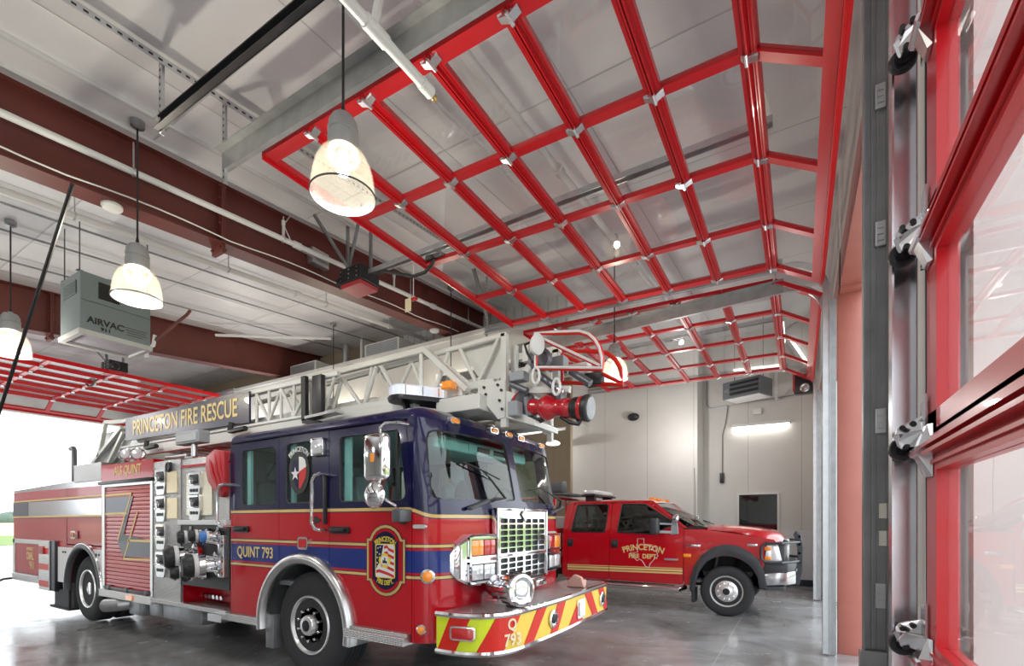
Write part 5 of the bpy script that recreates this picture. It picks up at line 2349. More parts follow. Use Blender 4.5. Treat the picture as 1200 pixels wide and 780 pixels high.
guard(3.85, [(628, 391), (650, 390), (680, 389), (690, 392), (698, 399), (703, 408), (706, 420), (706, 432), (680, 431.5), (628, 431)], ((632, 395), (704, 429)), True)
guard(4.45, [(659, 411), (700, 411.5), (712, 414), (721, 421), (727, 432), (730, 451), (700, 449.5), (659, 448)], ((661, 416), (729, 449)), False)
m = MB()
p = at(629, 404, 3.8)
m.lathe([(.0, -.08), (.035, -.07), (.06, -.02), (.065, .03), (.052, .045), (0, .05)], p, (.75, -.66, 0), 24)
m.xf(Matrix.Translation(p) @ Matrix.Diagonal((1, 1, 1.5, 1)) @ Matrix.Translation(-p))
q = obj('tip_spotlight', m, M_pipe, ladder, smooth=50)
m = MB()
m.tube([at(623, 400, 3.82), at(615, 404, 3.82), at(618, 414, 3.82), at(624, 424, 3.82)], .012, 8)
obj('spotlight_cable', m, M_black, q)
M_pistg = mat('grey_actuator', (.15, .16, .18), .35, .4)
for (a, c, r, y, mt) in (((632, 439), (652, 454), .035, 3.95, M_pistg), ((599, 450), (618, 458), .03, 3.95, M_pistg), ((669, 435), (692, 449), .035, 4.2, M_pistg), ((652, 454), (659, 459), .02, 3.95, M_chrome)):
    m = MB()
    m.cyl(at(*a, y), at(*c, y), r, seg=12)
    obj('actuator', m, mt, ladder)
for (u, v, w_, h, y, mt) in ((605, 440, .16, .085, 3.9, M_greybox), (649, 424, .2, .11, 4.1, M_greybox), (694, 443, .17, .12, 4.4, M_black), (600, 478, .1, .14, 3.85, M_greybox), (676, 431, .22, .1, 4.35, M_pipe)):
    p = at(u, v, y)
    m = MB()
    m.box(p.x - w_ / 2, p.x + w_ / 2, y, y + .12, p.z - h / 2, p.z + h / 2, .01)
    obj('tip_control_box', m, mt, ladder, smooth=0)
m = MB()
p = at(634, 423, 4.0)
m.lathe([(.0, 0), (.1, 0), (.11, .02), (.11, .06), (.08, .08), (.06, .06), (0, .06)], p, (.3, -1, 0), 24)
obj('cable_reel', m, M_pistg, ladder)
m = MB()
for (a, c, y) in (((601, 420), (657, 409), 4.15), ((601, 458), (668, 456), 4.05), ((652, 410), (652, 456), 4.15), ((603, 405), (603, 436), 4.1), ((612, 444), (628, 418), 4.0), ((617, 404), (617, 424), 3.95)):
    m.bar(at(*a, y), at(*c, y), .05, .06)
obj('tip_frame', m, M_ladder, ladder, smooth=0)
for (u, v) in ((628, 440), (652, 453)):
    m = MB()
    p = at(u, v, 3.82)
    m.tube([p + V((.035 * cos(a), 0, .07 * sin(a))) for a in [2 * PI * i / 16 for i in range(16)]], .012, 6, True)
    obj('tie_ring', m, M_pipe, ladder)
# monitor bracket and nozzle
m = MB()
P = [at(594, 458, 4.0), at(607, 462, 4.0), at(612, 484, 4.0), at(630, 493, 4.0), at(630, 500, 4.0), at(594, 490, 4.0)]
m.prism([(p.x, 3.95, p.z) for p in P], (0, .5, 0), .006, 1)
obj('monitor_bracket', m, M_ladder, ladder, smooth=0)
YQ = 4.05
m = MB()
a, c = at(622, 477, YQ), at(671, 478, YQ)
dv = (c - a)
prof = [(.085, 0), (.095, .02), (.09, .12), (.075, .2), (.1, .27), (.13, .36), (.135, .45), (.11, .54), (.085, .6), (.09, .75), (.1, .8), (.1, .98), (.085, 1.)]
m.lathe([(r * .9, h * dv.length) for r, h in prof], a, dv, 24)
mo = obj('monitor', m, M_nozzle, ladder, smooth=60)
m = MB()
c2 = at(692, 478, YQ)
dv2 = c2 - c
m.lathe([(r, h * dv2.length) for r, h in ((.08, -.05), (.09, 0), (.1, .2), (.1, .42), (.104, .44), (.104, .6), (.1, .62), (.118, .7), (.122, .9), (.11, .98), (.0, .96))], c, dv2, 24)
nz = obj('nozzle', m, M_black, mo, smooth=40)
m = MB()
m.lathe([(.106, .42 * dv2.length), (.109, .45 * dv2.length), (.109, .6 * dv2.length), (.106, .62 * dv2.length)], c, dv2, 24)
obj('nozzle_band', m, M_redlens, mo)
m = MB()
m.lathe([(.105, .97 * dv2.length), (.1, 1.04 * dv2.length), (.06, 1.06 * dv2.length), (0, 1.0 * dv2.length)], c, dv2, 24)
obj('nozzle_tip', m, M_galvd, mo)
m = MB()
p = at(614, 475, YQ)
m.lathe([(.1, -.05), (.13, -.05), (.14, 0), (.13, .05), (.1, .05)], p, (1, -.3, 0), 28)
m.cyl(at(618, 467, YQ), at(620, 489, YQ), .075, seg=18)
obj('swivel_ring', m, M_pistg, mo)
m = MB()
m.lathe([(.125, -.012), (.143, -.012), (.143, .012), (.125, .012)], p, (1, -.3, 0), 28)
obj('swivel_red_ring', m, M_redlens, mo)
m = MB()
m.tube([at(612, 488, YQ), at(622, 493, YQ), at(634, 492, YQ), at(640, 488, YQ)], .028, 8)
m.tube([at(657, 488, YQ), at(668, 495, YQ), at(678, 497, YQ), at(684, 486, YQ)], .018, 8)
m.tube([at(676, 490, YQ), at(690, 486, YQ)], .035, 10)
obj('monitor_hose', m, M_black, mo)
m = MB()
p = at(653, 467, YQ + .1)
m.box(p.x - .1, p.x + .06, YQ + .05, YQ + .2, p.z - .06, p.z + .08, .02)
obj('monitor_motor', m, M_pistg, mo)
# ================================================================== RED PICKUP
PY = 9.05
pk = thing('pickup_truck', (-3.4, 10.05, 0), 'red crew-cab pickup with black fender flares parked behind the big engine', 'pickup truck')
M_pred = mat('pickup_red_paint', (.52, .004, .012), .2, coat=1.)
M_flare = mat('black_fender_plastic', (.045, .047, .055), .45)
M_pglass = glass_mat('dark_tinted_glass', (.25, .28, .27), refl=.03)
M_pwind = glass_mat('windscreen_glass', (.55, .62, .6), refl=.05)
M_guard = mat('grey_black_guard', (.07, .075, .085), .35, .5)
PW = 2.02


def tumble(z):
    return max(0, z - 1.42) * .2 + max(0, .75 - z) ** 2 * .3


def ps(x, z):
    return V((x, PY + tumble(z), z))


def pf(x, z):
    return V((x, PY + PW - tumble(z), z))


PWH = (-1.08, .435)
pw = {'rear': rounded([(-3.985, 1.43), (-3.265, 1.43), (-3.225, 1.975), (-3.88, 1.975)], .05),
      'front': rounded([(-3.02, 1.43), (-2.34, 1.405), (-1.93, 1.6), (-2.5, 1.965), (-2.95, 1.975)], [.05, .06, .05, .08, .05])}
archp = [(PWH[0] + .5 * cos(2 * PI * i / 48) * 1.1, PWH[1] + .61 * sin(2 * PI * i / 48)) for i in range(48)]
for far, fn, o in ((False, ps, (0, -1, 0)), (True, pf, (0, 1, 0))):
    # doors and fender as parts
    d1p = rounded([(-4.07, .5), (-3.19, .5), (-3.15, 2.0), (-3.95, 2.0), (-4.05, 1.42)], [.04, .02, .04, .08, .02])
    m = MB()
    panel(m, d1p, [pw['rear']], fn, (.15, .15), .04, .1, o)
    dr = obj('pickup_door', m, M_pred, pk, smooth=50)
    m = MB()
    panel(m, rounded([(-3.18, .5), (-1.80, .5), (-1.79, 1.5), (-2.44, 2.0), (-3.14, 2.0)], [.02, .04, .03, .1, .04]), [pw['front']], fn, (.15, .15), .04, .1, o)
    df = obj('pickup_door', m, M_pred, pk, smooth=50)
    if not far:
        dr['label'], df['label'] = 'rear door of the pickup', 'front door of the pickup with gold lettering'
    else:
        df_far = df
    m = MB()
    panel(m, [(-1.785, .5), (-.57, .5), (-.5, .96), (-.49, 1.27), (-.3, 1.27), (-.36, 1.34), (-.9, 1.43), (-1.5, 1.5), (-1.785, 1.5)], [archp], fn, (.12, .12), .03, .1, o)
    obj('fender', m, M_pred, pk, smooth=50)
    for k, par in (('rear', dr), ('front', df)):
        m = MB()
        panel(m, pw[k], [], lambda x, z: fn(x, z) + V((0, -.012 if far else .012, 0)), None, .005, None, o)
        g = obj('side_window', m, M_pglass, par, smooth=60)
        r = MB()
        r.tube([fn(a, c) for a, c in pw[k]], .012, 6, True)
        obj('window_seal', r, M_seal, par)
# pillars and roof
m = MB()
for fn, o in ((ps, (0, -1, 0)), (pf, (0, 1, 0))):
    panel(m, [(-4.18, .55), (-4.075, .5), (-4.055, 1.42), (-3.955, 2.01), (-2.43, 2.01), (-1.8, 1.52), (-1.72, 1.52), (-2.36, 2.03), (-2.6, 2.04), (-4.0, 2.04), (-4.1, 1.98), (-4.15, 1.7)], [], fn, (.2, .2), .05, .1, o)


def roofring(i):
    t = i / 6
    return t


rs = []
ty = tumble(2.03)
for x, z in ((-4.12, 1.94), (-4.02, 2.025), (-3.6, 2.05), (-3.0, 2.06), (-2.6, 2.05), (-2.36, 2.02), (-2.27, 1.97)):
    row = []
    for k in range(13):
        f = k / 12
        e = abs(2 * f - 1)
        y = PY + ty + (PW - 2 * ty) * f
        row.append(V((x - (.12 * e ** 2 if x > -2.5 else 0), y, z + .035 * (1 - e ** 3) - (.015 if e == 1 else 0))))
    rs.append(row)
m.rings(rs, False, False)
m.box(-4.17, -4.12, PY + .06, PY + PW - .06, .6, 1.42)
for y in (PY + .14, PY + PW - .14):
    m.bar((-4.13, y, 1.4), (-4.08, y + (.06 if y < 10 else -.06), 1.98), .14, .05)
obj('pickup_cab', m, M_pred, pk, smooth=50)
# windscreen
m = MB()
rs = []
for t in (0, .25, .5, .75, 1):
    row = []
    for k in range(13):
        f = k / 12
        e = abs(2 * f - 1)
        x = (-1.46 - .82 * t) - .14 * e ** 2
        z = 1.55 + .44 * t
        ins = .1 + .09 * t
        row.append(V((x, PY + ins + (PW - 2 * ins) * f, z + .02 * (1 - e ** 2) * t)))
    rs.append(row)
m.rings(rs, False, False)
ws = obj('windscreen', m, M_pwind, pk, smooth=60)
m = MB()
m.tube(rs[0], .018, 6)
m.tube([(-1.5, PY + .3, 1.575), (-1.75, PY + .5, 1.68), (-1.62, PY + .95, 1.62)], .01, 6)
m.tube([(-1.42, PY + 1.1, 1.575), (-1.66, PY + 1.3, 1.66), (-1.6, PY + 1.7, 1.62)], .01, 6)
obj('wiper', m, M_black, ws)
m = MB()
m.prism([(-1.80, PY + .06, 1.48), (-1.5, PY + .06, 1.5), (-1.4, PY + .06, 1.53), (-1.5, PY + .06, 1.56), (-1.80, PY + .06, 1.54)], (0, PW - .12, 0))
obj('cowl', m, M_black, pk, smooth=0)
# bonnet
rs = []
for x, zc, ze, ins in ((-1.56, 1.56, 1.49, .02), (-1.3, 1.585, 1.485, .02), (-.95, 1.57, 1.455, .02), (-.6, 1.53, 1.405, .03), (-.38, 1.48, 1.36, .05), (-.25, 1.42, 1.3, .09), (-.2, 1.34, 1.22, .12)):
    row = []
    for k in range(17):
        f = k / 16
        e = abs(2 * f - 1)
        z = ze + (zc - ze) * min(1, (1 - e ** 3) * 1.25) - (.03 * (1 - min(1, e / .45)) if e < .45 else 0) * .6
        row.append(V((x - .1 * e ** 3 if x > -.7 else x, PY + ins + (PW - 2 * ins) * f, z)))
    rs.append(row)
m = MB()
m.rings(rs, False, False)
obj('bonnet', m, M_pred, pk, smooth=60)
# front: grille, headlight, bumper, guard
m = MB()
m.box(-.34, -.2, PY + .1, PY + PW - .1, .85, 1.3, .03)
obj('front_panel', m, M_flare, pk)
m = MB()
for i in range(5):
    m.box(-.21, -.17, PY + .5, PY + PW - .5, .98 + i * .065, 1.01 + i * .065, .006)
m.box(-.22, -.16, PY + .46, PY + .52, .92, 1.32, .01)
m.box(-.22, -.16, PY + PW - .52, PY + PW - .46, .92, 1.32, .01)
m.box(-.22, -.16, PY + .46, PY + PW - .46, 1.28, 1.34, .01)
obj('radiator_grille', m, M_alu, pk)
for far in (0, 1):
    Y = (lambda y: 2 * PY + PW - y) if far else (lambda y: y)
    m = MB()
    m.prism([(-.5, Y(PY - .004), .98), (-.47, Y(PY - .004), 1.25), (-.3, Y(PY + .05), 1.25), (-.24, Y(PY + .05), .98)], (0, .42 if not far else -.42, 0), .02, 2)
    h = obj('headlight', m, M_clear, pk)
    m = MB()
    for z in (1.0, 1.16):
        m.box(-.495, -.40, Y(PY - .012), Y(PY + .05), z, z + .06, .008)
    obj('turn_lens', m, M_amber, h)
    m = MB()
    P = [(-1.68, .42), (-1.67, .62), (-1.6, .85), (-1.48, 1.04), (-1.3, 1.19), (-1.1, 1.245), (-.9, 1.225), (-.72, 1.13), (-.58, 1.0), (-.5, .82), (-.46, .53), (-.57, .53), (-.6, .72), (-.68, .86), (-.78, .96), (-.92, 1.03), (-1.08, 1.055), (-1.24, 1.03), (-1.4, .93), (-1.52, .76), (-1.58, .56), (-1.6, .42)]
    m.prism([(a, Y(PY - .05), c) for a, c in rounded(P, .03, 2)], (0, .09 if not far else -.09, 0), .02, 2)
    obj('fender_flare', m, M_flare, pk, smooth=40)
    # side mirror
    m = MB()
    m.box(-2.32, -2.17, Y(PY - .3), Y(PY - .12), 1.4, 1.7, .045, 3)
    mr = obj('mirror', m, M_flare, pk)
    m = MB()
    m.bar((-2.2, Y(PY - .14), 1.6), (-1.98, Y(PY + .02), 1.59), .03, .035, bev=.008)
    m.bar((-2.2, Y(PY - .14), 1.45), (-1.98, Y(PY + .02), 1.44), .03, .05, bev=.008)
    m.prism([(-2.02, Y(PY - .01), 1.4), (-1.87, Y(PY - .01), 1.41), (-1.9, Y(PY + .01), 1.62), (-2.0, Y(PY + .01), 1.65)], (0, .03 if not far else -.03, 0), .01, 1)
    obj('mirror_arm', m, M_greybox, mr)
    # spot lamp on the pillar
    m = MB()
    p = V((-1.9, Y(PY - .03), 1.69))
    m.lathe([(0, -.09), (.05, -.075), (.075, -.01), (.075, .02), (.05, .035), (0, .04)], p, (1, 0, 0), 20)
    obj('pillar_spotlight', m, M_chrome, pk, smooth=60)
m = MB()
m.prism([(-.54, PY + .0, .56), (-.14, PY + .05, .6), (-.05, PY + .25, .6), (-.02, PY + PW / 2, .6), (-.05, PY + PW - .25, .6), (-.14, PY + PW - .05, .6), (-.54, PY + PW, .56)], (0, 0, .22), .03, 2)
obj('front_bumper', m, M_silver, pk)
m = MB()
m.prism([(-.52, PY + .01, .78), (-.16, PY + .05, .78), (-.07, PY + .25, .78), (-.05, PY + PW / 2, .78), (-.07, PY + PW - .25, .78), (-.16, PY + PW - .05, .78), (-.52, PY + PW - .01, .78)], (0, 0, .17), .02, 2)
m.prism([(-.54, PY + .02, .5), (-.2, PY + .08, .5), (-.2, PY + PW - .08, .5), (-.54, PY + PW - .02, .5)], (0, 0, .07), .02, 1)
obj('bumper_trim', m, M_flare, pk)
# grille guard
m = MB()
for y in (PY + .5, PY + PW - .5):
    m.prism([(-.12, y, .55), (.0, y, .56), (.05, y, .8), (.055, y, 1.2), (.02, y, 1.42), (-.06, y, 1.46), (-.09, y, 1.42), (-.03, y, 1.2), (-.03, y, .8)], (0, .03, 0), .006, 1)
gd = obj('grille_guard', m, M_guard, pk)
m = MB()
for z in (1.38, 1.25, 1.1, .95):
    m.tube([(.0, PY + .5, z), (.0, PY + PW - .5, z)], .022, 8)
for far in (0, 1):
    Y = (lambda y: 2 * PY + PW - y) if far else (lambda y: y)
    m.tube([(0, Y(PY + .5), 1.29), (-.1, Y(PY + .2), 1.29), (-.25, Y(PY - .04), 1.285), (-.48, Y(PY - .05), 1.275), (-.54, Y(PY - .045), 1.22), (-.54, Y(PY - .045), 1.02), (-.48, Y(PY - .05), .965), (-.25, Y(PY - .04), .965), (-.1, Y(PY + .2), .97), (0, Y(PY + .5), .97)], .022, 8)
obj('guard_hoop', m, M_guard, gd)
# wheels
def pickup_wheel(c, y, out):
    k = 1 if out < 0 else -1
    t = MB()
    ctr, ax = (c[0], y, c[1]), (0, k, 0)
    t.lathe([(.265, .01), (.28, -.004), (.31, -.01), (.37, -.01), (.405, .002), (.427, .028), (.433, .045), (.433, .075), (.422, .08), (.433, .085), (.433, .12), (.422, .125), (.433, .13), (.433, .17), (.427, .2), (.405, .225), (.3, .23)], ctr, ax, 48)
    tire = obj('tire', t, M_rubber, pk, smooth=25)
    r = MB()
    r.lathe([(.262, .12), (.262, .02), (.27, .004), (.265, -.006), (.25, -.004), (.243, .005), (.236, .026), (.215, .03), (.195, .02), (.18, .008), (.12, -.002), (.1, -.002), (.09, -.03), (.07, -.04), (.055, -.04)], ctr, ax, 40)
    rim = obj('rim', r, M_rim, tire, smooth=40)
    q = MB()
    for i in range(10):
        a = 2 * PI * i / 10
        q.lathe([(.017, .0), (.017, -.022), (.008, -.032), (0, -.032)], (c[0] + .14 * cos(a), y, c[1] + .14 * sin(a)), ax, 8)
    obj('lug_nuts', q, M_chrome, tire)
    q = MB()
    for i in range(8):
        a = 2 * PI * (i + .5) / 8
        q.lathe([(.02, .022), (.02, .018), (0, .018)], (c[0] + .2 * cos(a), y, c[1] + .2 * sin(a)), ax, 10)
    obj('hand_holes', q, M_hub, tire)
    q = MB()
    q.lathe([(.062, -.02), (.058, -.045), (0, -.046)], ctr, ax, 16)
    obj('hub', q, M_hub, tire)


pickup_wheel(PWH, PY + .0, -1)
pickup_wheel(PWH, PY + PW - .0, 1)
pickup_wheel((-5.6, .435), PY + .02, -1)
pickup_wheel((-5.6, .435), PY + PW - .02, 1)
m = MB()
m.rings([[(PWH[0] + .6 * cos(math.radians(-5 + 190 * i / 24)), yy, PWH[1] + .63 * sin(math.radians(-5 + 190 * i / 24))) for yy in (PY + .02, PY + .5)] for i in range(25)], False, False)
m.box(-1.75, -.4, PY + .5, PY + .53, .45, 1.2)
obj('wheel_well', m, M_chassis, pk, smooth=40)
m = MB()
m.cyl((-1.3, PY + .25, .75), (-1.26, PY + .25, 1.02), .05, seg=14)
m.bar((-1.5, PY + .3, .7), (-.7, PY + .35, .72), .06, .08)
m.bar((-.95, PY + .2, .7), (-.9, PY + .25, 1.05), .05, .05)
m.cyl((PWH[0], PY + .2, .43), (PWH[0], PY + PW - .2, .43), .06)
m.box(-7.3, -.4, PY + .5, PY + .62, .5, .7)
m.box(-7.3, -.4, PY + PW - .62, PY + PW - .5, .5, .7)
obj('chassis', m, M_hub, pk)
m = MB()
m.box(-1.66, -1.6, PY + .02, PY + .3, .2, .45, .004)
obj('mud_flap', m, M_rubber, pk)
m = MB()
m.tube([(-4.05, PY - .06, .42), (-1.85, PY - .06, .42), (-1.78, PY + .1, .45)], .045, 12)
m.box(-3.9, -1.95, PY - .03, PY + .1, .46, .48)
obj('side_step', m, M_chrome, pk)
# stripes, lettering, handles
def onp(x, z, o=.003):
    return V((x, PY + tumble(z) - o, z))


for i, (za, zb) in enumerate(((.785, .80), (.735, .772), (.69, .72))):
    for (xa, xb, par) in ((-4.06, -3.185, None), (-3.175, -1.805, None)):
        m = MB()
        dz = .03 * ((xa + 4.1) / 2.3), .03 * ((xb + 4.1) / 2.3)
        m.prism([onp(xa, za - .03 + dz[0]), onp(xb, za - .03 + dz[1]), onp(xb, zb - .03 + dz[1]), onp(xa, zb - .03 + dz[0])], (0, -.0015, 0))
        obj('gold_stripe', m, M_goldt, pk, smooth=0)
for (x, w_, nm) in ((-3.07, .13, 'front'), (-4.0, .12, 'rear')):
    m = MB()
    m.box(x - w_ / 2, x + w_ / 2, PY - .008, PY + .01, 1.13, 1.29, .012)
    q = obj('door_handle', m, M_black, pk)
    m = MB()
    m.box(x - w_ / 2 + .015, x + w_ / 2 - .03, PY - .022, PY - .008, 1.19, 1.27, .01)
    obj('handle_lever', m, M_flare, q)
cxp = -2.52
text('lettering', 'PRINCETON', .155, (cxp, PY - .004, 1.155), (1, 0, 0), (0, 0, 1), M_goldt, pk, arc=1.1, bold=.004, sx=.92)
text('lettering', 'FIRE  DEPT.', .115, (cxp, PY - .004, .985), (1, 0, 0), (0, 0, 1), M_goldt, pk, bold=.004, sx=.95)
tx = [(-2.62, 1.315), (-2.5, 1.315), (-2.5, 1.2), (-2.42, 1.18), (-2.28, 1.16), (-2.26, 1.06), (-2.24, 1.0), (-2.3, .95), (-2.38, .86), (-2.41, .78), (-2.47, .8), (-2.53, .9), (-2.58, .93), (-2.63, .9), (-2.7, .97), (-2.77, 1.04), (-2.62, 1.06)]
m = MB()
m.tube([(a, PY - .004, c) for a, c in tx], .006, 4, True)
obj('state_outline', m, M_whited, pk)
m = MB()
m.lathe([(.016, 0), (.012, -.003), (0, -.003)], (-2.36, PY - .006, 1.12), (0, 1, 0), 10)
obj('white_dot', m, M_whited, pk)
for (x0, x1, z0, z1, mt) in ((-1.74, -1.5, 1.185, 1.235, M_chrome), (-.76, -.6, 1.225, 1.265, M_chrome), (-2.13, -1.88, .93, .965, M_greybox)):
    m = MB()
    m.box(x0, x1, PY - .012, PY, z0, z1, .006)
    obj('name_badge', m, mt, pk)
m = MB()
m.box(-1.79, -1.66, PY - .012, PY, 1.0, 1.06, .01)
obj('side_marker', m, M_amber, pk)
# roof: amber clearance lamps, light bar, aerial
for y in (PY + .3, PY + .62, PY + .82, PY + 1.02, PY + 1.5):
    m = MB()
    m.prism([(-2.5, y, 2.06), (-2.36, y, 2.05), (-2.4, y, 2.1), (-2.47, y, 2.105)], (0, .08, 0), .008, 1)
    obj('clearance_lamp', m, M_amber, pk)
m = MB()
m.box(-3.9, -3.6, PY + .35, PY + PW - .35, 2.16, 2.2, .01)
m.box(-3.85, -3.65, PY + .45, PY + .55, 2.06, 2.17)
m.box(-3.85, -3.65, PY + PW - .55, PY + PW - .45, 2.06, 2.17)
q = obj('roof_light_bar', m, M_hub, pk, smooth=0)
m = MB()
m.box(-3.88, -3.62, PY + .36, PY + PW - .36, 2.2, 2.29, .03, 2)
obj('lens', m, M_clear, q)
m = MB()
m.tube([(-1.62, PY + .15, 1.52), (-1.62, PY + .15, 2.2), (-1.63, PY + .15, 2.6)], .005, 6)
obj('aerial', m, M_black, pk)
m = MB()
for x, y in ((-2.5, PY + .62), (-3.35, PY + .62), (-2.5, PY + 1.45), (-3.35, PY + 1.45)):
    m.box(x - .25, x + .25, y - .25, y + .25, .85, 1.02, .05)
    m.prism([(x - .25, y - .24, 1.0), (x - .12, y - .24, 1.0), (x - .26, y - .24, 1.6), (x - .36, y - .24, 1.6)], (0, .48, 0), .04, 1)
    m.box(x - .36, x - .24, y - .13, y + .13, 1.63, 1.8, .03)
obj('seat', m, M_seat, pk)
m = MB()
m.box(-4.1, -1.5, PY + .1, PY + PW - .1, .55, .6)
m.prism([(-1.5, PY + .1, 1.5), (-1.95, PY + .1, 1.45), (-1.95, PY + .1, 1.1), (-1.5, PY + .1, 1.1)], (0, PW - .2, 0))
obj('dashboard', m, M_seat, pk, smooth=0)
m = MB()
m.tube([(-2.05 + .05 * sin(a), PY + 1.45 + .18 * cos(a), 1.42 + .16 * sin(a)) for a in [2 * PI * i / 20 for i in range(20)]], .012, 6, True)
obj('steering_wheel', m, M_black, pk)
# brush-truck body behind the cab
m = MB()
m.box(-7.4, -4.3, PY - .05, PY + PW + .05, .75, .9, .01)
m.box(-7.4, -4.3, PY - .05, PY + .35, .9, 1.5, .01)
m.box(-7.4, -4.3, PY + PW - .35, PY + PW + .05, .9, 1.5, .01)
obj('utility_bed', m, M_pred, pk)
m = MB()
for x in (-4.28, -4.32):
    pass
m.tube([(-4.4, PY + .1, 1.5), (-4.4, PY + .1, 2.12), (-4.4, PY + PW - .1, 2.12), (-4.4, PY + PW - .1, 1.5)], .035, 8)
m.tube([(-4.4, PY + .7, 1.5), (-4.4, PY + .7, 2.12)], .025, 8)
m.tube([(-4.4, PY + .1, 2.12), (-5.3, PY + .1, 2.12), (-5.3, PY + .1, 1.5)], .03, 8)
obj('rack', m, M_pred, pk)
m = MB()
m.box(-5.6, -4.55, PY + .42, PY + PW - .42, .9, 1.75, .05)
obj('water_tank', m, M_pipe, pk)
m = MB()
m.box(-4.55, -4.2, PY + .1, PY + 1.5, 2.2, 2.24)
m.box(-4.5, -4.25, PY + .15, PY + .4, 2.25, 2.48, .02)
obj('work_lamp', m, M_greyd, pk)
# ================================================================== roof steel and services
def zb(y):
    return 4.66 + .0895 * y


def ibeam(x, y0, y1):
    m = MB()
    f, t, wb = .125, .014, .008
    top = lambda y: rz(y) - .005
    P = lambda a, z, y: (x + a, y, z)
    rs = []
    for y in (y0, y1):
        B, T = zb(y), top(y)
        rs.append([P(-f, B, y), P(f, B, y), P(f, B + t, y), P(wb, B + t, y), P(wb, T - t, y), P(f, T - t, y), P(f, T, y), P(-f, T, y), P(-f, T - t, y), P(-wb, T - t, y), P(-wb, B + t, y), P(-f, B + t, y)])
    m.rings(rs)
    return m


for i, (x, ys) in enumerate(((-6.0, 3.2), (-11.45, 3.2))):
    bm = struct('roof_beam', ibeam(x, -12, 8.84), M_maroon, label='near maroon roof beam' if i == 0 else 'far maroon roof beam', smooth=0) if False else struct('roof_beam', ibeam(x, -12, 8.84), M_maroon, smooth=0)
    m = MB()
    for dy in (-.012, .012):
        m.box(x - .11, x + .11, ys + dy - .01, ys + dy + .01, zb(ys) - .1, rz(ys) - .01)
    obj('splice_plate', m, M_maroon, bm, smooth=0)
    m = MB()
    for k in range(6):
        z = zb(ys) - .05 + k * .15
        for a in (-.08, .08):
            m.cyl((x + a, ys - .045, z), (x + a, ys + .045, z), .016, seg=6)
    obj('splice_bolts', m, M_maroon, bm, smooth=0)

# white purlin flange strips along the roof
M_strip = mat('white_purlin_strip', (.68, .69, .69), .45)
n = 3
for x, r in ((-5.83, .045), (-5.42, .02)):
    m = MB()
    y0 = -3.
    m.prism([(x - r, y0, rz(y0) - .035), (x + r, y0, rz(y0) - .035), (x + r, y0, rz(y0) - .002), (x - r, y0, rz(y0) - .002)], (0, 11.8, 11.8 * .0895))
    struct('trim_%d' % n, m, M_strip, smooth=0)
    n += 1


def pipe(label, x, y0, y1, z_at, r, mt=M_pipe, cat='pipe', name='conduit_pipe', slope=.0895, clips=(), couplings=()):
    m = MB()
    m.cyl((x, y0, z_at(y0)), (x, y1, z_at(y1)), r, seg=12)
    for y in couplings:
        m.cyl((x, y - .05, z_at(y - .05)), (x, y + .05, z_at(y + .05)), r * 1.35, seg=12)
    o = obj(name, m, mt, None, label, cat)
    for y in clips:
        k = MB()
        k.cyl((x, y, z_at(y)), (x, y, min(rz(y), z_at(y) + .3)), .008, seg=6)
        k.tube([(x + (r + .006) * cos(a), y, z_at(y) + (r + .006) * sin(a)) for a in [2 * PI * i / 12 for i in range(12)]], .008, 6, True)
        q = obj('pipe_hanger', k, M_galv, None)
        q.location = o.location * 0 + q.location
        q.parent = o
        q.location = q.location - o.location
    return o


pipe('white pipe running along the near maroon roof beam', -5.78, -3, 8.6, lambda y: 4.967 + .0895 * y, .034, clips=(2.25, 3.9, 6.3, 8.0), couplings=(4.1, 6.9))
pipe('white pipe hung below the ceiling behind the near maroon beam', -7.6, -3, 8.8, lambda y: 5.157 + .0895 * y, .042, clips=(1.2, 2.35, 4.2, 6.0, 7.6), couplings=(3.0, 5.4))
for x, lb in ((-8.3, 'thin grey wire conduit along the ceiling, nearest the white pipe'), (-9.1, 'thin grey wire conduit along the ceiling above the grey air cleaner'), (-10.2, 'thin grey wire conduit along the ceiling in front of the far maroon beam')):
    pipe(lb, x, -3, 8.8, lambda y: rz(y) - .07, .014, M_galvd, 'conduit', 'wire_conduit')
pipe('white sprinkler pipe along the ceiling before the far maroon beam', -12.6, -3, 8.8, lambda y: rz(y) - .35, .03)
pipe('white pipe under the ceiling above the open engine bay door', -2.35, -3, 13, lambda y: rz(y) - .22, .045, couplings=(2, 5, 8))
pipe('slim white conduit above the open engine bay door', -2.95, -3, 13, lambda y: rz(y) - .12, .018, name='wire_conduit', cat='conduit')
# slotted struts under the ceiling
def slotted(name, label, p, q, w=.045, h=.05, mt=M_galvd):
    m = MB()
    p, q = V(p), V(q)
    m.bar(p, q, w, .005)
    d = (q - p).normalized()
    sd = d.cross(V((0, 0, 1))).normalized()
    up = sd.cross(d)
    m.bar(p + sd * w / 2 - up * h / 2, q + sd * w / 2 - up * h / 2, .005, h)
    o = obj(name, m, mt, None, label, 'bracket', smooth=0)
    n = int((q - p).length / .07)
    k = MB()
    for i in range(n):
        c = p + (q - p) * ((i + .5) / n) + sd * (w / 2 + .003) - up * h / 2
        k.bar(c - d * .016, c + d * .016, .003, .016)
    s = obj('slots', k, M_black, None, smooth=0)
    s.parent = o
    s.location = s.location - o.location
    return o


slotted('slotted_strut', 'grey slotted strut on the ceiling beside the two white discs', (-6.75, 1.6, rz(1.6) - .05), (-6.75, 5.2, rz(5.2) - .05))
slotted('slotted_strut', 'grey slotted strut on the ceiling under the white pipe, farther from the maroon beam', (-7.3, 1.4, rz(1.4) - .06), (-7.3, 4.6, rz(4.6) - .06))
slotted('hanger_strut', 'slotted strut on the ceiling that carries the overhead door tracks', (-4.6, .6, rz(.6) - .06), (-4.6, 7.25, rz(7.25) - .06), .06, .06, M_galv)


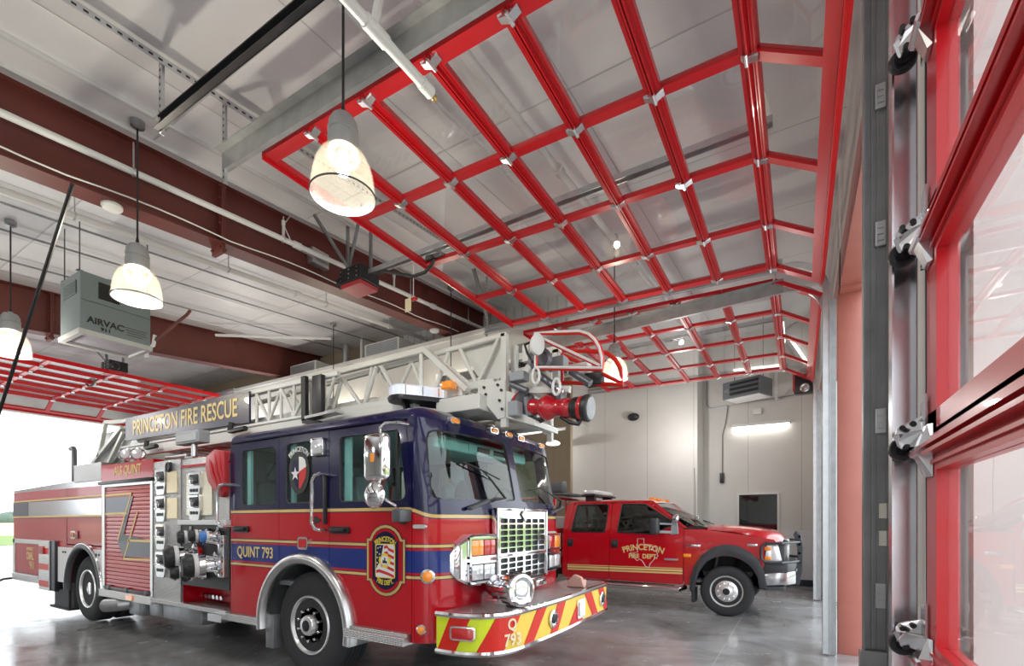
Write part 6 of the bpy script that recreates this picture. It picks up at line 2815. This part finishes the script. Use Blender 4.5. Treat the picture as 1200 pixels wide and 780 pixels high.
def hanger(label, x, y, z0, brace):
    t = thing('track_hanger', (x, y, z0), label, 'bracket', 'track hangers', 'thing')
    t.pop('group') if 'group' in t else None
    m = MB()
    z1 = rz(y) - .08
    m.box(x - .02, x + .02, y - .003, y + .003, z0, z1)
    m.box(x - .02, x - .015, y - .003, y + .04, z0, z1)
    obj('upright', m, M_galv, t, smooth=0)
    k = MB()
    for i in range(int((z1 - z0) / .06)):
        k.box(x - .008, x + .008, y - .005, y - .0025, z0 + .03 + i * .06, z0 + .05 + i * .06)
    obj('slots', k, M_black, t, smooth=0)
    if brace:
        m = MB()
        m.bar((x, y + .01, z0 + (z1 - z0) * .35), (x + brace[0], y + brace[1], rz(y + brace[1]) - .1), .05, .05)
        obj('brace', m, M_galvd, t, smooth=0)
    return t


hanger('plain vertical hanger holding up the dark track end at upper left', -4.6, 1.98, 4.9, None)
hanger('slotted hanger with a diagonal brace at the end of the engine bay track', -4.6, 2.5, 4.8, (0, .55))
hanger('dark hanger with brace at the far track end behind the ladder tip', -4.72, 7.08, 4.85, (0, -.4))

# ------------------------------------------------------------------ high-bay pendant lamps
M_prism = None


def prism_glass():
    m = bpy.data.materials.new('ribbed_lamp_glass')
    m.use_nodes = True
    nt = m.node_tree
    nt.nodes.clear()
    L = nt.links
    out = nt.nodes.new('ShaderNodeOutputMaterial')
    tr = nt.nodes.new('ShaderNodeBsdfTransparent')
    tr.inputs[0].default_value = (.95, .92, .84, 1)
    tl = nt.nodes.new('ShaderNodeBsdfTranslucent')
    tl.inputs[0].default_value = (.9, .84, .72, 1)
    df = nt.nodes.new('ShaderNodeBsdfDiffuse')
    df.inputs[0].default_value = (.8, .76, .68, 1)
    gl = nt.nodes.new('ShaderNodeBsdfGlossy')
    gl.inputs['Roughness'].default_value = .12
    tc = nt.nodes.new('ShaderNodeTexCoord')
    sp = nt.nodes.new('ShaderNodeSeparateXYZ')
    L.new(tc.outputs['Object'], sp.inputs[0])
    at2 = nt.nodes.new('ShaderNodeMath')
    at2.operation = 'ARCTAN2'
    L.new(sp.outputs[0], at2.inputs[0])
    L.new(sp.outputs[1], at2.inputs[1])
    mu = nt.nodes.new('ShaderNodeMath')
    mu.operation = 'MULTIPLY'
    mu.inputs[1].default_value = 60
    L.new(at2.outputs[0], mu.inputs[0])
    sn = nt.nodes.new('ShaderNodeMath')
    sn.operation = 'SINE'
    L.new(mu.outputs[0], sn.inputs[0])
    bp = nt.nodes.new('ShaderNodeBump')
    bp.inputs['Strength'].default_value = .6
    bp.inputs['Distance'].default_value = .004
    L.new(sn.outputs[0], bp.inputs['Height'])
    for s in (tl, df, gl):
        L.new(bp.outputs[0], s.inputs['Normal'])
    a = nt.nodes.new('ShaderNodeMixShader')
    a.inputs[0].default_value = .5
    L.new(tl.outputs[0], a.inputs[1])
    L.new(df.outputs[0], a.inputs[2])
    b = nt.nodes.new('ShaderNodeMixShader')
    b.inputs[0].default_value = .022
    L.new(tr.outputs[0], b.inputs[1])
    L.new(a.outputs[0], b.inputs[2])
    c = nt.nodes.new('ShaderNodeMixShader')
    c.inputs[0].default_value = .07
    L.new(b.outputs[0], c.inputs[1])
    L.new(gl.outputs[0], c.inputs[2])
    L.new(c.outputs[0], out.inputs[0])
    return m


M_prism = prism_glass()
M_lamphouse = mat('lamp_housing_grey', (.36, .37, .38), .45, .3)
M_bulb = mat('lamp_bulb', (1, .95, .85), .4, emit=(1., .93, .78), es=1.6)
ZL = 3.83
LAMPS = []


def make_lamp(x, y, label):
    c = (x, y, ZL)
    t = thing('pendant_lamp', (x, y, ZL), label, 'pendant lamp', 'high-bay pendant lamps')
    m = MB()
    m.lathe([(.07, .30), (.095, .31), (.1, .33), (.1, .40), (.094, .405), (.094, .415), (.1, .42), (.1, .445), (.094, .45), (.092, .49), (.07, .53), (.03, .545), (.02, .56), (0, .56)], c, (0, 0, 1), 28)
    obj('lamp_housing', m, M_lamphouse, t, smooth=40)
    m = MB()
    pr = [(.21, .0), (.207, .06), (.196, .14), (.178, .21), (.15, .265), (.115, .3), (.085, .31)]
    m.lathe(pr + [(r - .006, h - .002) for r, h in pr[::-1]], c, (0, 0, 1), 48, loop=True)
    obj('lamp_shade', m, M_prism, t, smooth=60)
    m = MB()
    m.lathe([(.2095, .0), (.2155, .0), (.2155, .01), (.2095, .01)], c, (0, 0, 1), 48, loop=True)
    obj('rim_band', m, M_greyd, t, smooth=40)
    m = MB()
    m.lathe([(.0, .13), (.035, .15), (.045, .2), (.035, .26), (.03, .32), (0, .32)], c, (0, 0, 1), 16)
    obj('bulb', m, M_bulb, t, smooth=60)
    m = MB()
    zt = rz(y) - .02
    m.cyl((x, y, ZL + .55), (x, y, zt), .009, seg=8)
    m.lathe([(.018, .55), (.012, .6), (.009, .62)], c, (0, 0, 1), 10)
    obj('cord', m, M_black, t)
    m = MB()
    m.lathe([(.06, 0), (.06, -.05), (.03, -.07), (0, -.07)], (x, y, zt + .01), (0, 0, 1), 16)
    obj('canopy', m, M_galvd, t)
    LAMPS.append((x, y, ZL + .08))
    return t


lp = make_lamp(-2.64, 2.22, 'largest pendant lamp, ribbed glass shade hanging beside the open glass door')
kids = {}
for o in bpy.data.objects:
    if o.parent:
        kids.setdefault(o.parent.name, []).append(o)
for x, y, lb in ((-5.62, 2.22, 'pendant lamp with ribbed shade hanging in front of the grey air cleaner'), (-8.9, 2.1, 'pendant lamp cut by the left edge of the photo'),
                 (-2.45, 7.22, 'pendant lamp seen through the red and white guard of the ladder tip'), (-5.62, 7.22, 'pendant lamp hidden behind the ladder, above the engine cab roof'), (-8.9, 7.22, 'pendant lamp hidden behind the ladder, above the navy name board')):
    c = copy_tree(lp, None, kids)
    c.location = (x, y, ZL)
    c['label'] = lb
    LAMPS.append((x, y, ZL + .08))
    d = rz(y) - rz(2.22)
    for k in c.children:                       # reach the sloping roof
        if k.name.startswith('canopy'):
            k.location.z += d
        if k.name.startswith('cord'):
            k.data = k.data.copy()
            for v in k.data.vertices:
                if v.co.z > .8:
                    v.co.z += d

# ------------------------------------------------------------------ grey ceiling air cleaner
M_airgrey = mat('air_cleaner_grey', (.2, .245, .265), .38, .1)
t = thing('air_cleaner', (-8.33, 2.92, 4.1), 'grey box air cleaner hanging from rods behind a pendant lamp', 'air cleaner')
m = MB()
m.box(-8.67, -8.0, 2.53, 3.32, 4.14, 4.9, .008)
obj('housing', m, M_airgrey, t, smooth=0)
m = MB()
for (a, c, d, e) in ((-8.69, -7.98, 2.51, 2.57), (-8.69, -7.98, 3.28, 3.34), (-8.69, -8.62, 2.57, 3.28), (-8.05, -7.98, 2.57, 3.28)):
    m.box(a, c, d, e, 4.08, 4.145, .004)
obj('bottom_frame', m, mat('pale_grey_trim', (.5, .52, .53), .4), t, smooth=0)
m = MB()
m.box(-8.62, -8.05, 2.57, 3.28, 4.11, 4.139)
obj('filter', m, mat('pale_filter_mesh', (.55, .56, .66), .7, var=.2, vscale=30), t, smooth=0)
m = MB()
m.box(-8.55, -8.12, 2.525, 2.532, 4.62, 4.8)
obj('grille_opening', m, M_black, t, smooth=0)
m = MB()
for k in range(7):
    m.bar((-8.55, 2.522, 4.63 + k * .026), (-8.12, 2.522, 4.63 + k * .026), .012, .008)
obj('grille_slats', m, M_airgrey, t, smooth=0)
m = MB()
m.box(-7.999, -7.993, 2.72, 2.95, 4.6, 4.82)
obj('vent', m, M_black, t, smooth=0)
m = MB()
m.cyl((-8.3, 2.95, 4.9), (-8.3, 2.95, 4.98), .12, seg=20)
obj('fan_cap', m, M_greyd, t)
for (x, y) in ((-8.62, 2.56), (-8.05, 2.54), (-8.62, 3.29), (-8.05, 3.3)):
    m = MB()
    m.cyl((x, y, 4.9), (x, y, rz(y)), .008, seg=6)
    m.box(x - .03, x + .03, y - .03, y + .03, 4.9, 4.91)
    obj('rod', m, M_greyd, t)
m = MB()
m.bar((-7.992, 2.54, 4.53), (-7.992, 3.31, 4.53), .004, .006)
obj('seam', m, M_greyd, t, smooth=0)
text('lettering', 'AIRVAC', .115, (-7.994, 2.8, 4.285), (0, 1, 0), (0, 0, 1), M_black, t, bold=.003, sx=1.0)
text('lettering', '911', .06, (-7.994, 2.8, 4.2), (0, 1, 0), (0, 0, 1), M_black, t, bold=.002, sx=1.3)
m = MB()
for k, (a, c) in enumerate(((3.0, 3.28), (3.02, 3.26), (3.04, 3.27), (3.04, 3.22))):
    m.box(-7.998, -7.994, a, c, 4.315 - k * .032, 4.325 - k * .032)
obj('small_print', m, M_greyd, t, smooth=0)

# ------------------------------------------------------------------ door openers
M_openred = mat('opener_red_cover', (.42, .04, .05), .4)


def opener(x, y, z, sgn, xe, label):
    """sgn: direction from the motor toward the door"""
    t = thing('door_opener', (x, y, z), label, 'door opener')
    m = MB()
    m.box(x - .22, x + .22, y - .17, y + .17, z + .03, z + .24, .01)
    obj('motor_housing', m, M_blackm, t, smooth=0)
    m = MB()
    for i in range(9):
        m.cyl((x - .18 + (i % 3) * .16, y - .172, z + .08 + (i // 3) * .06), (x - .18 + (i % 3) * .16, y - .178, z + .08 + (i // 3) * .06), .012, seg=8)
    obj('cover_screws', m, M_alu, t)
    m = MB()
    m.box(x - .2, x + .2, y - .16, y + .16, z - .03, z + .03, .006)
    obj('bottom_cover', m, M_openred, t, smooth=0)
    m = MB()
    m.lathe([(.09, 0), (.09, .06), (.06, .09), (0, .09)], (x - sgn * .22, y - .08, z + .1), (-sgn, 0, 0), 18)
    obj('chain_wheel', m, M_blackm, t)
    m = MB()
    for dy in (-.035, .035):
        m.bar((x + sgn * .2, y + dy, z + .17), (xe, y + dy, z + .2), .012, .06)
    m.bar((x + sgn * .2, y, z + .20), (xe, y, z + .23), .07, .008)
    obj('opener_rail', m, M_galv, t, smooth=0)
    m = MB()
    tx = x + sgn * .95
    m.tube([(x + sgn * .3, y - .05, z + .1), (tx - sgn * .4, y - .05, z + .08), (tx + sgn * .1, y - .05, z - .12), (tx + sgn * .3, y - .05, z - .12), (tx + sgn * .42, y - .05, z - .05), (tx + sgn * .46, y - .05, z + .02)], .022, 8)
    m.box(tx + sgn * .35, tx + sgn * .6, y - .1, y, z + .0, z + .05)
    obj('door_arm', m, M_black, t)
    for (dx, dy, ex, ey) in ((-.12, -.1, -.12, -.1), (.1, .12, .1, .12), (-.12, -.1, .45, -.35), (-.05, -.1, -.25, -.55)):
        m = MB()
        m.bar((x + dx, y + dy, z + .2), (x + ex, y + ey, rz(y + ey) - .02), .035, .035)
        obj('hanging_strut', m, M_galvd, t, smooth=0)
    return t


t = opener(-5.35, 4.78, 4.93, 1, -.2, 'black door opener with red underside hanging under the near roof beam')
m = MB()
m.cyl((-4.3, 4.74, 5.0), (-4.3, 4.74, 4.5), .005, seg=6)
obj('pull_cord', m, M_pipe, t)
m = MB()
m.box(-4.44, -4.34, 4.735, 4.742, 4.38, 4.55)
obj('cord_tag', m, mat('cream_tag', (.8, .72, .5), .6), t, smooth=0)
m = MB()
m.box(-4.33, -4.24, 4.72, 4.76, 4.5, 4.54, .01)
obj('red_knob', m, M_redlens, t)
opener(-13.2, 4.78, 4.95, -1, -17.2, 'black door opener of the rear exit door, below the air cleaner')
opener(-5.35, 9.55, 4.95, 1, -.2, 'black door opener of the pickup bay, mostly behind the ladder')

# ------------------------------------------------------------------ small things
def single(name, m, mt, label, cat, **k):
    return obj(name, m, mt, None, label, cat, **k)


t = thing('air_line', (-1.97, 2.0, 4.28), 'white pipe with a brass tip hanging over the near door track', 'pipe')
m = MB()
m.tube([(-1.97, 1.1, 4.27), (-1.97, 2.32, 4.31)], .03, 12)
m.tube([(-1.97, 1.86, 4.3), (-1.97, 1.9, 4.5), (-1.97, 1.9, rz(1.9))], .024, 10)
m.cyl((-1.97, 1.8, 4.294), (-1.97, 1.95, 4.298), .038, seg=12)
m.cyl((-1.97, 2.24, 4.307), (-1.97, 2.33, 4.31), .037, seg=12)
obj('pipe', m, M_pipe, t)
m = MB()
m.cyl((-1.97, 2.32, 4.31), (-1.97, 2.38, 4.31), .014, seg=10)
m.ball((-1.97, 2.36, 4.3), .02, (1, 1, 1), 10, 6)
obj('brass_tip', m, mat('brass', (.6, .42, .14), .3, .9), t)

for (x, y, lb) in ((-6.0, 2.15, 'white smoke detector under the near roof beam, nearer one'), (-6.0, 7.2, 'white smoke detector under the near roof beam, above the ladder')):
    m = MB()
    z = zb(y)
    m.lathe([(.09, 0), (.09, -.025), (.075, -.045), (.04, -.055), (0, -.055)], (x, y, z), (0, 0, 1), 24)
    single('smoke_detector', m, M_pipe, lb, 'smoke detector')
m = MB()
z = rz(2.6) - .1
m.lathe([(.11, 0), (.11, -.03), (.09, -.055), (.05, -.065), (0, -.065)], (-6.75, 2.6, z), (0, 0, 1), 24)
m.box(-6.85, -6.65, 2.5, 2.7, z, z + .1)
single('ceiling_sensor', m, M_pipe, 'round white sensor hanging from a grey slotted strut', 'sensor')
m = MB()
m.box(-5.99, -5.86, 4.4, 4.68, 5.28, 5.5, .01)
m.box(-5.862, -5.855, 4.46, 4.62, 5.33, 5.45)
single('junction_box', m, M_galv, 'grey junction box on the web of the near roof beam', 'junction box')
m = MB()
m.tube([(-5.84, y, zb(y) + .03 + .04 * abs(sin(y * 1.9))) for y in [-.5 + .25 * i for i in range(34)]], .008, 6)
single('loose_wire', m, M_pipe, 'white wire lying along the lower flange of the near roof beam', 'wire')
m = MB()
m.tube([(-5.86, 4.45, 5.35), (-5.85, 4.1, 5.33), (-5.85, 3.95, 5.55), (-5.83, 4.05, 5.74)], .009, 6)
single('flexible_conduit', m, M_galv, 'curved grey cable leaving the junction box on the roof beam', 'cable')
m = MB()
P = [at(83, 222, 1.6), at(0, 480, 1.6)]
d = P[1] - P[0]
m.tube([P[0] - d * .02, P[0], P[1], P[1] + d * .25], .016, 8)
single('hanging_cord', m, M_black, 'black cord slanting down across the left side in front of the air cleaner', 'cord')
for (y, lb) in ((3.9, 'short white capped pipe on the near roof beam beside the splice'), (5.9, 'short white capped pipe on the near roof beam right of the black opener')):
    m = MB()
    z = 4.967 + .0895 * y
    m.tube([(-5.78, y, z + .03), (-5.78, y, z + .2)], .018, 10)
    m.cyl((-5.78, y, z + .18), (-5.78, y, z + .24), .024, seg=10)
    k = obj('pipe_riser', m, M_pipe, None)
    k.parent = bpy.data.objects['conduit_pipe']
    k.location = k.location - k.parent.location
t = thing('cable_drop', (-10.4, 4.9, 4.6), 'dark bent cable reel arm hanging from the ceiling left of the far roof beam end', 'cable')
m = MB()
m.tube([(-10.4, 5.0, rz(5) - .02), (-10.42, 4.95, rz(5) - .12), (-10.9, 4.6, 5.2)], .03, 8)
obj('arm', m, M_maroon, t)
m = MB()
m.tube([(-10.9, 4.6, 5.3), (-10.92, 4.58, 5.1), (-11.0, 4.5, 5.02), (-11.0, 4.5, 4.85)], .035, 10)
obj('elbow', m, M_pipe, t)

# things on the ledge of the partition
for (x0, x1, h, lb) in ((-8.5, -7.45, .34, 'white air conditioner with grey grille on the ledge, right one'), (-11.2, -10.2, .3, 'white air conditioner with grey grille on the ledge, left one')):
    t = thing('air_conditioner', ((x0 + x1) / 2, 8.0, 5.3), lb, 'air conditioner', 'air conditioners on the ledge')
    m = MB()
    m.box(x0, x1, 7.75, 8.3, 5.305, 5.3 + h, .012)
    obj('casing', m, M_pipe, t, smooth=0)
    m = MB()
    m.box(x0 + .05, x1 - .05, 7.742, 7.75, 5.33, 5.27 + h)
    g = obj('grille', m, M_greybox, t, smooth=0)
    m = MB()
    for k in range(9):
        m.box(x0 + .05, x1 - .05, 7.736, 7.742, 5.34 + k * (h - .08) / 9, 5.35 + k * (h - .08) / 9)
    obj('grille_slats', m, M_galv, g, smooth=0)
for (x, y, r, lb) in ((-10.0, 8.5, .09, 'round grey duct rising from the ledge to the ceiling'), (-9.2, 8.3, .04, 'white pipe rising from the ledge left of the right air conditioner')):
    m = MB()
    m.cyl((x, y, 5.3), (x, y, rz(y)), r, seg=18)
    single('riser_duct', m, M_galv if r > .05 else M_pipe, lb, 'duct')
m = MB()
m.cyl((-11.0, 5.8, rz(5.8) - .2), (-9.2, 7.4, rz(7.4) - .25), .03, seg=10)
single('strip_pipe', m, M_pipe, 'white pipe slanting below the ceiling near the end of the far roof beam', 'pipe')

# ------------------------------------------------------------------ far wall fittings
t = thing('unit_heater', (-1.05, 12.95, 4.62), 'dark grey louvred heater hanging near the far wall', 'heater')
M_heat = mat('heater_grey', (.13, .145, .16), .4)
m = MB()
ang = math.radians(38)
R = Matrix.Translation((-1.05, 13.0, 4.62)) @ Matrix.Rotation(-ang + .25, 4, 'Z')


def hb(x0, x1, y0, y1, z0, z1, bev=.0):
    q = MB()
    q.box(x0, x1, y0, y1, z0, z1, bev)
    return q.xf(R)


obj('casing', hb(-.5, .42, -.3, .3, 0, .42, .01), M_heat, t, smooth=0)
for k in range(3):
    obj('louver', hb(-.3, .38, -.325, -.3, .07 + k * .11, .13 + k * .11), M_black, t, smooth=0)
obj('maker_plate', hb(-.47, -.34, -.305, -.3, .15, .25), M_alu, t, smooth=0)
obj('bottom_tray', hb(-.45, .38, -.26, .26, -.012, 0), M_pipe, t, smooth=0)
m = MB()
for (x, y) in ((-1.35, 12.85), (-.75, 13.15)):
    m.cyl((x, y, 5.03), (x, y, rz(y)), .01, seg=6)
obj('rod', m, M_greyd, t)
M_tube = mat('fluorescent_tube', (1, 1, 1), .4, emit=(1., .96, .88), es=4.)
t = thing('strip_light', (-.87, 14.2, 4.1), 'lit white strip light on the far wall below the heater', 'strip light')
m = MB()
m.box(-1.56, -.2, 14.12, 14.29, 4.14, 4.22, .006)
obj('fixture', m, M_pipe, t, smooth=0)
m = MB()
m.box(-1.54, -.22, 14.12, 14.25, 4.07, 4.138, .02)
obj('diffuser', m, M_tube, t)
t = thing('strip_light', (-.35, 12.6, 5.9), 'second lit strip light on the ceiling, seen through the far glass door', 'strip light')
m = MB()
m.box(-.42, -.28, 11.95, 13.3, 5.95, 6.02, .006)
obj('fixture', m, M_pipe, t, smooth=0)
m = MB()
m.box(-.41, -.29, 11.97, 13.28, 5.88, 5.948, .02)
obj('diffuser', m, M_tube, t)
for y in (12.1, 13.1):
    m = MB()
    m.cyl((-.35, y, 6.02), (-.35, y, rz(y)), .008, seg=6)
    obj('hanging_rod', m, M_galv, t)
m = MB()
m.ball((-3.97, 13.3, 4.54), .13, (1.25, .8, .85), 18, 12)
m.box(-4.02, -3.92, 13.32, 13.4, 4.5, 4.58)
single('speaker', m, M_black, 'black oval wall speaker high on the white far wall', 'speaker', smooth=60)
t = thing('wall_switch_box', (-1.8, 14.24, 2.7), 'black control box on a cable on the far wall', 'control box')
m = MB()
m.box(-1.86, -1.76, 14.2, 14.29, 2.68, 2.95, .01)
obj('box', m, M_black, t)
m = MB()
m.tube([(-1.8, 14.25, 2.95), (-1.8, 14.27, 4.0), (-1.72, 14.25, 4.3), (-1.66, 14.25, 4.75)], .01, 6)
obj('cable', m, M_greyd, t)
m = MB()
m.tube([(-2.2, 14.27, 5.6), (-2.2, 14.27, 4.85), (-2.1, 14.27, 4.75), (-.2, 14.27, 4.85), (.4, 14.27, 4.88)], .012, 6)
single('wall_conduit', m, M_galvd, 'thin grey conduit bending across the far wall above the strip light', 'conduit')
m = MB()
m.tube([(-.5, 13.9, 6.0), (-.5, 13.9, 4.9), (-.5, 14.2, 4.75)], .035, 10)
single('gas_pipe', m, M_pipe, 'white vertical pipe right of the hanging heater', 'pipe')
m = MB()
m.box(-1.05, -.85, 14.2, 14.29, 4.45, 4.6, .01)
single('junction_box', m, M_pipe, 'small pale junction box on the far wall between heater and strip light', 'junction box')
t = thing('jackshaft_opener', (.1, 11.93, 4.4), 'black geared motor at the top corner of the far door', 'door opener')
m = MB()
m.box(-.1, .28, 11.9, 12.15, 4.35, 4.75, .02)
obj('motor_housing', m, M_blackm, t)
m = MB()
m.lathe([(.09, 0), (.09, -.03), (.07, -.04), (.05, -.03), (.03, -.045), (0, -.045)], (.1, 11.9, 4.45), (0, 1, 0), 24)
obj('gear', m, M_alu, t)
m = MB()
m.box(-.12, -.08, 11.88, 11.95, 4.4, 4.8)
obj('red_strip', m, M_openred, t, smooth=0)
# the annex lamp and rail seen past the cab
t = thing('annex_lamp', (-6.2, 12.8, 3.85), 'small pale hanging lamp in the tan annex', 'pendant lamp')
m = MB()
m.lathe([(0, .1), (.12, .09), (.2, .04), (.21, 0), (.17, -.03), (0, -.04)], (-6.2, 12.8, 3.9), (0, 0, 1), 20)
obj('lamp_head', m, mat('annex_lamp_lens', (.9, .88, .82), .4, emit=(1, .95, .85), es=1.2), t, smooth=50)
m = MB()
m.cyl((-6.2, 12.8, 4.0), (-6.2, 12.8, 6.0), .008, seg=6)
obj('cord', m, M_pipe, t)
m = MB()
m.cyl((-9, 13.0, 4.3), (-5.9, 13.0, 4.36), .05, seg=10)
single('annex_pipe', m, M_pipe, 'white horizontal pipe in the tan annex', 'pipe')
# ------------------------------------------------------------------ camera, light
cd = bpy.data.cameras.new('camera')
cam = bpy.data.objects.new('camera', cd)
COL.objects.link(cam)
cam.location = (0, 0, 1.65)
cam.rotation_euler = (PI / 2, 0, math.radians(30.7))
cd.sensor_fit = 'HORIZONTAL'
cd.sensor_width = 36
cd.lens = 36 * 567 / 1200
cd.shift_y = 220 / 1200
cd.clip_start = .02
cd.clip_end = 2000
SC.camera = cam

w = bpy.data.worlds.new('overcast_sky')
SC.world = w
w.use_nodes = True
bg = w.node_tree.nodes['Background']
bg.inputs[0].default_value = (.9, .955, 1., 1)
bg.inputs[1].default_value = 2.2

for (x, y, z) in LAMPS + [(-2.6, -2.8, ZL), (-5.8, -2.8, ZL), (-8.9, -2.8, ZL), (-12, 2.2, ZL), (-12, -2.8, ZL), (-15, 2.2, ZL), (-12, 7.14, ZL), (-2.5, 12.2, ZL), (-7, 12.2, ZL)]:
    e = 42
    l = bpy.data.lights.new('bay_light', 'POINT')
    l.energy = e
    l.color = (1., .98, .955)
    l.shadow_soft_size = .045
    o = bpy.data.objects.new('bay_light', l)
    COL.objects.link(o)
    o.location = (x, y, z)

SC.view_settings.view_transform = 'Standard'
SC.view_settings.look = 'None'
SC.view_settings.exposure = .55
SC.view_settings.gamma = 1
SC.view_settings.use_curve_mapping = False
SC.cycles.max_bounces = 10
SC.cycles.diffuse_bounces = 4
SC.cycles.glossy_bounces = 5
SC.cycles.transparent_max_bounces = 24
SC.cycles.transmission_bounces = 6
SC.cycles.caustics_reflective = False
SC.cycles.caustics_refractive = False
SC.cycles.sample_clamp_indirect = 6
SC.cycles.use_denoising = True
